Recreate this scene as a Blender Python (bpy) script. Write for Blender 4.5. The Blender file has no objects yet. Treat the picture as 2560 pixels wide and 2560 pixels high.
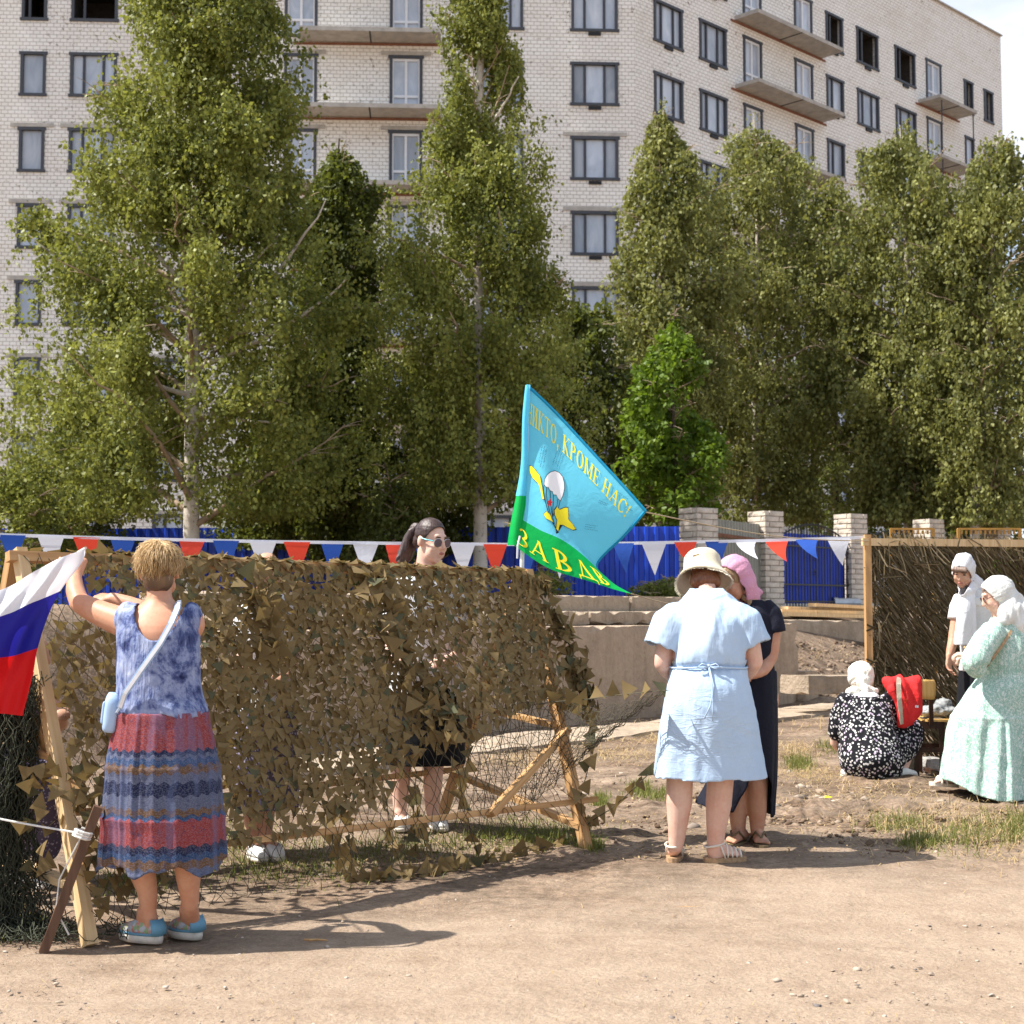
import bpy, bmesh, math, random
import numpy as np
from mathutils import Vector, Matrix, noise as mnoise

R = math.radians
random.seed(7)
rng = np.random.default_rng(11)
scene = bpy.context.scene
COL = scene.collection

# ---------------------------------------------------------------- camera
F = 3733.0                      # focal length in photo pixels (35 mm on 24 mm)
TILT = R(3.75)
CAMZ = 1.35
cam_d = bpy.data.cameras.new('camera')
cam = bpy.data.objects.new('camera', cam_d)
COL.objects.link(cam)
cam.location = (0, 0, CAMZ)
cam.rotation_euler = (math.pi / 2 + TILT, 0, 0)
cam_d.sensor_width = 24.0
cam_d.sensor_height = 24.0
cam_d.lens = 35.0
cam_d.clip_start = 0.1
cam_d.clip_end = 3000
cam_d.dof.use_dof = True
cam_d.dof.focus_distance = 7.6
cam_d.dof.aperture_fstop = 4.5
scene.camera = cam

# ---------------------------------------------------------------- sky, sun, exposure
SUN_EL = R(54)
SUN_VEC = Vector((-math.cos(SUN_EL) * math.cos(R(5)), -math.cos(SUN_EL) * math.sin(R(5)), math.sin(SUN_EL)))
world = bpy.data.worlds.new('World')
scene.world = world
world.use_nodes = True
wn = world.node_tree
wn.nodes.clear()
_o = wn.nodes.new('ShaderNodeOutputWorld')
_bg = wn.nodes.new('ShaderNodeBackground')
_sky = wn.nodes.new('ShaderNodeTexSky')
_sky.sky_type = 'NISHITA'
_sky.sun_disc = False
_sky.sun_elevation = SUN_EL
_sky.sun_rotation = R(-95)
_sky.dust_density = 1.2
_tc = wn.nodes.new('ShaderNodeTexCoord')
_mp = wn.nodes.new('ShaderNodeMapping')
_mp.inputs['Scale'].default_value = (1, 1, 2.2)
_mp.inputs['Location'].default_value = (0.35, 0.1, 0.0)
_nz = wn.nodes.new('ShaderNodeTexNoise')
_nz.inputs['Scale'].default_value = 2.6
_nz.inputs['Detail'].default_value = 8
_nz.inputs['Roughness'].default_value = 0.55
_rp = wn.nodes.new('ShaderNodeValToRGB')
_rp.color_ramp.elements[0].position = 0.42
_rp.color_ramp.elements[1].position = 0.60
_mx = wn.nodes.new('ShaderNodeMix')
_mx.data_type = 'RGBA'
_mx.inputs['B'].default_value = (5.0, 5.3, 5.8, 1)      # sunlit cloud
wn.links.new(_tc.outputs['Generated'], _mp.inputs['Vector'])
wn.links.new(_mp.outputs['Vector'], _nz.inputs['Vector'])
wn.links.new(_nz.outputs['Fac'], _rp.inputs['Fac'])
wn.links.new(_rp.outputs['Color'], _mx.inputs['Factor'])
wn.links.new(_sky.outputs['Color'], _mx.inputs['A'])
wn.links.new(_mx.outputs['Result'], _bg.inputs['Color'])
_bg.inputs['Strength'].default_value = 0.115
wn.links.new(_bg.outputs['Background'], _o.inputs['Surface'])

sun_d = bpy.data.lights.new('sun', 'SUN')
sun_d.energy = 5.0
sun_d.angle = R(0.6)
sun_d.color = (1.0, 0.955, 0.885)
sun = bpy.data.objects.new('sun', sun_d)
COL.objects.link(sun)
sun.rotation_euler = SUN_VEC.to_track_quat('Z', 'Y').to_euler()
sun.location = (-20, 0, 40)

scene.view_settings.view_transform = 'Standard'
scene.view_settings.look = 'None'
scene.view_settings.gamma = 1.0
scene.view_settings.exposure = 0.86
scene.render.engine = 'CYCLES'

# ---------------------------------------------------------------- helpers
def ray(u, v):
    xc = (u - 1280.0) / F
    yc = (1280.0 - v) / F
    return Vector((xc, math.cos(TILT) - yc * math.sin(TILT), math.sin(TILT) + yc * math.cos(TILT)))

def at_y(u, v, y):
    d = ray(u, v)
    t = y / d.y
    return Vector((d.x * t, y, CAMZ + d.z * t))

def on_plane(u, v, p0, n):
    d = ray(u, v)
    o = Vector((0, 0, CAMZ))
    t = (Vector(p0) - o).dot(Vector(n)) / d.dot(Vector(n))
    return o + d * t

def tag(o, label=None, cat=None, group=None, kind=None):
    if label: o['label'] = label
    if cat: o['category'] = cat
    if group: o['group'] = group
    if kind: o['kind'] = kind
    return o

def thing(name, label, cat, loc=(0, 0, 0), group=None, rotz=0):
    o = bpy.data.objects.new(name, None)
    o.empty_display_size = 0.1
    COL.objects.link(o)
    o.location = loc
    o.rotation_euler = (0, 0, rotz)
    return tag(o, label, cat, group)

def link_obj(name, me, parent=None, mat=None):
    o = bpy.data.objects.new(name, me)
    COL.objects.link(o)
    if parent is not None:
        o.parent = parent
    if mat is not None and len(me.materials) == 0:
        me.materials.append(mat)
    return o

def to_mesh(name, verts, faces, mat=None, smooth=False, mats=None, fmat=None):
    me = bpy.data.meshes.new(name)
    me.from_pydata([tuple(v) for v in verts], [], faces)
    if mats:
        for m in mats: me.materials.append(m)
        if fmat is not None: me.polygons.foreach_set('material_index', fmat)
    elif mat is not None:
        me.materials.append(mat)
    if smooth:
        me.polygons.foreach_set('use_smooth', [True] * len(me.polygons))
    me.update()
    return me

def np_mesh(name, verts, faces, mat=None, smooth=False, attrs=None):
    """verts (n,3) array, faces (m,k) array with a constant k"""
    verts = np.asarray(verts, dtype=np.float32)
    faces = np.asarray(faces, dtype=np.int32)
    me = bpy.data.meshes.new(name)
    n, (m, k) = len(verts), faces.shape
    me.vertices.add(n); me.vertices.foreach_set('co', verts.ravel())
    me.loops.add(m * k); me.loops.foreach_set('vertex_index', faces.ravel())
    me.polygons.add(m)
    me.polygons.foreach_set('loop_start', np.arange(0, m * k, k, dtype=np.int32))
    me.polygons.foreach_set('loop_total', np.full(m, k, dtype=np.int32))
    if smooth: me.polygons.foreach_set('use_smooth', np.ones(m, dtype=bool))
    if attrs:
        for an, av in attrs.items():
            a = me.attributes.new(an, 'FLOAT', 'POINT')
            a.data.foreach_set('value', np.asarray(av, dtype=np.float32))
    if mat is not None: me.materials.append(mat)
    me.update(calc_edges=True)
    return me

class MB:
    """collects shapes into one mesh"""
    def __init__(s): s.v = []; s.f = []
    def add(s, verts, faces):
        b = len(s.v)
        s.v.extend([tuple(p) for p in verts])
        s.f.extend([tuple(i + b for i in f) for f in faces])
        return s
    def box(s, c, size, M=None):
        hx, hy, hz = [a / 2 for a in size]
        vs = [Vector((x, y, z)) for x in (-hx, hx) for y in (-hy, hy) for z in (-hz, hz)]
        if M is not None: vs = [M @ p for p in vs]
        c = Vector(c)
        return s.add([p + c for p in vs], [(0, 1, 3, 2), (4, 6, 7, 5), (0, 4, 5, 1), (2, 3, 7, 6), (0, 2, 6, 4), (1, 5, 7, 3)])
    def beam(s, p0, p1, w, h, up=(0, 0, 1)):
        """rectangular bar from p0 to p1"""
        p0 = Vector(p0); p1 = Vector(p1)
        d = (p1 - p0); L = d.length; d.normalize()
        side = d.cross(Vector(up)); side.normalize()
        upv = side.cross(d)
        vs = []
        for q in (p0, p1):
            for a, b in ((-1, -1), (1, -1), (1, 1), (-1, 1)):
                vs.append(q + side * (a * w / 2) + upv * (b * h / 2))
        return s.add(vs, [(3, 2, 1, 0), (4, 5, 6, 7), (0, 1, 5, 4), (1, 2, 6, 5), (2, 3, 7, 6), (3, 0, 4, 7)])
    def tube(s, pts, radii, seg=8, caps=True, squash=None):
        pts = [Vector(p) for p in pts]
        n = len(pts)
        if not hasattr(radii, '__len__'): radii = [radii] * n
        t0 = (pts[1] - pts[0]).normalized()
        ref = Vector((0, 0, 1)) if abs(t0.z) < 0.9 else Vector((1, 0, 0))
        nrm = t0.cross(ref).normalized()
        vs = []; fs = []
        for i in range(n):
            t = (pts[min(i + 1, n - 1)] - pts[max(i - 1, 0)]).normalized()
            nrm = (nrm - t * nrm.dot(t))
            if nrm.length < 1e-6: nrm = t.orthogonal()
            nrm.normalize()
            bn = t.cross(nrm)
            for k in range(seg):
                a = 2 * math.pi * k / seg
                vs.append(pts[i] + (nrm * math.cos(a) + bn * math.sin(a)) * radii[i])
        for i in range(n - 1):
            for k in range(seg):
                a = i * seg + k; b = i * seg + (k + 1) % seg
                fs.append((a, b, b + seg, a + seg))
        if caps:
            fs.append(tuple(range(seg - 1, -1, -1)))
            fs.append(tuple((n - 1) * seg + k for k in range(seg)))
        return s.add(vs, fs)
    def ell(s, c, r, M=None, nu=14, nv=9):
        c = Vector(c)
        if not hasattr(r, '__len__'): r = (r, r, r)
        vs = [Vector((0, 0, r[2]))]
        for j in range(1, nv):
            ph = math.pi * j / nv
            for i in range(nu):
                th = 2 * math.pi * i / nu
                vs.append(Vector((r[0] * math.sin(ph) * math.cos(th), r[1] * math.sin(ph) * math.sin(th), r[2] * math.cos(ph))))
        vs.append(Vector((0, 0, -r[2])))
        if M is not None: vs = [M @ p for p in vs]
        fs = []
        for i in range(nu): fs.append((0, 1 + i, 1 + (i + 1) % nu))
        for j in range(nv - 2):
            for i in range(nu):
                a = 1 + j * nu + i; b = 1 + j * nu + (i + 1) % nu
                fs.append((a, a + nu, b + nu, b))
        L = len(vs) - 1
        for i in range(nu): fs.append((L, 1 + (nv - 2) * nu + (i + 1) % nu, 1 + (nv - 2) * nu + i))
        return s.add([p + c for p in vs], fs)
    def chain(s, pts, radii, seg=12, sub=3):
        """limb: smooth tapered tube with round ends"""
        P = [Vector(p) for p in pts]; n = len(P)
        out = []; rr = []
        for i in range(n - 1):
            p0 = P[max(i - 1, 0)]; p1 = P[i]; p2 = P[i + 1]; p3 = P[min(i + 2, n - 1)]
            for k in range(sub):
                t = k / sub
                out.append(0.5 * ((2 * p1) + (p2 - p0) * t + (2 * p0 - 5 * p1 + 4 * p2 - p3) * t * t + (3 * p1 - p0 - 3 * p2 + p3) * t ** 3))
                rr.append(radii[i] * (1 - t) + radii[i + 1] * t)
        out.append(P[-1]); rr.append(radii[-1])
        s.tube(out, rr, seg)
        s.ell(P[0], radii[0], nu=10, nv=7); s.ell(P[-1], radii[-1], nu=10, nv=7)
        return s
    def loft(s, rings, seg=40, fold=None, power=2.0):
        """rings: (cx, cy, cz, rx, ry); fold(theta, i) -> radius factor"""
        vs = []; fs = []
        for i, (cx, cy, cz, rx, ry) in enumerate(rings):
            for k in range(seg):
                a = 2 * math.pi * k / seg
                ca, sa = math.cos(a), math.sin(a)
                e = 2.0 / power
                x = math.copysign(abs(ca) ** e, ca); y = math.copysign(abs(sa) ** e, sa)
                f = fold(a, i) if fold else 1.0
                vs.append((cx + rx * x * f, cy + ry * y * f, cz))
        n = len(rings)
        for i in range(n - 1):
            for k in range(seg):
                a = i * seg + k; b = i * seg + (k + 1) % seg
                fs.append((a, b, b + seg, a + seg))
        fs.append(tuple(range(seg - 1, -1, -1)))
        fs.append(tuple((n - 1) * seg + k for k in range(seg)))
        return s.add(vs, fs)
    def mesh(s, name, mat=None, smooth=False): return to_mesh(name, s.v, s.f, mat, smooth)
    def obj(s, name, mat=None, parent=None, smooth=False): return link_obj(name, s.mesh(name, mat, smooth), parent)

def interp_rings(rings, per=4):
    """densify loft rings with Catmull-Rom"""
    A = np.array(rings, float); out = []
    n = len(A)
    for i in range(n - 1):
        p0, p1, p2, p3 = A[max(i - 1, 0)], A[i], A[i + 1], A[min(i + 2, n - 1)]
        for k in range(per):
            t = k / per
            out.append(0.5 * ((2 * p1) + (p2 - p0) * t + (2 * p0 - 5 * p1 + 4 * p2 - p3) * t * t + (3 * p1 - p0 - 3 * p2 + p3) * t ** 3))
    out.append(A[-1])
    return [tuple(a) for a in out]

def remesh(mb, name, voxel, mat, smooth_it=4, parent=None, disp=None, cut=None, thick=0.0, factor=0.5):
    """union of the collected solids as one continuous skin"""
    me0 = to_mesh(name + '_tmp', mb.v, mb.f)
    o = bpy.data.objects.new(name + '_tmp', me0); COL.objects.link(o)
    m = o.modifiers.new('r', 'REMESH'); m.mode = 'VOXEL'; m.voxel_size = voxel
    if smooth_it:
        sm = o.modifiers.new('s', 'SMOOTH'); sm.factor = factor; sm.iterations = smooth_it
    dg = bpy.context.evaluated_depsgraph_get()
    me = bpy.data.meshes.new_from_object(o.evaluated_get(dg))
    bpy.data.objects.remove(o); bpy.data.meshes.remove(me0)
    me.name = name
    n = len(me.vertices)
    co = np.empty(n * 3, np.float32); me.vertices.foreach_get('co', co); co = co.reshape(-1, 3)
    if disp is not None:
        nr = np.empty(n * 3, np.float32); me.vertices.foreach_get('normal', nr); nr = nr.reshape(-1, 3)
        d = disp(co, nr)
        co = co + (nr * d[:, None] if d.ndim == 1 else d)
        me.vertices.foreach_set('co', co.astype(np.float32).ravel())
    if cut is not None:
        kill = cut(co)
        bm = bmesh.new(); bm.from_mesh(me); bm.verts.ensure_lookup_table()
        bmesh.ops.delete(bm, geom=[bm.verts[i] for i in np.nonzero(kill)[0]], context='VERTS')
        # keep open borders smooth
        border = [v for v in bm.verts if v.is_boundary]
        for _ in range(3):
            new = {}
            for v in border:
                nb = [e.other_vert(v) for e in v.link_edges if e.is_boundary]
                if len(nb) == 2: new[v] = v.co * 0.4 + (nb[0].co + nb[1].co) * 0.3
            for v, c in new.items(): v.co = c
        bm.to_mesh(me); bm.free()
    me.materials.clear()
    me.materials.append(mat)
    me.polygons.foreach_set('use_smooth', np.ones(len(me.polygons), dtype=bool))
    me.update()
    ob = link_obj(name, me, parent)
    if thick > 0:
        sd = ob.modifiers.new('t', 'SOLIDIFY'); sd.thickness = thick; sd.offset = -1
    return ob

# numpy value noise -------------------------------------------------
def _hash(ix, iy, iz, seed):
    h = (ix * 374761393 + iy * 668265263 + iz * 2147483647 + seed * 974634757) & 0xFFFFFFFF
    h = (h ^ (h >> 13)) * 1274126177 & 0xFFFFFFFF
    h = h ^ (h >> 16)
    return (h & 0xFFFFFF) / float(0xFFFFFF)

def vnoise(x, y, z=0.0, seed=1):
    x = np.asarray(x, float); y = np.asarray(y, float); z = np.asarray(z, float) + np.zeros_like(x)
    ix = np.floor(x).astype(np.int64); iy = np.floor(y).astype(np.int64); iz = np.floor(z).astype(np.int64)
    fx, fy, fz = x - ix, y - iy, z - iz
    fx = fx * fx * (3 - 2 * fx); fy = fy * fy * (3 - 2 * fy); fz = fz * fz * (3 - 2 * fz)
    r = 0
    for dx in (0, 1):
        for dy in (0, 1):
            for dz in (0, 1):
                w = (fx if dx else 1 - fx) * (fy if dy else 1 - fy) * (fz if dz else 1 - fz)
                r = r + w * _hash(ix + dx, iy + dy, iz + dz, seed)
    return r * 2 - 1

def fbm(x, y, z=0.0, oct=4, seed=1):
    r = 0; a = 1.0; s = 1.0
    for i in range(oct):
        r = r + a * vnoise(np.asarray(x) * s, np.asarray(y) * s, np.asarray(z) * s, seed + i)
        a *= 0.5; s *= 2.03
    return r

def sstep(a, b, x):
    t = np.clip((np.asarray(x, float) - a) / (b - a), 0, 1)
    return t * t * (3 - 2 * t)

# terrain ----------------------------------------------------------
W0 = (0.9, 16.7); WD = (0.64, 0.768); WN = (-0.768, 0.64)
def wall_sl(x, y):
    dx = np.asarray(x, float) - W0[0]; dy = np.asarray(y, float) - W0[1]
    return dx * WN[0] + dy * WN[1], dx * WD[0] + dy * WD[1]

def tz(x, y):
    x = np.asarray(x, float); y = np.asarray(y, float)
    z = 0.05 * sstep(6.6, 8.6, y) + 0.05 * sstep(9, 14, y)
    z = z + 0.05 * np.exp(-(((x - 2.7) / 0.9) ** 2 + ((y - 10.9) / 0.7) ** 2))
    z = z + 0.07 * np.exp(-(((x + 0.7) / 0.9) ** 2 + ((y - 8.8) / 0.5) ** 2))
    s, l = wall_sl(x, y)
    hard = sstep(0.15, 1.5, s); soft = sstep(-0.8, 2.6, s)
    k = sstep(4.3, 5.6, l)
    z = z + 1.28 * (hard * (1 - k) + soft * k)
    return z

def tzf(x, y): return float(tz(x, y))

def on_ground(u, v):
    d = ray(u, v)
    ts = np.concatenate([np.arange(2.0, 14.0, 0.1), np.arange(14.0, 60.0, 0.25)])
    dz = CAMZ + d.z * ts - tz(d.x * ts, d.y * ts)
    i = int(np.argmax(dz < 0)) if (dz < 0).any() else len(ts) - 1
    k = dz[i - 1] / (dz[i - 1] - dz[i] + 1e-9) if i else 0
    t = ts[i - 1] + (ts[i] - ts[i - 1]) * k
    return Vector((d.x * t, d.y * t, tzf(d.x * t, d.y * t)))
# ---------------------------------------------------------------- materials
class G:
    def __init__(s, name):
        s.m = bpy.data.materials.new(name); s.m.use_nodes = True
        s.t = s.m.node_tree; s.t.nodes.clear()
        s.out = s.t.nodes.new('ShaderNodeOutputMaterial')
        s.b = s.t.nodes.new('ShaderNodeBsdfPrincipled')
        s.t.links.new(s.b.outputs[0], s.out.inputs['Surface'])
    def put(s, node, key, val):
        sock = node.inputs[key]
        if isinstance(val, bpy.types.NodeSocket): s.t.links.new(val, sock)
        elif hasattr(val, '__len__') and len(val) == 3 and sock.type == 'RGBA': sock.default_value = (*val, 1)
        else: sock.default_value = val
    def n(s, typ, inp=None, **props):
        nd = s.t.nodes.new('ShaderNode' + typ)
        for k, v in props.items(): setattr(nd, k, v)
        for k, v in (inp or {}).items(): s.put(nd, k, v)
        return nd
    def obj(s): return s.n('TexCoord').outputs['Object']
    def uv(s): return s.n('TexCoord').outputs['UV']
    def map(s, vec, scale=(1, 1, 1), loc=(0, 0, 0), rot=(0, 0, 0)):
        return s.n('Mapping', {'Vector': vec, 'Scale': scale, 'Location': loc, 'Rotation': rot}).outputs[0]
    def noise(s, vec, scale, detail=4, rough=0.5, dist=0.0):
        return s.n('TexNoise', {'Vector': vec, 'Scale': scale, 'Detail': detail, 'Roughness': rough, 'Distortion': dist}).outputs['Fac']
    def noisec(s, vec, scale, detail=2):
        return s.n('TexNoise', {'Vector': vec, 'Scale': scale, 'Detail': detail}).outputs['Color']
    def voro(s, vec, scale, feature='F1', out='Distance', rand=1.0):
        return s.n('TexVoronoi', {'Vector': vec, 'Scale': scale, 'Randomness': rand}, feature=feature).outputs[out]
    def wave(s, vec, scale, dist=0.0, dscale=1.0, direction='X', detail=2):
        return s.n('TexWave', {'Vector': vec, 'Scale': scale, 'Distortion': dist, 'Detail': detail, 'Detail Scale': dscale}, bands_direction=direction).outputs['Fac']
    def ramp(s, fac, stops, interp='LINEAR'):
        nd = s.n('ValToRGB', {'Fac': fac})
        cr = nd.color_ramp; cr.interpolation = interp
        while len(cr.elements) < len(stops): cr.elements.new(0.5)
        for e, (p, c) in zip(cr.elements, stops):
            e.position = p
            e.color = (c, c, c, 1) if not hasattr(c, '__len__') else (*c[:3], 1)
        return nd.outputs['Color']
    def mix(s, fac, a, b, blend='MIX'):
        nd = s.n('Mix', data_type='RGBA', blend_type=blend)
        for i, val in ((0, fac), (6, a), (7, b)):
            if isinstance(val, bpy.types.NodeSocket): s.t.links.new(val, nd.inputs[i])
            elif hasattr(val, '__len__'): nd.inputs[i].default_value = (*val[:3], 1)
            else: nd.inputs[i].default_value = val if i == 0 else (val, val, val, 1)
        return nd.outputs[2]
    def math(s, op, a, b=0.0, c=0.0, clamp=False):
        nd = s.n('Math', operation=op, use_clamp=clamp)
        for i, val in enumerate((a, b, c)):
            if isinstance(val, bpy.types.NodeSocket): s.t.links.new(val, nd.inputs[i])
            else: nd.inputs[i].default_value = val
        return nd.outputs[0]
    def sep(s, vec):
        nd = s.n('SeparateXYZ', {'Vector': vec}); return nd.outputs
    def attr(s, name): return s.n('Attribute', attribute_name=name).outputs['Fac']
    def bump(s, h, strength=0.5, dist=0.01, normal=None):
        inp = {'Height': h, 'Strength': strength, 'Distance': dist}
        if normal is not None: inp['Normal'] = normal
        return s.n('Bump', inp).outputs[0]
    def fin(s, color=None, rough=None, normal=None, metal=None, spec=None, sheen=None):
        if color is not None: s.put(s.b, 'Base Color', color)
        if rough is not None: s.put(s.b, 'Roughness', rough)
        if normal is not None: s.put(s.b, 'Normal', normal)
        if metal is not None: s.put(s.b, 'Metallic', metal)
        if spec is not None: s.put(s.b, 'Specular IOR Level', spec)
        if sheen is not None: s.put(s.b, 'Sheen Weight', sheen)
        return s.m
    def translucent(s, color, w):
        tr = s.n('BsdfTranslucent', {'Color': color})
        mx = s.n('MixShader', {0: w, 1: s.b.outputs[0], 2: tr.outputs[0]})
        s.t.links.new(mx.outputs[0], s.out.inputs['Surface'])
        return s.m

def plain(name, color, rough=0.7, var=0.25, scale=6.0, bump=0.0, bscale=60.0, spec=0.3, metal=0.0):
    g = G(name); c = g.obj()
    k = g.noise(c, scale, 5, 0.6)
    lo = tuple(x * (1 - var) for x in color); hi = tuple(min(1, x * (1 + var)) for x in color)
    col = g.ramp(k, [(0.3, lo), (0.7, hi)])
    nm = None
    if bump: nm = g.bump(g.noise(c, bscale, 4, 0.6), bump, 0.01)
    return g.fin(col, rough, nm, metal, spec)

MAT = {}
# --- ground
def mat_ground():
    g = G('dirt'); c = g.obj()
    xyz = g.sep(c)
    big = g.noise(g.map(c, (0.45, 1.9, 1)), 1.0, 6, 0.65); mid = g.noise(c, 5.0, 6, 0.65); fine = g.noise(c, 60, 6, 0.7)
    grit = g.noise(c, 190, 3, 0.7)
    road = g.ramp(mid, [(0.25, (0.265, 0.19, 0.132)), (0.5, (0.345, 0.256, 0.184)), (0.75, (0.405, 0.31, 0.228))])
    soil = g.ramp(mid, [(0.25, (0.13, 0.085, 0.056)), (0.5, (0.225, 0.155, 0.105)), (0.78, (0.35, 0.26, 0.185))])
    far = g.math('ADD', xyz[1], g.math('MULTIPLY', g.noise(c, 0.9, 4, 0.6), 3.2))
    edge = g.math('ADD', far, g.math('MULTIPLY', xyz[0], -0.42))
    k = g.ramp(g.math('MULTIPLY', edge, 0.1), [(0.765, 0), (0.93, 1)])
    litter = g.ramp(g.noise(c, 21, 5, 0.75), [(0.36, 0.45), (0.5, 1.0), (0.66, 1.5)])
    soil = g.mix(1.0, soil, litter, 'MULTIPLY')
    wet = g.ramp(g.noise(c, 1.9, 5, 0.6), [(0.40, 0.55), (0.58, 1.0)])
    soil = g.mix(1.0, soil, wet, 'MULTIPLY')
    col = g.mix(k, road, soil)
    # compacted pale patches on the road and straw-coloured flecks
    pale = g.ramp(big, [(0.42, 0), (0.62, 1)])
    col = g.mix(g.math('MULTIPLY', pale, 0.35), col, (0.44, 0.34, 0.25))
    fl = g.ramp(g.voro(c, 46), [(0.05, 1), (0.12, 0)])
    flm = g.math('MULTIPLY', fl, g.ramp(g.noise(c, 9, 3), [(0.5, 0), (0.6, 1)]))
    col = g.mix(g.math('MULTIPLY', flm, 0.5), col, (0.62, 0.50, 0.38))
    dk = g.ramp(g.noise(c, 26, 5, 0.75), [(0.28, 1), (0.4, 0)])
    col = g.mix(g.math('MULTIPLY', dk, 0.45), col, (0.14, 0.09, 0.058))
    col = g.mix(0.55, col, g.mix(1.0, col, g.ramp(fine, [(0.3, 0.55), (0.7, 1.35)]), 'MULTIPLY'), 'MIX')
    h = g.math('ADD', g.math('MULTIPLY', fine, 1.0), g.math('MULTIPLY', grit, 0.35))
    nm = g.bump(h, 0.75, 0.012)
    nm = g.bump(g.noise(c, 18, 5, 0.65), 0.5, 0.03, nm)
    return g.fin(col, 0.95, nm, spec=0.12)
MAT['ground'] = mat_ground()

def mat_wood(name, a, b, scale=1.0, rough=0.65):
    g = G(name); c = g.obj()
    s = g.map(c, (46 * scale, 46 * scale, 1.6 * scale))
    rnd = g.n('ObjectInfo').outputs['Random']
    sx = g.n('VectorMath', {0: s, 1: g.n('CombineXYZ', {'X': g.math('MULTIPLY', rnd, 40), 'Z': g.math('MULTIPLY', rnd, 17)}).outputs[0]}, operation='ADD').outputs[0]
    k = g.noise(sx, 1.0, 4, 0.5, 0.25)
    col = g.ramp(k, [(0.28, a), (0.5, tuple((p + q) / 2 for p, q in zip(a, b))), (0.72, b)])
    knot = g.ramp(g.voro(g.map(c, (6, 6, 2.2)), 1.0), [(0.03, 1), (0.09, 0)])
    col = g.mix(g.math('MULTIPLY', knot, 0.7), col, tuple(x * 0.35 for x in a))
    return g.fin(col, rough, g.bump(k, 0.25, 0.003), spec=0.25)
MAT['wood'] = mat_wood('pine_wood', (0.38, 0.20, 0.08), (0.58, 0.36, 0.165))
MAT['wood_pale'] = mat_wood('pale_pine', (0.55, 0.36, 0.17), (0.76, 0.56, 0.32))
MAT['wood_dark'] = mat_wood('brown_painted_wood', (0.085, 0.045, 0.028), (0.16, 0.088, 0.055))
MAT['chair_dark'] = mat_wood('dark_chair_wood', (0.035, 0.016, 0.01), (0.075, 0.034, 0.02), rough=0.4)
MAT['ply'] = mat_wood('chair_plywood', (0.60, 0.34, 0.10), (0.74, 0.47, 0.17), rough=0.35)

# --- concrete
def mat_concrete(name, base, chips=True):
    g = G(name); c = g.obj()
    a = g.noise(c, 1.6, 8, 0.68); b = g.noise(c, 14, 6, 0.7)
    lo = tuple(x * 0.55 for x in base); hi = tuple(min(1, x * 1.22) for x in base)
    col = g.ramp(a, [(0.3, lo), (0.5, base), (0.7, hi)])
    col = g.mix(0.35, col, g.ramp(b, [(0.3, lo), (0.7, hi)]))
    streak = g.noise(g.map(c, (9, 9, 0.7)), 1, 4, 0.6)
    col = g.mix(g.ramp(streak, [(0.5, 0.0), (0.75, 0.45)]), col, tuple(x * 0.5 for x in base))
    h = g.math('ADD', g.math('MULTIPLY', a, 2.2), b)
    pit = g.ramp(g.voro(c, 13), [(0.0, 0.0), (0.14, 1.0)])
    h = g.math('ADD', h, g.math('MULTIPLY', pit, 0.5))
    return g.fin(col, 0.95, g.bump(h, 0.9, 0.03), spec=0.15)
MAT['concrete'] = mat_concrete('weathered_concrete', (0.46, 0.35, 0.255))
MAT['concrete_pale'] = mat_concrete('pale_concrete', (0.43, 0.34, 0.25))
MAT['concrete_grey'] = mat_concrete('grey_concrete', (0.44, 0.42, 0.39))

# --- facade brick
def mat_facade():
    g = G('white_silicate_brick'); uv = g.uv()
    br = g.n('TexBrick', {'Vector': uv, 'Color1': (0.87, 0.855, 0.815), 'Color2': (0.81, 0.79, 0.745), 'Mortar': (0.54, 0.505, 0.455), 'Scale': 1.0,
                          'Mortar Size': 0.016, 'Mortar Smooth': 0.3, 'Bias': -0.2, 'Brick Width': 0.268, 'Row Height': 0.1565}, offset=0.5)
    col = br.outputs['Color']
    stain = g.noise(g.map(uv, (1, 1, 1)), 0.32, 6, 0.62)
    col = g.mix(g.ramp(stain, [(0.42, 0.0), (0.75, 0.32)]), col, (0.70, 0.59, 0.49), 'MULTIPLY')
    hor = g.noise(g.map(uv, (0.12, 1.4, 1)), 1.0, 3, 0.6)
    col = g.mix(g.ramp(hor, [(0.52, 0), (0.7, 0.28)]), col, (0.80, 0.72, 0.64), 'MULTIPLY')
    # knocked-off arrises and open joints: dark chips
    chip = g.ramp(g.noise(uv, 4.6, 3, 0.75), [(0.36, 1), (0.39, 0)])
    area = g.ramp(g.noise(uv, 0.5, 4, 0.6), [(0.42, 0.15), (0.62, 1)])
    cm = g.math('MULTIPLY', chip, area)
    col = g.mix(g.math('MULTIPLY', cm, 0.8), col, (0.24, 0.17, 0.115))
    h = g.math('SUBTRACT', 1.0, br.outputs['Fac'])
    h = g.math('SUBTRACT', h, g.math('MULTIPLY', cm, 1.6))
    return g.fin(col, 0.9, g.bump(h, 0.8, 0.02), spec=0.2)
MAT['facade'] = mat_facade()
MAT['red_brick'] = plain('red_brick_band', (0.22, 0.10, 0.065), 0.9, 0.35, 20, 0.4, 40)
MAT['slab'] = plain('balcony_slab', (0.40, 0.375, 0.34), 0.9, 0.2, 3, 0.3, 30)
MAT['wframe'] = plain('dark_grey_window_frame', (0.055, 0.06, 0.072), 0.5, 0.1)
MAT['wwhite'] = plain('white_plastic_frame', (0.72, 0.73, 0.75), 0.4, 0.05)
MAT['black'] = plain('black_paint', (0.012, 0.012, 0.014), 0.5, 0.2)
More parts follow.
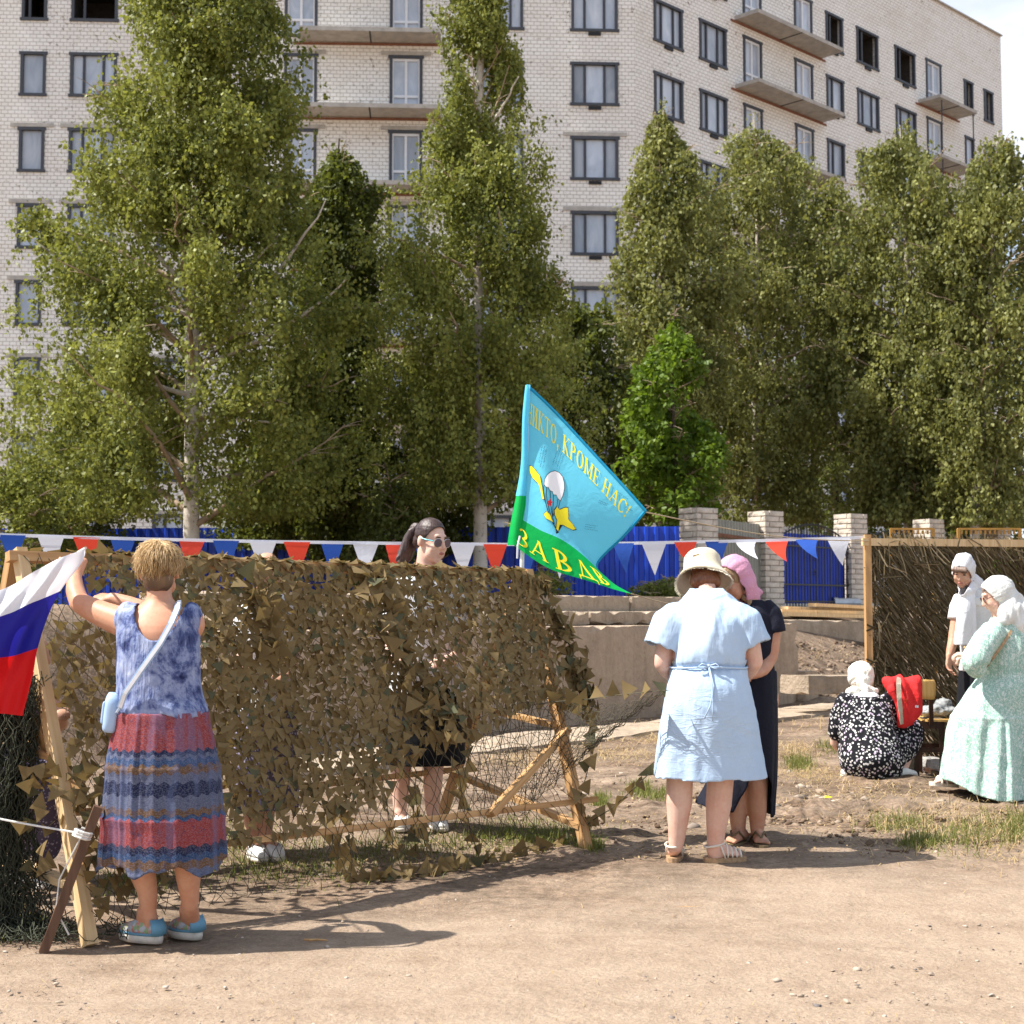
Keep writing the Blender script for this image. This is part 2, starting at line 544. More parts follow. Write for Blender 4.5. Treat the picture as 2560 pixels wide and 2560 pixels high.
def mat_film():
    g = G('filmed_window_glass'); c = g.obj()
    rnd = g.n('ObjectInfo').outputs['Random']
    s = g.n('VectorMath', {0: g.map(c, (2.6, 2.6, 0.9)), 1: g.n('CombineXYZ', {'X': g.math('MULTIPLY', rnd, 91), 'Z': g.math('MULTIPLY', rnd, 33)}).outputs[0]}, operation='ADD').outputs[0]
    k = g.noise(s, 0.6, 5, 0.6, 0.8)
    col = g.ramp(k, [(0.3, (0.33, 0.385, 0.47)), (0.52, (0.44, 0.495, 0.58)), (0.72, (0.57, 0.615, 0.68))])
    col = g.mix(1.0, col, g.ramp(g.math('FRACT', g.math('MULTIPLY', rnd, 7.3)), [(0.0, 0.62), (0.5, 0.95), (1.0, 1.18)]), 'MULTIPLY')
    return g.fin(col, 0.16, g.bump(k, 0.15, 0.02), spec=0.6)
MAT['film'] = mat_film()
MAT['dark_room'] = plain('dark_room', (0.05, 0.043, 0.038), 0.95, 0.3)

# --- blue corrugated sheet and others
MAT['blue'] = plain('blue_sheet_metal', (0.012, 0.065, 0.56), 0.45, 0.18, 1.5, spec=0.5)
MAT['greysheet'] = plain('grey_sheet_metal', (0.30, 0.29, 0.24), 0.5, 0.15, 2.0)
MAT['rust'] = plain('rusty_rail', (0.20, 0.09, 0.05), 0.8, 0.3, 12)
MAT['iron'] = plain('black_iron', (0.014, 0.014, 0.016), 0.45, 0.2, spec=0.5)
MAT['yellow_paint'] = plain('ochre_painted_metal', (0.42, 0.22, 0.05), 0.6, 0.2)
MAT['pillar_brick'] = plain('cream_split_brick', (0.62, 0.54, 0.45), 0.92, 0.28, 5, 0.9, 28)
MAT['mortar'] = plain('mortar', (0.36, 0.31, 0.26), 0.95, 0.2, 12)
MAT['galv'] = plain('galvanised_pipe', (0.45, 0.46, 0.47), 0.4, 0.2, metal=0.7)

# --- vegetation
def mat_leaf(name, a, b, trans, rough=0.5):
    g = G(name)
    t = g.attr('tint')
    col = g.ramp(t, [(0.0, a), (0.55, tuple((p + q) / 2 for p, q in zip(a, b))), (1.0, b)])
    g.fin(col, rough, spec=0.24)
    return g.translucent(g.mix(0.6, col, trans), 0.30)
MAT['birch_leaf'] = mat_leaf('birch_leaf', (0.052, 0.072, 0.012), (0.33, 0.345, 0.080), (0.46, 0.48, 0.08))
MAT['birch_leaf_far'] = mat_leaf('weeping_birch_leaf', (0.058, 0.070, 0.020), (0.34, 0.345, 0.11), (0.46, 0.46, 0.09))
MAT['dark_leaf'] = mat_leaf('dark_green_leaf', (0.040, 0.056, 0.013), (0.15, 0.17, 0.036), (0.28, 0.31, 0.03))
MAT['maple_leaf'] = mat_leaf('maple_leaf', (0.062, 0.115, 0.012), (0.17, 0.24, 0.025), (0.28, 0.42, 0.02))
MAT['grass'] = mat_leaf('grass_blade', (0.085, 0.105, 0.022), (0.25, 0.25, 0.065), (0.25, 0.28, 0.05), 0.6)
MAT['straw'] = mat_leaf('dry_straw', (0.34, 0.23, 0.105), (0.62, 0.47, 0.25), (0.5, 0.38, 0.18), 0.7)
def mat_bark():
    g = G('birch_bark'); c = g.obj()
    hor = g.noise(g.map(c, (7, 7, 24)), 1.0, 5, 0.65)
    blot = g.noise(g.map(c, (4.5, 4.5, 2.6)), 1.0, 5, 0.6)
    col = g.ramp(g.noise(c, 3, 4), [(0.3, (0.47, 0.41, 0.34)), (0.7, (0.66, 0.60, 0.52))])
    col = g.mix(g.ramp(hor, [(0.60, 0), (0.68, 0.85)]), col, (0.06, 0.05, 0.042))
    col = g.mix(g.ramp(blot, [(0.56, 0), (0.64, 0.9)]), col, (0.055, 0.045, 0.038))
    return g.fin(col, 0.85, g.bump(hor, 0.4, 0.02), spec=0.2)
MAT['bark'] = mat_bark()
MAT['branch'] = plain('birch_branch', (0.36, 0.27, 0.185), 0.85, 0.35, 5)
MAT['brown_bark'] = plain('brown_bark', (0.075, 0.055, 0.042), 0.9, 0.35, 9, 0.6, 30)

# --- cloth and skin
def mat_skin(name, base, red=0.5):
    g = G(name); c = g.obj()
    k = g.noise(c, 9, 5, 0.6); k2 = g.noise(c, 60, 3, 0.6)
    lo = (base[0] * 0.93, base[1] * 0.80, base[2] * 0.74)
    lo = (lo[0] * 0.95, lo[1] * 0.86, lo[2] * 0.84)
    col = g.ramp(k, [(0.34, lo), (0.66, base)])
    col = g.mix(0.2, col, g.ramp(k2, [(0.35, lo), (0.65, tuple(min(1, x * 1.1) for x in base))]))
    g.put(g.b, 'Subsurface Weight', 0.12)
    g.put(g.b, 'Subsurface Radius', (0.012, 0.005, 0.003))
    return g.fin(col, 0.5, g.bump(k2, 0.08, 0.002), spec=0.35)
MAT['skin_tan'] = mat_skin('tanned_skin', (0.60, 0.335, 0.215))
MAT['skin_fair'] = mat_skin('fair_skin', (0.74, 0.51, 0.41))
MAT['skin_mid'] = mat_skin('warm_skin', (0.56, 0.33, 0.225))
MAT['lip'] = plain('lips', (0.42, 0.15, 0.125), 0.45, 0.1)
MAT['brow'] = plain('eyebrow', (0.10, 0.06, 0.04), 0.8, 0.2)
MAT['eye'] = plain('eye', (0.05, 0.035, 0.03), 0.2, 0.1)
MAT['lens'] = plain('tinted_lens', (0.10, 0.065, 0.085), 0.15, 0.05, spec=0.35)
MAT['teal'] = plain('teal_plastic', (0.02, 0.36, 0.42), 0.35, 0.05)
MAT['silver'] = plain('silver_metal', (0.6, 0.58, 0.55), 0.25, 0.1, metal=0.9)

def cloth(name, base, rough=0.85, var=0.12, weave=900, wr=None, wrs=10, sheen=0.0, trans=None):
    g = G(name); c = g.obj()
    k = g.noise(c, 5, 4, 0.6)
    col = g.ramp(k, [(0.3, tuple(x * (1 - var) for x in base)), (0.7, tuple(min(1, x * (1 + var)) for x in base))])
    w = g.noise(c, weave, 2, 0.5)
    nm = g.bump(w, 0.15, 0.001)
    if wr: nm = g.bump(g.noise(g.map(c, (1.3, 1.3, 1)), wrs, 5, 0.6, 1.2), wr, 0.03, nm)
    g.fin(col, rough, nm, spec=0.2, sheen=sheen)
    if trans: g.translucent(tuple(min(1, x * 1.1) for x in base), trans)
    return g.m
MAT['white_cloth'] = cloth('white_cloth', (0.80, 0.80, 0.82), wr=0.4, wrs=14, trans=0.12)
MAT['shirt_white'] = cloth('off_white_shirt', (0.66, 0.65, 0.63), wr=0.5, wrs=12)
MAT['cream_scarf'] = cloth('cream_scarf', (0.80, 0.77, 0.67), wr=0.5, wrs=14)
MAT['ivory_scarf'] = cloth('ivory_scarf', (0.80, 0.81, 0.77), wr=0.45, wrs=12, trans=0.1)
MAT['navy'] = cloth('navy_jersey', (0.012, 0.013, 0.024), wr=0.35)
MAT['blackskirt'] = cloth('black_cloth', (0.008, 0.008, 0.011), wr=0.3)
MAT['denim'] = cloth('denim_blue_edge', (0.05, 0.09, 0.2))
MAT['red_jacket'] = cloth('red_jacket_cloth', (0.72, 0.035, 0.035), wr=0.5, wrs=14)
MAT['beige_cloth'] = cloth('beige_canvas', (0.50, 0.42, 0.32), wr=0.3)
MAT['bag_blue'] = plain('light_blue_leather', (0.36, 0.50, 0.70), 0.45, 0.08, spec=0.4)
MAT['strap_white'] = plain('white_woven_strap', (0.78, 0.79, 0.83), 0.6, 0.1)
MAT['sandal'] = plain('cream_sandal_leather', (0.74, 0.68, 0.58), 0.5, 0.1)
MAT['sole_tan'] = plain('woven_tan_sole', (0.42, 0.27, 0.15), 0.8, 0.3, 60, 0.5, 120)
MAT['sole_white'] = plain('dusty_white_sole', (0.62, 0.57, 0.50), 0.7, 0.2, 20)
MAT['shoe_white'] = plain('white_canvas_shoe', (0.74, 0.73, 0.70), 0.7, 0.08, 12, 0.3, 90)
MAT['shoe_blue'] = plain('blue_shoe_leather', (0.13, 0.30, 0.42), 0.55, 0.15)
MAT['olive_sandal'] = plain('olive_flip_flop', (0.17, 0.125, 0.07), 0.6, 0.2)
def mat_floral_shoe():
    g = G('floral_shoe_print'); c = g.obj()
    col = g.ramp(g.voro(c, 75, out='Color'), [(0.0, (0.10, 0.16, 0.25)), (0.35, (0.42, 0.45, 0.48)), (0.6, (0.55, 0.18, 0.15)), (0.75, (0.20, 0.38, 0.18)), (0.9, (0.60, 0.55, 0.50))])
    return g.fin(col, 0.5)
MAT['shoe_floral'] = mat_floral_shoe()

def mat_tiedye():
    g = G('tie_dye_top'); c = g.obj(); xyz = g.sep(c)
    big = g.noise(c, 8.5, 7, 0.72, 0.35); fine = g.noise(g.map(c, (26, 26, 5)), 1.0, 4, 0.6)
    col = g.ramp(g.math('ADD', g.math('MULTIPLY', big, 0.8), g.math('MULTIPLY', fine, 0.2)),
                 [(0.36, (0.014, 0.019, 0.070)), (0.44, (0.075, 0.10, 0.24)), (0.50, (0.22, 0.265, 0.44)), (0.66, (0.44, 0.485, 0.63))])
    # shirred rows at the waist
    crinkle = g.noise(g.map(c, (95, 95, 9)), 1.0, 3, 0.6)
    nm = g.bump(crinkle, 0.75, 0.012)
    return g.fin(col, 0.85, nm, spec=0.15)
MAT['tiedye'] = mat_tiedye()

def mat_skirt():
    g = G('banded_print_skirt'); c = g.obj(); xyz = g.sep(c)
    ang = g.math('ARCTAN2', xyz[0], xyz[1])
    wav = g.math('MULTIPLY', g.math('SINE', g.math('MULTIPLY', ang, 26)), 0.006)
    wav = g.math('ADD', wav, g.math('MULTIPLY', g.math('SUBTRACT', g.noise(c, 14, 3), 0.5), 0.012))
    z = g.math('ADD', xyz[2], wav)
    k = g.math('DIVIDE', g.math('SUBTRACT', z, 0.24), 0.70)          # 0 hem, 1 waist seam
    coral = (0.22, 0.030, 0.027); navy = (0.004, 0.009, 0.042); och = (0.11, 0.055, 0.02); blue = (0.016, 0.044, 0.115); grey = (0.075, 0.086, 0.14); pur = (0.016, 0.013, 0.036)
    st = [(0.0, pur), (0.065, navy), (0.075, grey), (0.125, och), (0.17, blue), (0.205, navy), (0.23, pur), (0.25, coral), (0.395, blue), (0.42, och),
          (0.455, grey), (0.53, navy), (0.605, grey), (0.655, och), (0.70, blue), (0.735, grey), (0.755, navy), (0.785, coral)]
    base = g.ramp(k, st, 'CONSTANT')
    kn = g.noise(g.map(c, (150, 150, 260)), 1.0, 2, 0.7)
    spk = g.ramp(kn, [(0.47, 0), (0.56, 1)])
    col = g.mix(g.math('MULTIPLY', spk, 0.36), base, g.mix(0.45, base, (0.38, 0.40, 0.50)))
    dk = g.ramp(g.noise(g.map(c, (55, 55, 90)), 1.0, 3, 0.7), [(0.36, 1), (0.44, 0)])
    col = g.mix(g.math('MULTIPLY', dk, 0.5), col, (0.03, 0.035, 0.10))
    blk = g.ramp(g.noise(g.map(c, (20, 20, 3)), 1.0, 2), [(0.5, 0), (0.6, 1)])
    col = g.mix(g.math('MULTIPLY', blk, 0.3), col, (0.12, 0.16, 0.30))
    return g.fin(col, 0.8, g.bump(kn, 0.2, 0.003), spec=0.2)
MAT['skirt'] = mat_skirt()

def mat_bluedress():
    g = G('light_blue_chambray'); c = g.obj(); xyz = g.sep(c)
    k = g.noise(c, 3, 4, 0.6)
    col = g.ramp(k, [(0.3, (0.39, 0.525, 0.70)), (0.7, (0.47, 0.605, 0.765))])
    w = g.noise(g.map(c, (500, 500, 60)), 1, 2)
    col = g.mix(0.12, col, g.ramp(w, [(0.3, (0.38, 0.5, 0.66)), (0.7, (0.68, 0.76, 0.85))]))
    # pressed creases across the seat
    zone = g.ramp(g.math('ABSOLUTE', g.math('SUBTRACT', xyz[2], 0.70)), [(0.04, 1), (0.26, 0.05)])
    h = 0.0
    for sc, rt in (((3.2, 3.2, 26), 0.15), ((5, 5, 18), -0.5), ((7, 7, 13), 0.9)):
        nn = g.noise(g.map(c, sc, rot=(0, rt, 0)), 1.0, 2, 0.4, 0.4)
        rg_ = g.ramp(g.math('ABSOLUTE', g.math('SUBTRACT', nn, 0.5)), [(0.0, 1), (0.03, 0)])
        h = g.math('ADD', h, g.math('MULTIPLY', rg_, zone))
    soft = g.noise(g.map(c, (6, 6, 2.2)), 1, 5, 0.6, 1.0)
    nm = g.bump(h, 0.30, 0.006)
    nm = g.bump(soft, 0.35, 0.035, nm)
    return g.fin(col, 0.85, nm, spec=0.2)
MAT['bluedress'] = mat_bluedress()

def mat_spots(name, base, stops, scale, thr):
    g = G(name); c = g.obj()
    d = g.voro(c, scale); cc = g.voro(c, scale, out='Color')
    n = g.noise(c, scale * 2.2, 2)
    m = g.ramp(g.math('ADD', d, g.math('MULTIPLY', n, 0.35)), [(thr, 1), (thr + 0.06, 0)])
    col = g.mix(m, base, g.ramp(cc, stops, 'CONSTANT'))
    return g.fin(col, 0.85, g.bump(g.noise(c, 9, 4, 0.6, 1), 0.4, 0.03), spec=0.15)
MAT['floral_black'] = mat_spots('black_floral_print', (0.012, 0.012, 0.015), [(0, (0.62, 0.60, 0.60)), (0.4, (0.72, 0.70, 0.66)), (0.6, (0.45, 0.36, 0.46)), (0.75, (0.66, 0.64, 0.60))], 46, 0.52)
MAT['lilac_print'] = mat_spots('lilac_print', (0.10, 0.085, 0.14), [(0, (0.42, 0.38, 0.5)), (0.5, (0.3, 0.27, 0.36))], 60, 0.45)
def mat_mint():
    g = G('mint_leaf_print'); c = g.obj()
    v = g.noise(g.map(c, (1, 1, 0.6)), 85, 3, 0.6, 1.4)
    m = g.ramp(v, [(0.44, 0), (0.50, 1)])
    col = g.mix(m, (0.66, 0.735, 0.68), (0.30, 0.49, 0.41))
    return g.fin(col, 0.8, g.bump(g.noise(g.map(c, (8, 8, 1.2)), 1, 4, 0.6, 0.8), 0.5, 0.04), spec=0.2)
MAT['mint'] = mat_mint()
def mat_pink():
    g = G('pink_scarf'); c = g.obj()
    dots = g.ramp(g.voro(c, 42, rand=0.25), [(0.10, 1), (0.16, 0)])
    col = g.mix(g.math('MULTIPLY', dots, 0.6), (0.62, 0.30, 0.42), (0.82, 0.62, 0.70))
    return g.fin(col, 0.75, g.bump(g.noise(c, 16, 5, 0.6, 1), 0.5, 0.02), spec=0.25)
MAT['pink'] = mat_pink()
def mat_straw_hat():
    g = G('straw_hat'); c = g.obj()
    w = g.wave(c, 55, 0.6, 2, 'Z'); w2 = g.noise(c, 130, 2)
    h = g.math('ADD', w, w2)
    col = g.ramp(h, [(0.4, (0.55, 0.47, 0.32)), (1.2, (0.80, 0.73, 0.57))])
    return g.fin(col, 0.85, g.bump(h, 0.6, 0.004), spec=0.15)
MAT['hat'] = mat_straw_hat()
def mat_hair(name, a, b, rough=0.42):
    g = G(name); c = g.obj()
    k = g.noise(g.map(c, (150, 150, 12)), 1.0, 3, 0.6)
    col = g.ramp(k, [(0.3, a), (0.7, b)])
    return g.fin(col, rough, g.bump(k, 0.6, 0.004), spec=0.4)
MAT['hair_dark'] = mat_hair('dark_brown_hair', (0.022, 0.012, 0.010), (0.075, 0.042, 0.035))
MAT['hair_auburn'] = mat_hair('auburn_hair', (0.12, 0.045, 0.022), (0.25, 0.10, 0.045))
MAT['hair_fair'] = mat_hair('light_brown_hair', (0.20, 0.12, 0.06), (0.38, 0.25, 0.13))
MAT['hair_grey'] = mat_hair('greying_brown_hair', (0.10, 0.06, 0.045), (0.27, 0.18, 0.13))
def mat_hair_blonde():
    g = G('bleached_blonde_hair'); t = g.attr('tint')
    col = g.ramp(t, [(0.0, (0.075, 0.045, 0.028)), (0.3, (0.20, 0.115, 0.055)), (0.55, (0.46, 0.29, 0.12)), (1.0, (0.72, 0.53, 0.29))])
    return g.fin(col, 0.45, spec=0.4)
MAT['hair_blonde'] = mat_hair_blonde()

# --- nets, flags
def mat_patch():
    g = G('camouflage_cloth'); c = g.obj()
    rnd = g.n('ObjectInfo').outputs['Random']
    t = g.attr('tint')
    k = g.math('FRACT', g.math('ADD', t, rnd))
    col = g.ramp(k, [(0.0, (0.17, 0.117, 0.050)), (0.4, (0.205, 0.143, 0.062)), (0.88, (0.245, 0.176, 0.082)), (0.93, (0.095, 0.096, 0.052)), (1.0, (0.115, 0.116, 0.066))], 'LINEAR')
    g.fin(col, 0.8, g.bump(g.noise(c, 90, 3), 0.15, 0.003), spec=0.2)
    return g.translucent(g.mix(0.4, col, (0.34, 0.25, 0.07)), 0.25)
MAT['patch'] = mat_patch()
MAT['cord'] = plain('net_cord', (0.075, 0.066, 0.042), 0.85, 0.3)
MAT['cord_green'] = plain('dark_green_net_cord', (0.062, 0.068, 0.045), 0.85, 0.35, 30)
def mat_strips():
    g = G('camouflage_strip'); t = g.attr('tint')
    col = g.ramp(t, [(0.0, (0.095, 0.070, 0.034)), (0.6, (0.185, 0.138, 0.070)), (0.85, (0.27, 0.205, 0.115)), (1.0, (0.36, 0.28, 0.17))])
    g.fin(col, 0.75, spec=0.25)
    return g.translucent(col, 0.2)
MAT['strips'] = mat_strips()
def flagcloth(name, col, tr=0.3):
    g = G(name); c = g.obj()
    g.fin(col, 0.6, g.bump(g.noise(c, 9, 4, 0.6, 1.0), 0.25, 0.02), spec=0.25)
    return g.translucent(col, tr)
MAT['f_white'] = flagcloth('white_flag_cloth', (0.80, 0.80, 0.84))
MAT['f_blue'] = flagcloth('blue_flag_cloth', (0.022, 0.020, 0.30))
MAT['f_red'] = flagcloth('red_flag_cloth', (0.72, 0.012, 0.012))
MAT['p_blue'] = flagcloth('blue_pennant_cloth', (0.035, 0.11, 0.48))
MAT['p_red'] = flagcloth('red_pennant_cloth', (0.78, 0.075, 0.04))
MAT['p_white'] = flagcloth('white_pennant_cloth', (0.78, 0.79, 0.85))
MAT['v_sky'] = flagcloth('sky_blue_flag_cloth', (0.16, 0.68, 0.90), 0.38)
MAT['v_green'] = flagcloth('green_flag_cloth', (0.0, 0.47, 0.09), 0.35)
MAT['v_edge'] = flagcloth('blue_flag_hem', (0.012, 0.33, 0.55), 0.3)
MAT['v_yellow'] = plain('yellow_print', (0.86, 0.74, 0.02), 0.6, 0.05)
MAT['v_white'] = plain('white_print', (0.86, 0.86, 0.88), 0.6, 0.03)
MAT['v_red'] = plain('red_print', (0.72, 0.02, 0.02), 0.6, 0.05)
MAT['v_ink'] = plain('black_print', (0.01, 0.012, 0.02), 0.6, 0.05)
MAT['v_pen'] = plain('marker_pen_ink', (0.02, 0.10, 0.20), 0.6, 0.05)
MAT['pvc'] = plain('white_plastic_pole', (0.78, 0.79, 0.82), 0.35, 0.04)
MAT['rope'] = plain('hemp_string', (0.36, 0.28, 0.18), 0.9, 0.25, 80)
MAT['rope_white'] = plain('white_rope', (0.66, 0.64, 0.60), 0.8, 0.15, 80)
MAT['bag_grey'] = plain('grey_plastic_bag', (0.30, 0.31, 0.31), 0.35, 0.25, 14, 0.6, 30)
# ---------------------------------------------------------------- ground sheet
def build_ground():
    xs = np.concatenate([[-900, -300, -120, -60, -30, -18, -12, -9], np.arange(-7, 9.01, 0.042), [11, 14, 18, 24, 34, 60, 120, 300, 900]])
    ys = [-900, -200, -40, -10, 0, 2.2, 3.4]
    y = 3.9
    while y < 34: ys.append(y); y *= 1.0085
    ys += [36, 40, 46, 54, 66, 90, 140, 300, 1200]
    ys = np.array(ys)
    X, Y = np.meshgrid(xs, ys)
    Z = tz(X, Y)
    s, l = wall_sl(X, Y)
    road = 1 - sstep(0.0, 0.9, Y - 0.42 * X - 7.55 + 0.35 * vnoise(X * 1.1, Y * 1.1, 0, 5))
    rough = (1 - road) * (1 - sstep(14, 20, Y))
    near = sstep(3, 4.5, Y) * (1 - sstep(30, 40, Y))
    Z = Z + near * (0.010 * fbm(X * 1.3, Y * 1.3, 0, 3, 3) + 0.007 * fbm(X * 0.7, Y * 4.5, 0, 3, 13) + 0.0035 * fbm(X * 9, Y * 9, 0, 3, 9) * (0.6 + rough))
    clod = np.maximum(0, fbm(X * 3.2, Y * 3.2, 0, 4, 21) - 0.1)
    Z = Z + rough * near * (0.026 * clod + 0.008 * fbm(X * 14, Y * 14, 0, 2, 31))
    # dug-over lumpy soil in front of the squatting woman
    dug = np.exp(-(((X - 1.9) / 1.0) ** 2 + ((Y - 9.75) / 0.45) ** 2))
    Z = Z + dug * 0.07 * np.maximum(0, fbm(X * 6, Y * 6, 0, 3, 41))
    nx, ny = len(xs), len(ys)
    idx = np.arange(nx * ny).reshape(ny, nx)
    faces = np.stack([idx[:-1, :-1], idx[:-1, 1:], idx[1:, 1:], idx[1:, :-1]], -1).reshape(-1, 4)
    me = np_mesh('ground', np.stack([X, Y, Z], -1).reshape(-1, 3), faces, MAT['ground'], True)
    o = link_obj('ground', me)
    tag(o, kind='structure')
build_ground()

def rough_box(size, seed, chip=0.02, nx=10, ny=4, nz=5):
    """block with worn arrises: subdivided box, noise-displaced"""
    bm = bmesh.new()
    def grid(o, du, dv, nu, nv):
        vs = [[bm.verts.new(Vector(o) + Vector(du) * (i / nu) + Vector(dv) * (j / nv)) for i in range(nu + 1)] for j in range(nv + 1)]
        for j in range(nv):
            for i in range(nu): bm.faces.new((vs[j][i], vs[j][i + 1], vs[j + 1][i + 1], vs[j + 1][i]))
    sx, sy, sz = size; hx, hy = sx / 2, sy / 2
    grid((-hx, -hy, 0), (sx, 0, 0), (0, 0, sz), nx, nz); grid((hx, hy, 0), (-sx, 0, 0), (0, 0, sz), nx, nz)
    grid((-hx, hy, 0), (0, -sy, 0), (0, 0, sz), ny, nz); grid((hx, -hy, 0), (0, sy, 0), (0, 0, sz), ny, nz)
    grid((-hx, -hy, sz), (sx, 0, 0), (0, sy, 0), nx, ny); grid((-hx, hy, 0), (sx, 0, 0), (0, -sy, 0), nx, ny)
    bmesh.ops.remove_doubles(bm, verts=bm.verts, dist=1e-4)
    for v in bm.verts:
        p = v.co
        e = (abs(abs(p.x) - hx) < 1e-3) + (abs(abs(p.y) - hy) < 1e-3) + (p.z < 1e-3 or abs(p.z - sz) < 1e-3)
        nzv = mnoise.noise_vector(Vector((p.x * 3 + seed * 7.1, p.y * 3, p.z * 3 + seed)))
        n2 = mnoise.noise(Vector((p.x * 6 + seed, p.y * 6 - seed, p.z * 6)))
        v.co = p + nzv * chip * 0.35
        if e >= 2:
            k = chip * (0.4 + max(0, n2) * 2.0)
            v.co += Vector((-math.copysign(k, p.x) if abs(abs(p.x) - hx) < 1e-3 else 0, -math.copysign(k, p.y) if abs(abs(p.y) - hy) < 1e-3 else 0,
                            (-k if p.z > sz / 2 else k) if (p.z < 1e-3 or abs(p.z - sz) < 1e-3) else 0))
    me = bpy.data.meshes.new('block'); bm.to_mesh(me); bm.free()
    return me

WA = math.atan2(WD[1], WD[0])
def wpos(l, s): return (W0[0] + WD[0] * l + WN[0] * s, W0[1] + WD[1] * l + WN[1] * s)

# ---------------------------------------------------------------- retaining wall of concrete blocks
wall = thing('retaining_wall', 'long weathered concrete block wall stepped back behind the camouflage net frame', 'wall', (*wpos(0, 0), 0.06), rotz=WA)
def wblock(l0, l1, s0, s1, z0, z1, mat, seed, chip=0.02):
    me = rough_box((l1 - l0, s1 - s0, z1 - z0), seed, chip, nx=max(4, int((l1 - l0) * 9)), ny=5, nz=max(3, int((z1 - z0) * 12)))
    me.materials.append(MAT[mat])
    o = link_obj('block', me, wall); o.location = ((l0 + l1) / 2, (s0 + s1) / 2, z0 - 0.06)
sd = 1
for l0, l1 in ((-5.4, -1.2), (-1.195, 4.62)):
    wblock(l0, l1, 0.0, 0.58, 0.0, 1.17, 'concrete', sd, 0.025); sd += 1
wblock(4.63, 4.98, -0.10, 0.62, 0.0, 0.52, 'concrete', 33, 0.05)
for l0, l1 in ((-5.0, -2.2), (-2.18, 0.4), (0.42, 3.1), (3.12, 4.5)):
    wblock(l0, l1, 0.34, 0.86, 1.175, 1.33, 'concrete_pale', sd + 20, 0.03); sd += 1
for l0, l1 in ((-5.0, -1.6), (-1.58, 2.0), (2.02, 4.3)):
    wblock(l0, l1, 0.9, 1.5, 1.05, 1.52, 'concrete_pale', sd + 40, 0.03); sd += 1

# walkway slabs along the foot of the wall
walk = rough_box((0.1, 0.1, 0.02), 1, 0.001, 2, 2, 2)
path = bpy.data.objects.new('path', None); COL.objects.link(path); tag(path, kind='structure')
for i in range(9):
    me = rough_box((1.46, 0.95, 0.13), 60 + i, 0.015, 8, 5, 2); me.materials.append(MAT['concrete_pale'])
    x, y = wpos(-5.2 + i * 1.5, -1.05 + 0.03 * (i % 2))
    o = link_obj('paving_slab', me, path); o.location = (x, y, tzf(x, y) - 0.085); o.rotation_euler = (0.01 * (i % 3 - 1), 0, WA + 0.01 * (i % 2))

# kerb and the beam on the bank to the right of the wall
def lay_box(name, label, u0, v0, u1, v1, y0, y1, w, h, mat, cat, seed, chip=0.02, group=None, dz=0.0):
    a = at_y(u0, v0, y0); b = at_y(u1, v1, y1)
    L = (b - a).length
    me = rough_box((L, w, h), seed, chip, max(6, int(L * 7)), 4, 4); me.materials.append(MAT[mat])
    o = link_obj(name, me); d = b - a
    o.location = ((a.x + b.x) / 2, (a.y + b.y) / 2, (a.z + b.z) / 2 - h + dz)
    o.rotation_euler = (0, -math.atan2(d.z, math.hypot(d.x, d.y)), math.atan2(d.y, d.x))
    return tag(o, label, cat, group)
lay_box('concrete_beam', 'pale concrete beam lying on the bank below the iron gate', 1930, 1548, 2330, 1556, 23.2, 25.4, 0.5, 0.40, 'concrete_pale', 'beam', 91)
lay_box('concrete_kerb', 'low grey concrete kerb on the ground before the dirt bank', 1985, 1688, 2190, 1688, 17.6, 18.8, 0.4, 0.22, 'concrete_pale', 'kerb', 92)
for i, (u0, v0, u1, v1, y0, y1) in enumerate([(1945, 1527, 2190, 1533, 23.6, 25.2), (1960, 1520, 2180, 1527, 23.9, 25.6), (1940, 1535, 2150, 1541, 23.3, 24.7), (2030, 1512, 2215, 1521, 24.2, 25.8)]):
    a = at_y(u0, v0, y0); b = at_y(u1, v1, y1)
    me = MB().beam((0, 0, 0), b - a, 0.16, 0.055).mesh('plank', MAT['wood_pale'])
    o = link_obj('timber_plank', me); o.location = a
    tag(o, 'rough sawn yellowish plank lying on the concrete beam below the gate', 'plank', 'planks on the concrete beam')

# ---------------------------------------------------------------- blue fence
FZ = 1.36
def corrugated(w, h, pitch=0.19, depth=0.035):
    v = []; f = []
    prof = []; x = 0.0
    while x < w - 1e-6:
        for dx, dy in ((0, 0), (0.30, 0), (0.42, 1), (0.88, 1)):
            prof.append((min(w, x + dx * pitch), dy * depth))
        x += pitch
    prof.append((w, 0))
    for px, py in prof: v += [(px, py, 0), (px, py, h)]
    for i in range(len(prof) - 1): f.append((2 * i, 2 * i + 2, 2 * i + 3, 2 * i + 1))
    return to_mesh('sheet', v, f, None)
sheet_me = corrugated(1.14, 1.55); sheet_me.materials.append(MAT['blue'])
fence = thing('sheet_fence', 'bright blue corrugated metal fence behind the birch trunks', 'fence', (-17.0, 29.2, FZ))
fa = at_y(1712, 1326, 27.9)
fdir = Vector((fa.x + 17.0, fa.y - 29.2, 0)); fl = fdir.length; fang = math.atan2(fdir.y, fdir.x); fdir.normalize()
nP = int(fl / 1.12)
for i in range(nP):
    o = link_obj('panel', sheet_me, fence)
    p = fdir * (fl - 1.12 * (i + 1))
    o.location = (p.x, p.y, 0.004 * (i % 3)); o.rotation_euler = (0, 0, fang)
for i in range(0, nP, 2):
    p = fdir * (fl - 1.12 * (i + 1))
    link_obj('post', MB().box((p.x, p.y + 0.12, 0.7), (0.07, 0.05, 1.5)).mesh('post', MAT['iron']), fence)
for zz in (0.35, 1.25):
    link_obj('rail', MB().beam((0, 0.075, zz), fdir * fl + Vector((0, 0.075, zz)), 0.03, 0.05).mesh('rail', MAT['iron']), fence)
pp = at_y(1350, 1480, 26.9)
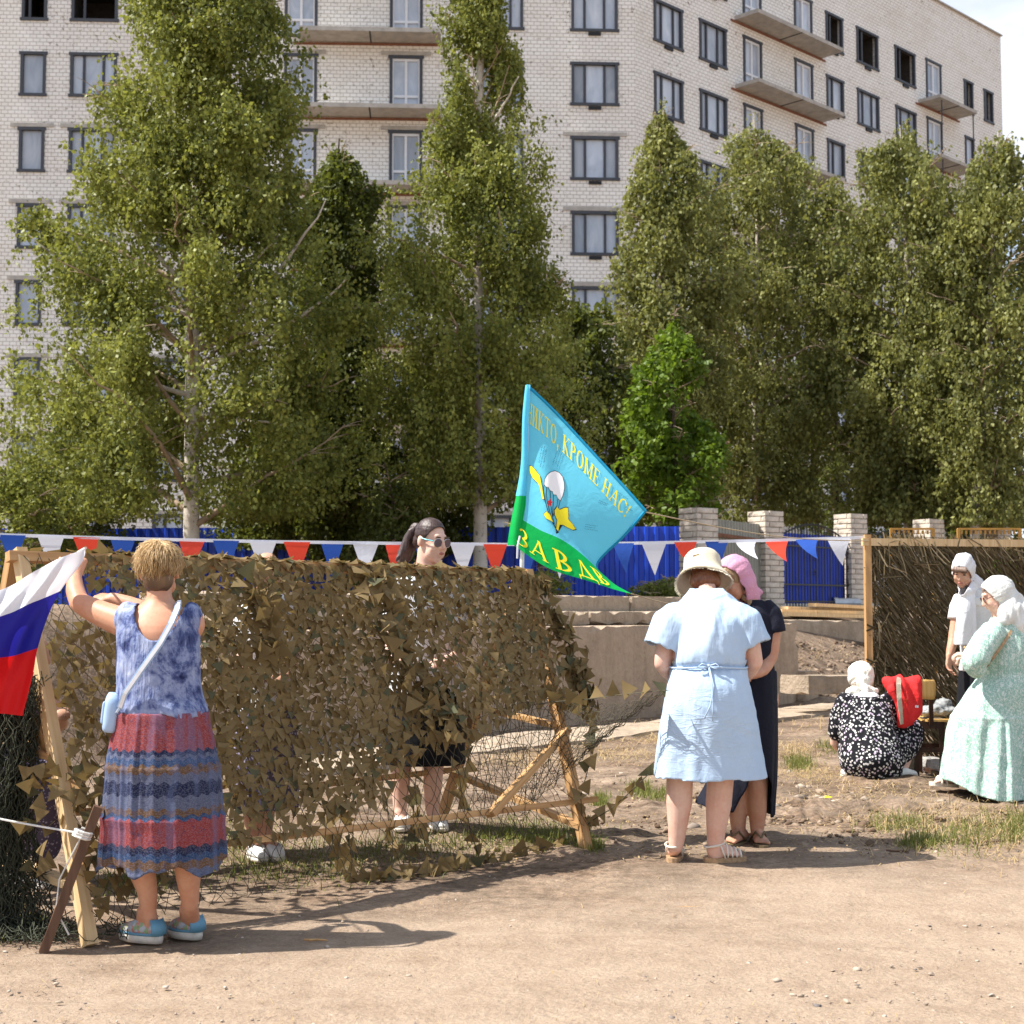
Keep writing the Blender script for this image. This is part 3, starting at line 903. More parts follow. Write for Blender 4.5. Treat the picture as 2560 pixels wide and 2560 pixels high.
dp = link_obj('fence_prop', MB().box((0, 0, 0.45), (0.10, 0.10, 0.9)).box((0, 0.06, 0.9), (0.16, 0.16, 0.05)).mesh('p', MAT['brown_bark']))
dp.location = (pp.x, pp.y, 1.33); tag(dp, 'short dark wooden post standing before the blue fence', 'post')

# ---------------------------------------------------------------- gate pillars of cream brick
def brick_mesh(seed):
    me = rough_box((0.375, 0.118, 0.096), seed, 0.007, 4, 2, 2); me.materials.append(MAT['pillar_brick']); return me
BR = [brick_mesh(200 + i) for i in range(5)]
GA = math.atan2(9.5, 8.45)
PIL = [((1708, 1784), 27.0, 1270), ((1879, 1948), 29.5, 1278), ((2094, 2157), 32.0, 1285), ((2290, 2351), 34.2, 1298), ((2462, 2518), 36.8, 1308)]
plab = ['cream brick pillar where the blue sheet fence ends', 'cream brick pillar between the grey sheet door and the blue iron gate', 'cream brick pillar with a pipe at its foot, right of the blue gate',
        'cream brick pillar seen above the strip screen beside its first ochre bracket', 'cream brick pillar seen above the strip screen at the far end of the fence']
PC = []
for i, ((ua, ub), d, vt) in enumerate(PIL):
    c = at_y((ua + ub) / 2, vt, d); h = c.z - FZ
    PC.append(c)
    t = thing('brick_pillar', plab[i], 'pillar', (c.x, c.y, FZ), rotz=GA - 0.25, group='cream brick gate pillars')
    nC = int(round(h / 0.107)); ch = h / nC
    link_obj('mortar_core', MB().box((0, 0, h / 2 - 0.01), (0.462, 0.462, h - 0.03)).mesh('core', MAT['mortar']), t)
    lo = 0 if i < 3 else nC - 7
    for k in range(lo, nC):
        for q in range(4):
            o = link_obj('brick', BR[(k * 3 + q + i) % 5], t)
            ang = q * math.pi / 2 + (0 if k % 2 else 0)
            off = 0.065 if k % 2 else -0.065
            p = Matrix.Rotation(ang, 3, 'Z') @ Vector((off, -0.193 + random.uniform(-0.006, 0.006), 0))
            o.location = (p.x, p.y, k * ch + 0.003); o.rotation_euler = (0, 0, ang + random.uniform(-0.01, 0.01))

# ---------------------------------------------------------------- gates between the pillars
def between(i, s): return PC[i].lerp(PC[i + 1], s)
def gate_base(i): p = between(i, 0); return (p.x, p.y, FZ)
def lvec(i, s, z): p = between(i, s) - between(i, 0); return Vector((p.x, p.y, z))
# grey sheet door
t = thing('sheet_door', 'grey corrugated metal door with rusty top rail between two brick pillars', 'gate', gate_base(0))
dv = lvec(0, 1, 0); L = dv.length
sm = corrugated(L - 0.5, 1.62, 0.13, 0.02); sm.materials.append(MAT['greysheet'])
o = link_obj('sheet', sm, t); q = dv * (0.25 / L); o.location = (q.x, q.y, 0.05); o.rotation_euler = (0, 0, math.atan2(dv.y, dv.x))
link_obj('top_rail', MB().beam(lvec(0, 0.12, 1.38) + Vector((0.03, -0.03, 0)), lvec(0, 0.88, 1.34) + Vector((0.03, -0.03, 0)), 0.05, 0.07).mesh('r', MAT['rust']), t)
# iron gate with blue sheet
def iron_gate(i, label, sheet, arch=True):
    t = thing('iron_gate', label, 'gate', gate_base(i))
    dv = lvec(i, 1, 0); L = dv.length; e = dv / L; ang = math.atan2(dv.y, dv.x)
    fr = Vector((e.y, -e.x, 0))
    a0, a1 = 0.3, L - 0.3
    if sheet:
        sm = corrugated(a1 - a0, 1.42, 0.2, 0.02); sm.materials.append(MAT['blue'])
        o = link_obj('blue_sheet', sm, t); q = e * a0; o.location = (q.x, q.y, 0.12); o.rotation_euler = (0, 0, ang)
    n = int((a1 - a0) / 0.115)
    bar = MB().tube([(0, 0, 0), (0, 0, 1.0)], [0.013, 0.013], 5).mesh('bar', MAT['iron'])
    for k in range(n + 1):
        s_ = k / n; a = a0 + (a1 - a0) * s_
        top = 1.42 + (0.30 * math.sin(math.pi * s_) if arch else 0.12)
        o = link_obj('bar', bar, t); q = e * a + fr * 0.07; o.location = (q.x, q.y, 0.06); o.scale = (1, 1, top)
    for zz in (0.16, 0.5, 1.28):
        link_obj('cross_bar', MB().beam(e * a0 + fr * 0.085 + Vector((0, 0, zz)), e * a1 + fr * 0.085 + Vector((0, 0, zz)), 0.022, 0.035).mesh('r', MAT['iron']), t)
    if arch:
        pts = [e * (a0 + (a1 - a0) * s_ / 14) + fr * 0.085 + Vector((0, 0, 1.44 + 0.30 * math.sin(math.pi * s_ / 14))) for s_ in range(15)]
        link_obj('arch', MB().tube(pts, [0.018] * 15, 5).mesh('arch', MAT['iron']), t)
    # scroll ornaments
    for s_ in (0.0, 0.5, 1.0):
        a = a0 + (a1 - a0) * s_
        for dz in (1.05, 0.75) if s_ == 0.5 else (1.15, 0.85, 0.55, 0.25):
            c = e * a + fr * 0.1 + Vector((0, 0, dz))
            pts = []
            for k in range(16):
                th = k / 15 * 3.2 * math.pi; r = 0.075 * (1 - k / 20)
                pts.append(c + e * (math.cos(th) * r) + Vector((0, 0, math.sin(th) * r)))
            link_obj('scroll', MB().tube(pts, [0.011] * 16, 4).mesh('scroll', MAT['iron']), t)
iron_gate(1, 'black wrought iron gate backed with blue sheet between brick pillars', True)
iron_gate(2, 'black wrought iron fence section without sheet next to the blue gate', False, True)
iron_gate(3, 'black wrought iron fence section behind the ochre brackets', False, True)
pc = at_y(2115, 1512, 31.4)
o = MB().tube([(0, 0, 0), (0.55, 0.1, 0)], [0.11, 0.11], 12).tube([(-0.03, -0.01, 0), (0.06, 0.01, 0)], [0.13, 0.13], 12).obj('metal_pipe', MAT['galv'])
o.location = (pc.x - 0.25, pc.y, FZ + 0.13); tag(o, 'short grey metal pipe lying at the foot of a brick pillar', 'pipe')
# plinth under the gates
for i, ct in ((0, 'concrete_grey'), (1, 'concrete_grey'), (2, 'concrete_grey')):
    a = between(i, 0) ; b = between(i, 1)
    me = rough_box(((b - a).length + 0.1, 0.7, 0.16), 300 + i, 0.01, 8, 3, 2); me.materials.append(MAT[ct])
    o = link_obj('gate_plinth', me); o.location = ((a.x + b.x) / 2 + 0.25, (a.y + b.y) / 2 - 0.3, FZ - 0.13); o.rotation_euler = (0, 0, GA)
    tag(o, ['flat concrete plinth below the grey sheet door', 'flat concrete plinth below the blue iron gate', 'flat concrete plinth below the bare iron fence'][i], 'plinth')

# ---------------------------------------------------------------- apartment building
Cn = Vector((5.05, 60.1, 0)); DL = Vector((22.2, 1.15, 0)).normalized(); DR = Vector((0.715, 0.70, 0)).normalized()
NL = Vector((DL.y, -DL.x, 0)); NR = Vector((DR.y, -DR.x, 0))
BZ = 1.2
bld = thing('apartment_building', 'unfinished white brick apartment block with dark window frames behind the trees', 'building', (Cn.x, Cn.y, BZ))
def fac(u, v, left):
    p = on_plane(u, v, Cn, NL if left else NR)
    return (p - Cn).dot(DL if left else DR), p.z - BZ
def z3(X): return 1500 + X / 1.8226
aF, zt = fac(1485, 156, True); _, zb4 = fac(1485, 717, True); _, zbot = fac(1485, 265, True)
PITCH = (zt - zb4) / 3.0
WH = zt - zbot
rowtop = lambda k: zt - (k - 1) * PITCH            # k=1 is the row under the frame's top edge
RTOP = -1                                          # uppermost storey
_, roof_z = fac(2501, 92, False)
aEnd, _ = fac(2501, 92, False)
KMAX = int((zt + 0) / PITCH) + 1
def wall_face(name, org, d, nrm, a0, a1, z0, z1, ops, rev=0.28):
    As = sorted(set([a0, a1] + [o[0] for o in ops] + [o[1] for o in ops]))
    Zs = sorted(set([z0, z1] + [o[2] for o in ops] + [o[3] for o in ops]))
    v = []; f = []; uv = []
    def quad(ps, us):
        b = len(v); v.extend(ps); f.append((b, b + 1, b + 2, b + 3)); uv.extend(us)
    P = lambda a, z, dep=0: org + d * a - nrm * dep + Vector((0, 0, z))
    for z_a, z_b in zip(Zs[:-1], Zs[1:]):
        run = None
        segs = []
        for a_a, a_b in zip(As[:-1], As[1:]):
            ca, cz = (a_a + a_b) / 2, (z_a + z_b) / 2
            hole = any(o[0] < ca < o[1] and o[2] < cz < o[3] for o in ops)
            if hole: run = None
            elif run is None: run = [a_a, a_b]; segs.append(run)
            else: run[1] = a_b
        for s0, s1 in segs:
            quad([P(s0, z_a), P(s1, z_a), P(s1, z_b), P(s0, z_b)], [(s0, z_a), (s1, z_a), (s1, z_b), (s0, z_b)])
    for (p, q, r, s_) in ops:
        quad([P(p, r), P(p, s_), P(p, s_, rev), P(p, r, rev)], [(p, r), (p, s_), (p + rev, s_), (p + rev, r)])
        quad([P(q, r), P(q, r, rev), P(q, s_, rev), P(q, s_)], [(q, r), (q + rev, r), (q + rev, s_), (q, s_)])
        quad([P(p, r), P(p, r, rev), P(q, r, rev), P(q, r)], [(p, r), (p, r + rev), (q, r + rev), (q, r)])
        quad([P(p, s_), P(q, s_), P(q, s_, rev), P(p, s_, rev)], [(p, s_), (q, s_), (q, s_ + rev), (p, s_ + rev)])
    me = to_mesh(name, v, f, MAT['facade'])
    ul = me.uv_layers.new(name='UVMap'); ul.data.foreach_set('uv', [c for t_ in uv for c in t_])
    return link_obj(name, me, bld)
WCACHE = {}
def win_meshes(kind, w, h):
    key = (kind, round(w, 2), round(h, 2))
    if key in WCACHE: return WCACHE[key]
    fr = MB(); T = 0.115; pan = []
    dark = kind != 'door'
    # surround, proud of the wall (y < 0 is outside)
    for x in (-w / 2 + T / 2, w / 2 - T / 2): fr.box((x, 0.02, h / 2), (T, 0.16, h))
    fr.box((0, 0.022, h - T / 2), (w + 0.12, 0.17, T)); fr.box((0, 0.022, T / 2), (w + 0.12, 0.19, T))
    iw = w - 2 * T
    if kind == 'w3': cuts = [-iw / 2, -iw * 0.24, iw * 0.24, iw / 2]
    elif kind == 'w2': cuts = [-iw / 2, -iw * 0.12, iw / 2]
    elif kind == 'door': cuts = [-iw / 2, 0, iw / 2]
    elif kind == 'open': cuts = [-iw / 2, -iw * 0.25, iw / 2]
    else: cuts = [-iw / 2, iw / 2]
    inner = MB()
    for c in cuts[1:-1]: (fr if dark else inner).box((c, 0.06, h / 2), (0.10, 0.08, h - 2 * T + 0.004))
    if not dark:
        for c in (cuts[0], cuts[-1]): inner.box((c, 0.055, h / 2), (0.12, 0.09, h - 2 * T))
        inner.box((0, 0.058, T + 0.62), (iw, 0.085, 0.10)); inner.box((0, 0.058, h - T - 0.05), (iw, 0.086, 0.1)); inner.box((0, 0.058, T + 0.05), (iw, 0.086, 0.1))
    if kind != 'open':
        for c0, c1 in zip(cuts[:-1], cuts[1:]):
            pan.append(to_mesh('pane', [(c0, 0.09, T), (c1, 0.09, T), (c1, 0.09, h - T), (c0, 0.09, h - T)], [(0, 1, 2, 3)], MAT['film']))
    room = None
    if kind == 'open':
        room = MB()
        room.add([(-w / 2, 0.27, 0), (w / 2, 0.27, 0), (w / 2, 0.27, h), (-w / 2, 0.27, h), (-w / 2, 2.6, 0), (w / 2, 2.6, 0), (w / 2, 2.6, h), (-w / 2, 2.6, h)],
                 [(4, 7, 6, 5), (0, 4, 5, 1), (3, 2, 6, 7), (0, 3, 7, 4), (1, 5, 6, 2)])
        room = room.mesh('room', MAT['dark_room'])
    WCACHE[key] = (fr.mesh('window', MAT['wframe']), pan, inner.mesh('sash', MAT['wwhite']) if inner.v else None, room)
    return WCACHE[key]
ventm = MB().box((0, 0, 0), (0.52, 0.1, 0.13)).mesh('vent', MAT['black'])
def add_window(left, kind, a0, a1, zlo, zhi, vent=False, lintel=False):
    d, nrm = (DL, NL) if left else (DR, NR)
    w = a1 - a0; h = zhi - zlo
    frm, pan, sash, room = win_meshes(kind, w, h)
    o = link_obj('balcony_door' if kind == 'door' else 'window', frm, bld)
    p = d * ((a0 + a1) / 2) + nrm * 0.0
    o.location = (p.x, p.y, zlo); o.rotation_euler = (0, 0, math.atan2(d.y, d.x))
    for m_ in pan: link_obj('pane', m_, o)
    if sash: link_obj('sash', sash, o)
    if room: link_obj('interior', room, o)
    if vent:
        c = link_obj('vent', ventm, o); c.location = (0, -0.03, -0.10)
    if lintel:
        c = link_obj('lintel', MB().box((0, 0, 0), (w + 0.7, 0.07, 0.16)).mesh('lintel', MAT['slab']), o); c.location = (0, -0.012, h + 0.1)
opsL = []; opsR = []; jobs = []
# left facade columns, from photo pixels at the height of row 1
colsL = [('w2', 38, 86, 'n'), ('w3', 132, 220, 'n'), ('w3', 300, 380, 'n'), ('door', 536, 598, 'd'), ('door', 735, 797, 'd'), ('w3', 905, 987, 'n'), ('w3', 1078, 1166, 'v'), ('w3', -190, -100, 'n')]
for kind, x0, x1, md in colsL:
    a0, _ = fac(x0 * 1.3251, 230, True); a1, _ = fac(x1 * 1.3251, 230, True)
    if kind == 'w2': kind = 'w1'
    for k in range(-1, KMAX):
        hi = rowtop(k); lo = hi - WH
        kd = kind
        if md == 'd': hi += 0.12; lo = hi - 2.42
        if lo < 0.4: continue
        if k <= 0 and x0 in (38, 132): kd = 'open'
        opsL.append((a0, a1, lo, hi)); jobs.append((True, kd, a0, a1, lo, hi, md == 'v', k >= 2 or md == 'd'))
colsR = [('w3', 247, 377, 1), ('w3', 455, 577, 1), ('door', 655, 738, 0), ('door', 889, 970, 0), ('w2', 1033, 1110, 1), ('w3', 1173, 1270, 1), ('w3', 1347, 1438, 1), ('door', 1488, 1556, 0), ('w1', 1660, 1700, 0), ('w1', 1750, 1790, 0)]
# heights of the right face follow the same storeys
for kind, x0, x1, vent in colsR:
    vref = 300
    a0, _ = fac(z3(x0), vref, False); a1, _ = fac(z3(x1), vref, False)
    for k in range(-1, KMAX):
        hi = rowtop(k); lo = hi - WH
        kd = kind
        if kind == 'door': hi += 0.12; lo = hi - 2.42
        if lo < 0.4: continue
        if k == -1 and kind != 'door': kd = 'open'
        opsR.append((a0, a1, lo, hi)); jobs.append((False, kd, a0, a1, lo, hi, bool(vent), False))
aL = -26.0
wall_face('wall', Vector((0, 0, 0)), DL, NL, aL, 0.0, 0.0, roof_z, opsL)
wall_face('wall', Vector((0, 0, 0)), DR, NR, 0.0, aEnd, 0.0, roof_z, opsR)
pL = DL * aL; pR = DR * aEnd
back = [pL, pR, pR + Vector((-9, 9, 0)), pL + Vector((0, 16, 0))]
v = [(*p.xy, 0) for p in back] + [(*p.xy, roof_z) for p in back]
me = to_mesh('wall', v, [(1, 2, 6, 5), (2, 3, 7, 6), (3, 0, 4, 7)], MAT['facade']); me.uv_layers.new(name='UVMap')
link_obj('wall', me, bld)
zr = roof_z - 0.25
rf = [(*pL.xy, zr), (0, 0.15, zr), (*pR.xy, zr), (*(pR + Vector((-9, 9, 0))).xy, zr), (*(pL + Vector((0, 16, 0))).xy, zr)]
link_obj('roof', to_mesh('roof', rf, [(0, 1, 2, 3, 4)], MAT['slab']), bld)
cp = MB().beam(pL + NL * 0.0 + Vector((0, 0, roof_z + 0.05)), DL * 0.02 + Vector((0, 0, roof_z + 0.05)), 0.3, 0.06).beam(Vector((0, 0, roof_z + 0.022)), pR + Vector((0, 0, roof_z + 0.022)), 0.3, 0.06)
link_obj('coping', cp.mesh('coping', MAT['slab']), bld)
for j in jobs: add_window(*j)
# balcony slabs with a red brick course under each
def balcony(left, a0, a1, z, dep, b0, b1, rods=()):
    d, nrm = (DL, NL) if left else (DR, NR)
    sl = MB()
    c = [d * a0, d * a1, d * b1 + nrm * dep, d * b0 + nrm * dep]
    sl.add([p + Vector((0, 0, z - 0.17)) for p in c] + [p + Vector((0, 0, z)) for p in c], [(3, 2, 1, 0), (4, 5, 6, 7), (0, 1, 5, 4), (1, 2, 6, 5), (2, 3, 7, 6), (3, 0, 4, 7)])
    o = link_obj('balcony', sl.mesh('balcony', MAT['slab']), bld)
    m = MB().beam(d * (a0 - 0.3) + nrm * 0.02 + Vector((0, 0, z - 0.26)), d * (a1 + 0.3) + nrm * 0.02 + Vector((0, 0, z - 0.22)), 0.08, 0.09)
    link_obj('brick_band', m.mesh('band', MAT['red_brick']), o)
    mid = d * ((b0 + b1) / 2)
    m = MB().beam(mid + nrm * 0.05 + Vector((0, 0, z - 0.18)), mid + nrm * (dep + 0.01) + Vector((0, 0, z - 0.18)), 0.05, 0.03)
    link_obj('joint', m.mesh('joint', MAT['dark_room']), o)
    for r in rods:
        q = d * r + nrm * (dep - 0.2)
        link_obj('rod', MB().tube([q + Vector((0, 0, z - PITCH)), q + Vector((0, 0, z - 0.1))], [0.035, 0.035], 5).mesh('rod', MAT['wframe']), o)
b0, _ = fac(566 * 1.3251, 270, True); b1, _ = fac(832 * 1.3251, 270, True)
c0, _ = fac(z3(618), 300, False); c1, _ = fac(z3(1012), 300, False); e0, _ = fac(z3(1452), 300, False); e1, _ = fac(z3(1622), 300, False)
for k in range(-1, KMAX):
    z = rowtop(k) + 0.12 - 2.42
    if z < 0.5: continue
    balcony(True, b0, b1, z, 1.25, b0 + 0.05, b1 - 0.05)
    balcony(False, c0, c1, z, 1.25, c0 + 0.05, c1 - 0.05)
    balcony(False, e0, e1, z, 1.25, e0 + 0.05, e1 - 0.05, (e0 + 0.5, e1 - 0.1))
# ---------------------------------------------------------------- trees
def tube_np(pts, rad, seg):
    pts = np.asarray(pts, float); n = len(pts)
    t = np.gradient(pts, axis=0); t /= np.linalg.norm(t, axis=1)[:, None] + 1e-9
    ref = np.array([1.0, 0.2, 0.1])
    a = np.cross(t, ref); a /= np.linalg.norm(a, axis=1)[:, None] + 1e-9
    b = np.cross(t, a)
    th = np.arange(seg) * 2 * np.pi / seg
    ring = a[:, None, :] * np.cos(th)[None, :, None] + b[:, None, :] * np.sin(th)[None, :, None]
    v = pts[:, None, :] + ring * np.asarray(rad)[:, None, None]
    i = np.arange(n - 1)[:, None] * seg; k = np.arange(seg)[None, :]; k2 = (k + 1) % seg
    f = np.stack([i + k, i + k2, i + seg + k2, i + seg + k], -1).reshape(-1, 4)
    return v.reshape(-1, 3), f

class Acc:
    def __init__(s): s.v = []; s.f = []; s.n = 0
    def add(s, v, f): s.v.append(v); s.f.append(f + s.n); s.n += len(v)
    def mesh(s, name, mat, smooth=True): return np_mesh(name, np.concatenate(s.v), np.concatenate(s.f), mat, smooth)

def leaves_mesh(name, pos, size, mat, rg, hang=0.6, aspect=0.72, tint=None):
    """one folded rhombus per leaf"""
    n = len(pos)
    th = rg.uniform(0, 2 * np.pi, n)
    el = rg.normal(-hang, 0.55, n)
    d = np.stack([np.cos(th) * np.cos(el), np.sin(th) * np.cos(el), np.sin(el)], -1)
    r = rg.normal(0, 1, (n, 3)); w = np.cross(d, r); w /= np.linalg.norm(w, axis=1)[:, None] + 1e-9
    nn = np.cross(d, w)
    L = size * rg.uniform(0.65, 1.3, n)[:, None]
    c = pos
    v = np.stack([c, c + d * L * 0.48 + w * L * aspect * 0.5 + nn * L * 0.08, c + d * L, c + d * L * 0.48 - w * L * aspect * 0.5 + nn * L * 0.08], 1).reshape(-1, 3)
    i = np.arange(n)[:, None] * 4
    f = np.concatenate([i + np.array([[0, 1, 2]]), i + np.array([[0, 2, 3]])])
    if tint is None: tint = rg.uniform(0, 1, n)
    return np_mesh(name, v, f, mat, False, {'tint': np.repeat(tint, 4)})

def grow_tree(name, label, base, H, prof, nleaf, leaf, mat, seed, trunk_r=0.14, low=0.16, nprim=34, weep=1.0, bark='bark', lean=(0, 0), group=None, trunk_mat2='branch', cat='tree', up=0.75, ydep=0.9, tall_limbs=(), bare=None):
    """prof: (height fraction, reach to the left, reach to the right) of the crown outline"""
    rg = np.random.default_rng(seed)
    pf = np.array(prof)
    root = thing(name, label, cat, base, group)
    nT = 16
    hz = np.linspace(0, 1, nT)
    wob = np.stack([0.10 * np.sin(hz * 7 + seed) * hz, 0.10 * np.cos(hz * 6 + seed) * hz, np.zeros(nT)], -1)
    tp = np.stack([lean[0] * hz ** 1.3, lean[1] * hz, hz * H], -1) + wob
    tr = trunk_r * (1 - hz) ** 0.8 + 0.012; tr[0] *= 1.25
    v, f = tube_np(tp, tr, 9)
    link_obj('trunk', np_mesh('trunk', v, f, MAT[bark], True), root)
    trunk_at = lambda h: np.array([np.interp(h, hz, tp[:, i]) for i in range(3)])
    def reach(h, az):
        l = np.interp(h, pf[:, 0], pf[:, 1]); r = np.interp(h, pf[:, 0], pf[:, 2])
        ca, sa = np.cos(az), np.sin(az)
        rx = np.where(ca > 0, r, l)
        ry = (l + r) / 2 * ydep
        return 1 / np.sqrt((ca / np.maximum(rx, .05)) ** 2 + (sa / np.maximum(ry, .05)) ** 2)
    limbs = Acc(); seeds = []; sw = []
    for i in range(nprim):
        h0 = low * 0.7 + (0.97 - low * 0.7) * ((i + rg.uniform(0, 1)) / nprim) ** 1.05
        az = i * 2.399963 + rg.uniform(-0.4, 0.4)
        rise = rg.uniform(0.05, 0.16) * up
        h1 = min(0.995, h0 + rise * (1.1 - 0.5 * h0))
        rc = reach(h1, az) * rg.uniform(0.82, 1.08)
        p0 = trunk_at(h0); tip = trunk_at(h1) * [1, 1, 0] + np.array([np.cos(az) * rc, np.sin(az) * rc, h1 * H])
        n = 9; t = np.linspace(0, 1, n)[:, None]
        mid = p0 * 0.5 + tip * 0.5 + np.array([0, 0, 0.10 * rc]) + rg.normal(0, 0.06 * rc, 3)
        pts = (1 - t) ** 2 * p0 + 2 * t * (1 - t) * mid + t ** 2 * tip
        pts += rg.normal(0, 0.02 * rc, pts.shape) * t
        r0 = min(0.055, 0.012 + 0.017 * rc) * (1.1 - 0.5 * h0)
        v, f = tube_np(pts, np.linspace(r0, 0.006, n), 5); limbs.add(v, f)
        nsub = max(3, int(3 + rc * 3.2))
        for j in range(nsub):
            tt = rg.uniform(0.22, 1.0)
            q = np.array([np.interp(tt, t[:, 0], pts[:, k]) for k in range(3)])
            a2 = az + rg.normal(0, 0.95); ln = rg.uniform(0.25, 0.55) * (0.35 + rc * 0.5) * (1.15 - 0.5 * tt)
            e = q + np.array([np.cos(a2) * ln, np.sin(a2) * ln, rg.uniform(-0.1, 0.5) * ln])
            m2 = (q + e) / 2 + np.array([0, 0, 0.12 * ln])
            s5 = np.linspace(0, 1, 5)[:, None]
            sp = (1 - s5) ** 2 * q + 2 * s5 * (1 - s5) * m2 + s5 ** 2 * e
            v, f = tube_np(sp, np.linspace(0.011, 0.004, 5), 3); limbs.add(v, f)
            k = rg.integers(3, 6)
            for s_ in rg.uniform(0.2, 1.0, k):
                seeds.append(np.array([np.interp(s_, s5[:, 0], sp[:, c]) for c in range(3)])); sw.append(0.7 + 0.6 * s_)
    link_obj('limb', limbs.mesh('limb', MAT[trunk_mat2]), root)
    for (h0, dx, dy, dz, r0) in tall_limbs:
        p0 = trunk_at(h0); tip = p0 + np.array([dx, dy, dz]); t = np.linspace(0, 1, 12)[:, None]
        mid = (p0 + tip) / 2 + np.array([dx * 0.12, dy * 0.1, -0.16 * abs(dz)])
        pts = (1 - t) ** 2 * p0 + 2 * t * (1 - t) * mid + t ** 2 * tip + rg.normal(0, 0.025, (12, 3)) * t
        v, f = tube_np(pts, np.linspace(r0, 0.01, 12), 6)
        link_obj('limb', np_mesh('limb', v, f, MAT['bark'], True), root)
        for s_ in rg.uniform(0.45, 1, 14):
            seeds.append(np.array([np.interp(s_, t[:, 0], pts[:, c]) for c in range(3)]) + rg.normal(0, 0.15, 3)); sw.append(1.0)
    # twigs inside the crown
    nf = len(seeds)
    hf = low * 0.8 + (0.97 - low * 0.8) * rg.random(nf) ** 1.15; af = rg.uniform(0, 2 * np.pi, nf); rf_ = np.sqrt(rg.random(nf)) * 0.97 * reach(hf, af)
    tc = np.stack([np.interp(hf, hz, tp[:, 0]), np.interp(hf, hz, tp[:, 1]), hf * H], -1)
    seeds = np.concatenate([np.array(seeds), tc + np.stack([np.cos(af) * rf_, np.sin(af) * rf_, np.zeros(nf)], -1)]); ns = len(seeds)
    # each seed carries several hanging twigs
    per = 14
    nstr = max(ns, nleaf // per)
    pick = rg.integers(0, ns, nstr)
    o = seeds[pick] + rg.normal(0, 0.13, (nstr, 3)) * [1, 1, 0.8]
    ln = rg.gamma(3.0, 0.13, nstr) * weep + 0.12
    dirx = rg.normal(0, 0.55 if weep < 1 else 0.32, (nstr, 3)); dirx[:, 2] = 0
    tl = rg.uniform(0, 1, (nstr, per)) ** 0.9
    s = tl * ln[:, None]
    drop = -(tl ** 1.25) * ln[:, None] * min(1.0, 0.35 + 0.55 * weep) + 0.10 * (1 - tl) * ln[:, None] * (1.2 - weep)
    pos = o[:, None, :] + dirx[:, None, :] * (s * (1 - 0.35 * tl))[:, :, None]
    pos[:, :, 2] += drop
    pos += rg.normal(0, 0.028 + leaf * 0.25, pos.shape)
    pos = pos.reshape(-1, 3)
    # ragged limit of the crown
    lob = 0.95 if H > 9 else 1.6
    hh = pos[:, 2] / H
    tx = np.interp(hh, hz, tp[:, 0]); ty = np.interp(hh, hz, tp[:, 1])
    dx = pos[:, 0] - tx; dy = pos[:, 1] - ty
    lim = reach(np.clip(hh + 0.03, 0, 1), np.arctan2(dy, dx)) * (1.20 + 0.42 * vnoise(pos[:, 0] * lob, pos[:, 1] * lob, pos[:, 2] * lob * 0.8, seed) + 0.14 * fbm(pos[:, 0] * 3, pos[:, 1] * 3, pos[:, 2] * 3, 2, seed + 2))
    keep = (np.hypot(dx, dy) < lim) & (hh > low * 0.8) & (hh < 1.01)
    # gaps between clumps
    gap = fbm(pos[:, 0] * 1.15, pos[:, 1] * 1.15, pos[:, 2] * 0.9, 3, seed + 5)
    if weep > 1: gap = fbm(pos[:, 0] * 1.5, pos[:, 1] * 1.5, pos[:, 2] * 0.75, 3, seed + 5)
    shell = sstep(0.45, 0.95, np.hypot(dx, dy) / np.maximum(lim, .05))
    keep &= gap > -0.55 + 0.60 * shell + 0.10 * rg.normal(0, 1, len(pos))
    if bare:
        rr_ = np.hypot(dx, dy)
        keep &= ~((hh < bare[0]) & (np.abs(dx) < bare[3]) & (dy < 0.1) & (rg.random(len(pos)) < 0.9))
        keep &= ~((hh < bare[0]) & (rr_ < bare[1] * (1 + 0.5 * gap)) & (dy < 0.3) & (rg.random(len(pos)) < bare[2]))
    pos = pos[keep]
    tint = np.clip(0.45 + 0.28 * fbm(pos[:, 0] * 0.9, pos[:, 1] * 0.9, pos[:, 2] * 0.9, 2, seed + 9) + rg.normal(0, 0.2, len(pos)), 0, 1)
    cr = link_obj('crown', leaves_mesh('crown', pos, leaf, MAT[mat], rg, hang=0.35 + 0.45 * weep, tint=tint), root)
    tag(cr, kind='stuff')
    return root

S1 = lambda d: 1.3251 * d / F         # metres per 1932-pixel at distance d
def prof_px(base_z, H, d, xt, rows):
    """rows of (y, xl, xr) in the small picture -> profile"""
    out = []
    for y, xl, xr in rows:
        p = at_y(0, y * 1.3251, d); h = (p.z - base_z) / H
        k = S1(d) * 0.985
        out.append((h, max(0.05, (xt - xl) * k), max(0.05, (xr - xt) * k)))
    out.sort()
    return out
def tree_base(x, d, z=None):
    p = at_y(x * 1.3251, 1300, d); return (p.x, d, tzf(p.x, d) - 0.05 if z is None else z)

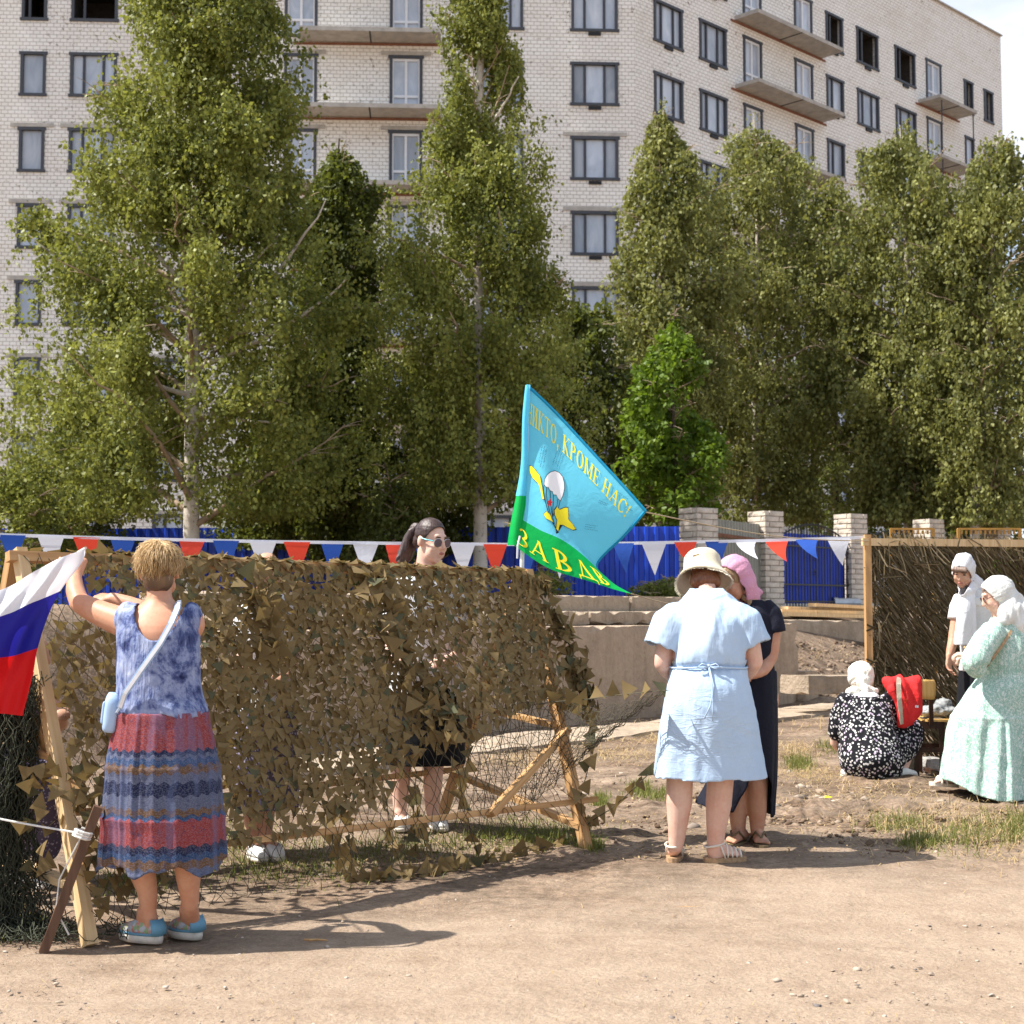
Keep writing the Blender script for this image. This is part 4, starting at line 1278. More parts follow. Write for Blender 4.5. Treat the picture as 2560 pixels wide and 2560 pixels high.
# tall birch on the left, with pale limbs
d = 23.5; b = tree_base(362, d); H = 14.2
grow_tree('birch_tree', 'tall leafy birch with pale trunk standing behind the blonde woman', b, H,
          prof_px(b[2], H, d, 365, [(1030, 380, 330), (1000, 20, 560), (900, -40, 640), (800, -70, 690), (700, -60, 690), (600, -30, 680), (540, 30, 670), (450, 25, 660), (380, 60, 640), (300, 150, 605), (200, 150, 600), (100, 190, 590), (0, 205, 565), (-120, 240, 520), (-260, 300, 450), (-400, 350, 400)]),
          240000, 0.076, 'birch_leaf', 3, trunk_r=0.125, low=0.13, nprim=54, weep=0.95, bare=(0.42, 0.9, 0.65, 0.28), group='birches before the blue fence',
          tall_limbs=[(0.30, 2.2, -0.7, 2.1, 0.06), (0.27, 2.6, -0.9, 1.3, 0.055), (0.29, -1.6, -1.1, 1.5, 0.06), (0.36, -1.5, -0.9, 2.0, 0.05), (0.38, 0.9, -1.1, 2.2, 0.055), (0.33, -2.4, -0.8, 1.1, 0.042), (0.24, -1.9, -1.0, 0.7, 0.042), (0.22, 1.6, -1.1, -0.3, 0.042), (0.42, -0.9, -1.0, 1.6, 0.04), (0.34, 1.5, -1.1, 0.9, 0.04)])
# darker companion tree behind it
d = 27.0; b = tree_base(640, d); H = at_y(0, 262 * 1.3251, d).z - b[2]
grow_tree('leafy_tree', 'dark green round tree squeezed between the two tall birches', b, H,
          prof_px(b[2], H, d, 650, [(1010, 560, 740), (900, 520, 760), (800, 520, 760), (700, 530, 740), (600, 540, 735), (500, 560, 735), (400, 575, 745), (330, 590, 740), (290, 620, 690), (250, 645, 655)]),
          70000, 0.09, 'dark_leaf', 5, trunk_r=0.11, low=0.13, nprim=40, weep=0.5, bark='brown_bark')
# second tall birch
d = 25.5; b = tree_base(906, d); H = 15.0
grow_tree('birch_tree', 'tall slender birch with white trunk standing behind the woman in sunglasses', b, H,
          prof_px(b[2], H, d, 906, [(1015, 800, 1000), (960, 700, 1100), (850, 660, 1150), (740, 660, 1160), (640, 680, 1130), (540, 690, 1090), (450, 705, 1085), (380, 725, 1075), (300, 760, 1020), (230, 790, 1010), (190, 800, 1030), (150, 800, 985), (80, 795, 975), (0, 788, 962), (-100, 800, 955), (-250, 850, 935)]),
          170000, 0.073, 'birch_leaf', 8, trunk_r=0.115, low=0.15, nprim=52, weep=1.25, bare=(0.40, 0.4, 0.4, 0.05), group='birches before the blue fence',
          tall_limbs=[(0.3, 1.2, -0.5, 1.3, 0.035), (0.27, -1.2, -0.6, 0.9, 0.03), (0.55, 0.7, -0.5, 0.9, 0.03)])
# trees behind the gates
right = [
 ('birch_tree', 'tall weeping birch with narrow pointed top beside the building corner', 1250, 35.0, [(1000, 1180, 1330), (850, 1150, 1370), (700, 1140, 1400), (600, 1150, 1400), (500, 1155, 1400), (400, 1165, 1390), (330, 1175, 1370), (270, 1190, 1310), (230, 1212, 1280), (190, 1230, 1256)], 48000, 1.3, 'birch_leaf_far', 14),
 ('birch_tree', 'broad weeping birch with rounded crown behind the grey sheet door', 1430, 38.0, [(1000, 1320, 1570), (850, 1300, 1580), (700, 1260, 1630), (600, 1260, 1630), (500, 1270, 1630), (400, 1285, 1620), (330, 1305, 1600), (290, 1330, 1560), (255, 1355, 1500), (215, 1385, 1430)], 66000, 1.5, 'birch_leaf_far', 15),
 ('birch_tree', 'wide weeping birch with twin tops behind the strip screen', 1715, 36.5, [(1000, 1590, 1840), (850, 1560, 1860), (700, 1525, 1890), (600, 1525, 1890), (500, 1530, 1885), (420, 1535, 1870), (360, 1545, 1855), (315, 1575, 1840), (280, 1615, 1815), (238, 1660, 1750)], 70000, 1.6, 'birch_leaf_far', 16),
 ('birch_tree', 'leaning weeping birch partly cut by the right edge, against the sky', 1905, 35.0, [(1000, 1800, 2060), (850, 1790, 2080), (700, 1765, 2110), (600, 1770, 2110), (500, 1785, 2100), (400, 1800, 2080), (340, 1838, 2040), (300, 1850, 2000), (250, 1870, 1940)], 48000, 1.6, 'birch_leaf_far', 17)]
for nm, lab, xt, d, rows, nl, wp, mt, sdd in right:
    b = tree_base(xt, d); H = at_y(0, rows[-1][0] * 1.3251, d).z - b[2]
    ln = (0.9, 0) if xt == 1905 else (0, 0)
    grow_tree(nm, lab, (b[0] - ln[0], b[1], b[2]), H, prof_px(b[2], H, d, xt, rows), int(nl * 1.25), 0.108, mt, sdd, trunk_r=0.125, low=0.22, nprim=46, weep=wp, group='weeping birches behind the gates', lean=ln)
# dim trees deeper in, closing the gap behind the gates
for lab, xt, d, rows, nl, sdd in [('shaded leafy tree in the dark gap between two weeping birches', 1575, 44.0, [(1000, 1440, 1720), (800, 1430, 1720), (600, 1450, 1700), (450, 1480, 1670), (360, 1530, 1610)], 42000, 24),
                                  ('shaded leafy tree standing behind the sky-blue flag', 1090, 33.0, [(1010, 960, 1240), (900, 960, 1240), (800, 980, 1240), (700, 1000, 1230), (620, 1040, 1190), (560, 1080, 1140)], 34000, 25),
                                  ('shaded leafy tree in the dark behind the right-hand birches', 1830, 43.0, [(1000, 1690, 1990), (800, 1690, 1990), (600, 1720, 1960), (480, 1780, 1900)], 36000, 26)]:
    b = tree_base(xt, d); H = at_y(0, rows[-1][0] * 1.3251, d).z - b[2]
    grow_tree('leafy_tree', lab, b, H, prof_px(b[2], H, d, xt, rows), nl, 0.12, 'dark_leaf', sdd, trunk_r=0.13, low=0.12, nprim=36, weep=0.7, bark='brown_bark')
# understorey in front of the fence
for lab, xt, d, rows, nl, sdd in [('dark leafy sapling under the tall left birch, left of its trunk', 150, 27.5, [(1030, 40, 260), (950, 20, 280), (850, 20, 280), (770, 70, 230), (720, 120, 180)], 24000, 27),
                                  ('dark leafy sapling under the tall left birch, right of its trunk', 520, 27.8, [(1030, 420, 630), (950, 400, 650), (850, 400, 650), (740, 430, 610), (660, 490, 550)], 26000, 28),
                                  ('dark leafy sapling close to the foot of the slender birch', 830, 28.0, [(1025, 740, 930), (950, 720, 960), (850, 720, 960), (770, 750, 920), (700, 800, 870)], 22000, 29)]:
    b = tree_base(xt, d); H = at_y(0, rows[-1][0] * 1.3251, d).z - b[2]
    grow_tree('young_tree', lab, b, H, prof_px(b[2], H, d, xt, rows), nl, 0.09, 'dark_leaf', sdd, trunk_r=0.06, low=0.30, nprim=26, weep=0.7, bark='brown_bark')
# bright maple
d = 30.5; b = tree_base(1275, d); H = at_y(0, 575 * 1.3251, d).z - b[2]
grow_tree('maple_tree', 'bright green young maple beside the flag, before the weeping birches', b, H,
          prof_px(b[2], H, d, 1275, [(1000, 1190, 1370), (950, 1170, 1385), (850, 1165, 1385), (750, 1190, 1360), (700, 1205, 1345), (650, 1215, 1330), (610, 1245, 1300), (575, 1270, 1280)]),
          20000, 0.13, 'maple_leaf', 31, trunk_r=0.07, low=0.14, nprim=30, weep=0.25, bark='brown_bark', up=0.5)
# shrubs in front of the fence
def shrub(label, x, y, d, w, h, n, leaf, mat, seed, name='shrub'):
    p = at_y(x * 1.3251, y * 1.3251, d); z0 = tzf(p.x, d)
    top = p.z - z0
    grow_tree(name, label, (p.x, d, z0 - 0.03), max(top, 0.4), [(0, w * 0.5, w * 0.5), (0.4, w, w), (0.75, w * 0.8, w * 0.8), (1, w * 0.2, w * 0.2)], n, leaf, mat, seed, trunk_r=0.03, low=0.05, nprim=18, weep=0.4, bark='brown_bark', up=1.0, cat='shrub')
shrub('rounded shrub before the blue fence, left of the woman in sunglasses', 735, 872, 24.6, 0.75, 1, 9000, 0.075, 'dark_leaf', 41)
shrub('low bush of pale leaves at the left edge below the birch', 25, 880, 22.5, 1.1, 1, 11000, 0.075, 'birch_leaf', 42)
shrub('low weedy bush under the sky-blue flag', 1040, 1065, 25.4, 0.5, 1, 1000, 0.06, 'birch_leaf', 43)
shrub('leafy bush beyond the far end of the strip screen', 1925, 1010, 17.5, 0.75, 1, 7000, 0.07, 'maple_leaf', 44)
shrub('thin weeds before the blue fence beside the brick pillar', 1255, 1085, 25.6, 0.6, 1, 600, 0.05, 'birch_leaf', 45)
# ---------------------------------------------------------------- wooden A-frame
FLf = Vector((-1.70, 6.12, 0.0)); FRf = Vector((0.404, 8.19, tzf(0.404, 8.19)))
FLt = Vector((-2.17, 6.59, 1.585)); FRt = Vector((0.09, 8.51, 1.545))
RLf = Vector((-2.62, 7.12, tzf(-2.62, 7.12))); RRf = Vector((-0.42, 8.80, tzf(-0.42, 8.80)))
frame = thing('net_trestle', 'pine A-frame trestle carrying the brown camouflage net', 'frame', FLf)
def fpart(name, p0, p1, w=0.045, h=0.03, up=(0.7, -0.7, 0.2), mat='wood'):
    p0 = Vector(p0); p1 = Vector(p1)
    d = p1 - p0
    me = MB().beam((0, 0, 0), (0, 0, d.length), w, h, (1, 0, 0)).mesh(name, MAT[mat])
    o = link_obj(name, me, frame); o.location = p0 - FLf
    q = d.to_track_quat('Z', 'X'); z = d.normalized()
    upv = Vector(up); x = (upv - z * upv.dot(z)).normalized(); y = z.cross(x)
    o.rotation_euler = Matrix((x, y, z)).transposed().to_euler()
    return o
fpart('leg', FLf, FLt + (FLt - FLf) * 0.02, 0.05, 0.055, mat='wood_pale'); fpart('leg', FRf, FRt + (FRt - FRf) * 0.02, 0.05, 0.055)
fpart('leg', RLf, FLt + Vector((-0.05, 0.05, 0.0)), 0.045, 0.05); fpart('leg', RRf, FRt + Vector((-0.05, 0.05, 0.0)), 0.045, 0.05)
along = (FRf - FLf).normalized()
fpart('top_rail', FLt - along * 0.06, FRt + along * 0.02, 0.045, 0.05)
def fl(s): return FLf.lerp(FLt, s)
def fr(s): return FRf.lerp(FRt, s)
nrm_f = Vector((0.7, -0.71, 0.0))
fpart('front_rail', fl(0.205) + nrm_f * 0.04, fr(0.175) + nrm_f * 0.045 + along * 0.1, 0.03, 0.062)
fpart('rear_rail', RLf.lerp(FLt, 0.22), RRf.lerp(FRt, 0.22), 0.03, 0.06)
fpart('side_rail', fr(0.085), RRf.lerp(FRt, 0.20), 0.06, 0.03, (0, 0, 1)); fpart('side_rail', fr(0.44), RRf.lerp(FRt, 0.47), 0.06, 0.03, (0, 0, 1))
fpart('side_rail', fl(0.13) + along * 0.03, RLf.lerp(FLt, 0.16), 0.07, 0.032, (0, 0, 1), 'wood_pale')
fpart('side_rail', fl(0.46), RLf.lerp(FLt, 0.5), 0.06, 0.03, (0, 0, 1))
fpart('brace', fr(0.43) + nrm_f * 0.05, fr(0.17).lerp(fl(0.20), 0.24) + nrm_f * 0.075, 0.03, 0.06)
fpart('brace', fl(0.60) + Vector((-0.14, 0.1, 0.0)), fl(0.36) + nrm_f * 0.03 + along * 0.05, 0.03, 0.06)
#fpart('mid_post', fr(0.17).lerp(fl(0.20), 0.40) - nrm_f * 0.0, fr(0.95).lerp(fl(0.97), 0.40), 0.03, 0.05)

# ---------------------------------------------------------------- camouflage net on the frame
def patch_variant(seed):
    """three-cornered cloth piece, curled: origin at the tie, hanging along -Z"""
    rg_ = random.Random(seed)
    n = 4; pts = {}
    A = Vector((-0.5 + rg_.uniform(-.1, .1), 0, 0.18 + rg_.uniform(-.12, .2))); B = Vector((0.5 + rg_.uniform(-.1, .1), 0, 0.10 + rg_.uniform(-.15, .2))); C = Vector((rg_.uniform(-.35, .35), 0, -0.72 + rg_.uniform(-.12, .12)))
    cu, cv = rg_.uniform(-0.6, 0.6), rg_.uniform(-0.4, 0.6)
    v = []; f = []; ix = {}
    for i in range(n + 1):
        for j in range(n + 1 - i):
            a, b = i / n, j / n; c = 1 - a - b
            p = A * a + B * b + C * c
            bulge = 0.30 * math.sin(math.pi * min(1, a + b)) * cu
            p = Vector((p.x, -(p.x * p.x * cu * 0.8 + (p.z - 0.1) ** 2 * cv * 0.7 + bulge * 0.5), p.z))
            # slightly rounded sides
            p += Vector((p.x, 0, p.z)) * 0.28 * (27 * a * b * c - 0.0) * 0 
            ix[(i, j)] = len(v); v.append(p)
    for i in range(n):
        for j in range(n - i):
            f.append((ix[(i, j)], ix[(i + 1, j)], ix[(i, j + 1)]))
            if j < n - i - 1: f.append((ix[(i + 1, j)], ix[(i + 1, j + 1)], ix[(i, j + 1)]))
    return v, f
PV = [patch_variant(500 + i) for i in range(12)]
PM = []
for v_, f_ in PV:
    me = to_mesh('cloth_patch', v_, f_, MAT['patch'], True); PM.append(me)
def rot_to(nrm, roll):
    n = Vector(nrm).normalized(); zax = Vector((0, 0, 1)); zax = (zax - n * zax.dot(n)).normalized(); xax = zax.cross(-n) * 1.0
    M = Matrix((xax, -n, zax)).transposed()
    return M @ Matrix.Rotation(roll, 3, 'Y')
class Patches:
    def __init__(s): s.items = []
    def put(s, p, nrm, size, roll=0.0, tilt=0.0, var=None):
        M = rot_to(nrm, roll) @ Matrix.Rotation(tilt, 3, 'X')
        s.items.append((Vector(p), M, size, random.randrange(12) if var is None else var, random.random()))
    def build(s, root, nobj, name='cloth_patch', score=None):
        rp = root.location
        it = sorted(s.items, key=(score or (lambda q: q[0].y / q[2])))
        for p, M, sz, va, t in it[:nobj]:
            o = link_obj(name, PM[va], root)
            o.matrix_basis = Matrix.LocRotScale(p - rp, M.to_quaternion(), Vector((sz, sz, sz)))
        vs = []; fs = []; tn = []
        for p, M, sz, va, t in it[nobj:]:
            b = len(vs); v_, f_ = PV[va]
            vs.extend([tuple(M @ (q * sz) + p - rp) for q in v_]); fs.extend([(a + b, c + b, d_ + b) for a, c, d_ in f_]); tn.extend([t] * len(v_))
        if vs:
            me = np_mesh(name, np.array(vs), np.array(fs), MAT['patch'], True, {'tint': tn})
            o = link_obj(name, me, root); tag(o, kind='stuff')

net = thing('camouflage_net', 'brown three-cornered patch camouflage net draped over the pine A-frame', 'net', (-0.9, 7.3, 0))
BL = FLf.lerp(FLt, 0.05) + Vector((0.06, -0.06, 0)); BRt = FRf.lerp(FRt, 0.10) + Vector((0.05, -0.05, 0))
def net_pt(a, b, off=0.0):
    """a along the rail, b from the rail down the front"""
    T = FLt.lerp(FRt, a) + nrm_f * 0.03 + Vector((0, 0, 0.004)); B = BL.lerp(BRt, a)
    p = T.lerp(B, b)
    bul = 0.05 * math.sin(a * 9.0 + 2 * b) + 0.05 * math.sin(a * 23 + b * 5) + 0.04 * math.sin(b * 7 + a * 4)
    return p + nrm_f * (off + (0.03 + bul * 0.7) * math.sin(math.pi * min(1, b * 1.1)))
NFR = nrm_f + Vector((0, 0, 0.28))
pt = Patches()
rr = random.Random(5)
def px_of(p):
    q = Vector(p) - Vector((0, 0, CAMZ)); c, s_ = math.cos(TILT), math.sin(TILT)
    dep = q.y * c + q.z * s_; up = -q.y * s_ + q.z * c
    return 1280 + F * q.x / dep, 1280 - F * up / dep
L_net = (FRt - FLt).length
# rows of patches tied on slanting cords
na, nb = 94, 46
for j in range(nb):
    for i in range(-6, na + 6):
        a = (i + (j % 2) * 0.5 + 0.28 * j % 1.0 + rr.uniform(-.22, .22)) / na; b = (j + rr.uniform(-.25, .25)) / nb
        if a < 0.0 or a > 1.0: continue
        p = net_pt(a, b); u, v = px_of(p)
        lim = np.interp(a, [0, 0.10, 0.14, 0.24, 0.34, 0.52, 0.62, 0.74, 0.86, 1.0], [0.96, 0.95, 0.86, 0.85, 0.86, 0.80, 0.66, 0.62, 0.54, 0.48])
        dens = 0.97 if b < lim - 0.08 else (0.55 if b < lim else (0.0))
        if a < 0.13: dens = min(dens, 0.42 if b > 0.1 else 0.5)
        if a < 0.08 and b < 0.2: dens = 0
        if 0.13 < a < 0.25 and 0.4 < b: dens *= 0.75
        if rr.random() > dens: continue
        pt.put(p + nrm_f * rr.uniform(0.0, 0.03), NFR + Vector((rr.gauss(0, .15), rr.gauss(0, .15), rr.gauss(0, .15))), rr.uniform(0.051, 0.067), rr.gauss(-0.4, 0.3), rr.gauss(0.0, 0.25))
# bunched extra patches: vertical gathers near the middle and over the rail
for _ in range(120):
    b = rr.random() ** 1.2 * 0.62; a = 0.60 + 0.13 * b + rr.gauss(0, 0.018)
    pt.put(net_pt(a, b, 0.05 + rr.uniform(0, .04)), NFR + Vector((rr.gauss(0, .5), rr.gauss(0, .5), rr.gauss(0, .4))), rr.uniform(0.07, 0.10), rr.uniform(-3, 3), rr.gauss(0, .5))
for _ in range(46):
    b = rr.random() * 0.30; a = 0.37 + 0.02 * b + rr.gauss(0, 0.014)
    pt.put(net_pt(a, b, 0.05 + rr.uniform(0, .04)), NFR + Vector((rr.gauss(0, .5), rr.gauss(0, .5), rr.gauss(0, .4))), rr.uniform(0.07, 0.10), rr.uniform(-3, 3), rr.gauss(0, .5))
for _ in range(230):
    a = 0.1 + 0.9 * rr.random(); T = FLt.lerp(FRt, a)
    pt.put(T + Vector((rr.gauss(0, .02), rr.gauss(0, .02), 0.022 + rr.random() * 0.010)), (rr.gauss(0, .25) + .15, rr.gauss(0, .25) - .2, 1.5), rr.uniform(0.05, 0.07), rr.uniform(-3, 3), rr.gauss(0, .3))
# right-hand edge of the net bunches and bellies out
for _ in range(230):
    b = rr.random(); a = 1.0 + 0.045 * math.sin(b * 3) + rr.gauss(0, 0.022)
    T = net_pt(1.0, b * 0.58, 0.0) + along * ((a - 1.0) * 2.2 + 0.10 * b) + Vector((0.0, 0, 0))
    pt.put(T + nrm_f * rr.uniform(-0.05, 0.05), NFR + Vector((0.5 + rr.gauss(0, .5), rr.gauss(0, .5), rr.gauss(0, .4))), rr.uniform(0.065, 0.09), rr.gauss(-.3, .8), rr.gauss(0, .5))
# rear side of the net, lit from behind
RN = Vector((-0.66, 0.70, 0.35))
for j in range(24):
    for i in range(52):
        a = (i + 0.5 * (j % 2) + rr.uniform(-.3, .3)) / 52; b = (j + rr.uniform(-.3, .3)) / 24
        lim = np.interp(a, [0, 0.2, 0.5, 0.62, 0.68, 1], [0.82, 0.9, 0.88, 0.72, 0.3, 0.12])
        if b > lim or rr.random() > 0.55: continue
        T = FLt.lerp(FRt, a); B = RLf.lerp(RRf, a) + Vector((0, 0, 0.05)); p = T.lerp(B, b) + RN * 0.05
        pt.put(p, RN + Vector((rr.gauss(0, .3), rr.gauss(0, .3), rr.gauss(0, .3))), rr.uniform(0.065, 0.09), rr.gauss(0, .6), rr.gauss(0, .4))
# hanging strings of patches
strands = []
def strand(pts, step=0.075, size=(0.075, 0.098), jit=0.01):
    P = [Vector(p) for p in pts]
    strands.append(P)
    carry = 0.0
    for p, q in zip(P[:-1], P[1:]):
        d = q - p; L = d.length; s = carry
        while s < L:
            c = p + d * (s / L) + Vector((rr.gauss(0, jit), rr.gauss(0, jit), abs(rr.gauss(0, jit))))
            pt.put(c, (0.5 + rr.gauss(0, .4), -0.8 + rr.gauss(0, .4), rr.gauss(0.15, .25)), rr.uniform(*size), rr.gauss(0, .8), rr.gauss(0, .4))
            s += step * rr.uniform(0.75, 1.25)
        carry = s - L
def sag(p0, p1, n, drop):
    return [Vector(p0).lerp(Vector(p1), i / n) - Vector((0, 0, drop * math.sin(math.pi * i / n))) for i in range(n + 1)]
HB = at_y(1668, 1726, 7.62)
e1 = at_y(1185, 1762, 8.35); e2 = at_y(1390, 1752, 8.22)
strand([e1, at_y(1205, 1775, 8.25), at_y(1300, 1768, 8.2), at_y(1378, 1755, 8.12), at_y(1470, 1748, 8.0), at_y(1557, 1736, 7.85), HB], 0.10)
strand([at_y(1230, 1745, 8.4), at_y(1330, 1735, 8.3), e2, at_y(1430, 1745, 8.25)], 0.055)
strand([e2, at_y(1435, 1770, 8.2), at_y(1478, 1800, 8.15), at_y(1482, 1840, 8.1)], 0.028, jit=0.02)
strand([at_y(1482, 1840, 8.1), at_y(1476, 1900, 8.1), at_y(1452, 1990, 8.1), at_y(1455, 2040, 8.12)], 0.07)
gs = [on_ground(u, v) + Vector((0, 0, 0.02)) for u, v in ((1452, 2085), (1390, 2120), (1310, 2140), (1215, 2160), (1120, 2185), (1060, 2195), (960, 2205), (860, 2208))]
strand([at_y(1622, 1935, 7.9), at_y(1570, 1985, 7.95), at_y(1528, 2022, 8.0), at_y(1482, 2050, 8.05)] + gs, 0.072)
strand(gs[2:], 0.085); strand(gs[3:], 0.09)
for (a, b, u2, v2) in [(0.40, 0.76, 850, 2195), (0.43, 0.78, 885, 2185), (0.50, 0.74, 1000, 2175), (0.57, 0.66, 1075, 2165), (0.60, 0.62, 1040, 2150), (0.66, 0.62, 1195, 2150), (0.72, 0.58, 1150, 2030)]:
    p0 = net_pt(a, b); g_ = on_ground(u2, v2) + Vector((0, 0, 0.03)) if v2 > 2100 else at_y(u2, v2, 7.9)
    strand([p0, p0.lerp(g_, 0.33) + Vector((0.05, -0.04, 0.05)), p0.lerp(g_, 0.66) + Vector((0.01, -0.04, 0.02)), g_], 0.078)
pt.build(net, 300)

# net cords: diamond mesh, front face and the bare piece pulled out to the right
cords = Acc()
def cord(pts, r=0.0017):
    v_, f_ = tube_np(np.array([tuple(p) for p in pts]) - np.array(net.location), np.full(len(pts), r), 3); cords.add(v_, f_)
NA, NB = 54, 34
def wob(i, j): return Vector((0.012 * math.sin(i * 2.1 + j), 0.008 * math.sin(j * 1.7 + i), 0.012 * math.sin(i * 1.3 - j * 2.2)))
for i in range(-NB // 2, NA + 1):
    for sgn in (1, -1):
        pts = []
        for j in range(NB + 1):
            a = (i + sgn * j * 0.5 + (NB * 0.25 if sgn < 0 else -NB * 0.0)) / NA; b = j / NB * 1.02
            if -0.001 <= a <= 1.001: pts.append(net_pt(a, min(b, 1.0)) + wob(i, j))
        if len(pts) > 2: cord(pts)
# loose netting from the frame edge towards the two women
c00 = at_y(1395, 1752, 8.2); c10 = HB; c01 = at_y(1300, 2040, 8.15); c11 = at_y(1500, 1850, 8.0)
def pull(s, t):
    top = c00.lerp(c10, s); bot = c01.lerp(c11, s)
    return top.lerp(bot, t) + Vector((0, 0, -0.05 * math.sin(math.pi * s) * (1 - t)))
for i in range(30):
    cord([pull(i / 29, t / 14) + wob(i, t) for t in range(15)])
for j in range(13):
    cord([pull(t / 20, j / 12) + wob(j, t) for t in range(21)])
c0 = net_pt(0.74, 0.52); c1 = at_y(1395, 1752, 8.2); c2 = at_y(1190, 2035, 8.05); c3 = at_y(1325, 2035, 8.12)
for i in range(16): cord([c0.lerp(c1, i / 15).lerp(c2.lerp(c3, i / 15), t / 12) + wob(i, t) for t in range(13)])
for j in range(15): cord([c0.lerp(c2, j / 14).lerp(c1.lerp(c3, j / 14), t / 10) + wob(t, j) for t in range(11)])
for P in strands: cord(P, 0.003)
tag(link_obj('cord_mesh', cords.mesh('cord_mesh', MAT['cord'], False), net), kind='stuff')

# ---------------------------------------------------------------- dark green netting bunched at the left edge
heap = thing('dark_netting', 'dark green fishing-type netting hanging in a bunch at the left end of the frame', 'net', (-2.2, 6.35, 0))
hc = Acc(); hr = random.Random(9)
def heap_pt(th, t, lay):
    """hangs from the rail end, spreads at the ground"""
    z = 1.06 * (1 - t)
    cx = -2.20 + 0.05 * math.sin(3 * t + lay); cy = 6.42 - 0.10 * t
    r = (0.125 + 0.05 * math.sin(5 * t + lay * 2) + 0.16 * max(0, t - 0.55) * 1.5) * (0.55 + 0.16 * lay)
    r *= 1 + 0.22 * math.sin(th * 3 + lay + 6 * t)
    return Vector((cx + r * math.cos(th) * 1.2, cy + r * math.sin(th) * 0.8, 0.012 + z))
for lay in range(4):
    n = 46; m = 34
    for i in range(n):
        for sgn in (1, -1):
            pts = []
            for j in range(m + 1):
                th = 2 * math.pi * (i + sgn * j * 0.5) / n
                pts.append(heap_pt(th, j / m, lay) + Vector((hr.gauss(0, .012), hr.gauss(0, .012), hr.gauss(0, .009))))
            v_, f_ = tube_np(np.array([tuple(p) for p in pts]) - np.array(heap.location), np.full(len(pts), 0.0026), 3); hc.add(v_, f_)
for k in range(150):       # loose ends on the ground
    x = -2.05 + hr.gauss(0, .22); y = 6.25 + hr.gauss(0, .07); pts = []
    d_ = hr.uniform(0, 6.28)
    for j in range(7):
        pts.append((x, y, 0.015 + abs(hr.gauss(0, .03)))); d_ += hr.gauss(0, .8); x += 0.035 * math.cos(d_); y += 0.03 * math.sin(d_)
    v_, f_ = tube_np(np.array(pts) - np.array(heap.location), np.full(7, 0.0026), 3); hc.add(v_, f_)
tag(link_obj('cord_mesh', hc.mesh('cord_mesh', MAT['cord_green'], False), heap), kind='stuff')
hp = Patches()
for _ in range(46):
    p = on_ground(hr.uniform(120, 300), hr.uniform(2040, 2200)); z = hr.uniform(0.25, 0.75)
    hp.put(Vector((hr.uniform(-2.02, -1.72), 6.22 + hr.uniform(-.05, .1), z)), (0.3 + hr.gauss(0, .5), -0.8, hr.gauss(0.2, .3)), hr.uniform(0.055, 0.08), hr.gauss(0, .9), hr.gauss(0, .5))
for u, v in ((12, 2290), (30, 2296), (45, 2300), (5, 2300), (22, 2305)):
    hp.put(on_ground(u, v) + Vector((0, 0, 0.05)), (0.2, -0.7, 0.6), 0.10, hr.uniform(-1, 1), 0.3)
hp.build(heap, 60)

# brown stake with the guy rope
st = thing('wooden_stake', 'dark brown leaning stake tied with a white rope by the blonde woman', 'stake', at_y(109, 2343, 6.02))
sb = st.location; tip = at_y(246, 2016, 6.06)
me = MB().beam((0, 0, -0.06), tip - sb, 0.036, 0.045, (0.3, -1, 0)).mesh('stake', MAT['wood_dark']); link_obj('shaft', me, st)
kn = at_y(207, 2084, 6.03) - sb
ax = (tip - sb).normalized()
coil = [kn + Matrix.Rotation(k * 0.7, 3, ax) @ (ax.orthogonal().normalized() * 0.034) + ax * (k * 0.0012 - 0.02) for k in range(30)]
link_obj('rope_knot', MB().tube(coil, 0.006, 5).mesh('knot', MAT['rope_white']), st)
rp = MB().tube(sag(kn, at_y(-420, 1925, 6.3) - sb, 14, 0.03), 0.0042, 5).tube([kn, kn + Vector((-0.09, 0, -0.18)), kn + Vector((-0.10, -0.005, -0.30)), kn + Vector((-0.05, 0.01, -0.40))], 0.0036, 5)
link_obj('guy_rope', rp.mesh('rope', MAT['rope_white']), st)

# ---------------------------------------------------------------- flags
def coons(top, bottom, left, right):
    """patch from four boundary point lists (top/bottom run left->right; left/right run top->bottom)"""
    def cv(P):
        P = [Vector(p) for p in P]; n = len(P) - 1
        def f(t):
            x = min(max(t, 0), 1) * n; i = min(int(x), n - 1); k = x - i
            p0, p1, p2, p3 = P[max(i - 1, 0)], P[i], P[i + 1], P[min(i + 2, n)]
            return 0.5 * ((2 * p1) + (p2 - p0) * k + (2 * p0 - 5 * p1 + 4 * p2 - p3) * k * k + (3 * p1 - p0 - 3 * p2 + p3) * k ** 3)
        return f
    T, B, L, Rr = cv(top), cv(bottom), cv(left), cv(right)
    p00, p10, p01, p11 = T(0), T(1), B(0), B(1)
    def S(s, t):
        return T(s) * (1 - t) + B(s) * t + L(t) * (1 - s) + Rr(t) * s - (p00 * (1 - s) * (1 - t) + p10 * s * (1 - t) + p01 * (1 - s) * t + p11 * s * t)
    return S
def cloth_grid(S, s0, s1, t0, t1, ns, nt, mat, name, parent, org, extra=None, t0f=None, t1f=None):
    v = []; f = []
    for j in range(nt + 1):
        for i in range(ns + 1):
            s = s0 + (s1 - s0) * i / ns
            ta = t0f(s) if t0f else t0; tb = t1f(s) if t1f else t1
            t = ta + (tb - ta) * j / nt
            v.append(S(s, t) - org)
    for j in range(nt):
        for i in range(ns):
            a = j * (ns + 1) + i; f.append((a, a + 1, a + ns + 2, a + ns + 1))
    return link_obj(name, to_mesh(name, v, f, mat, True), parent)

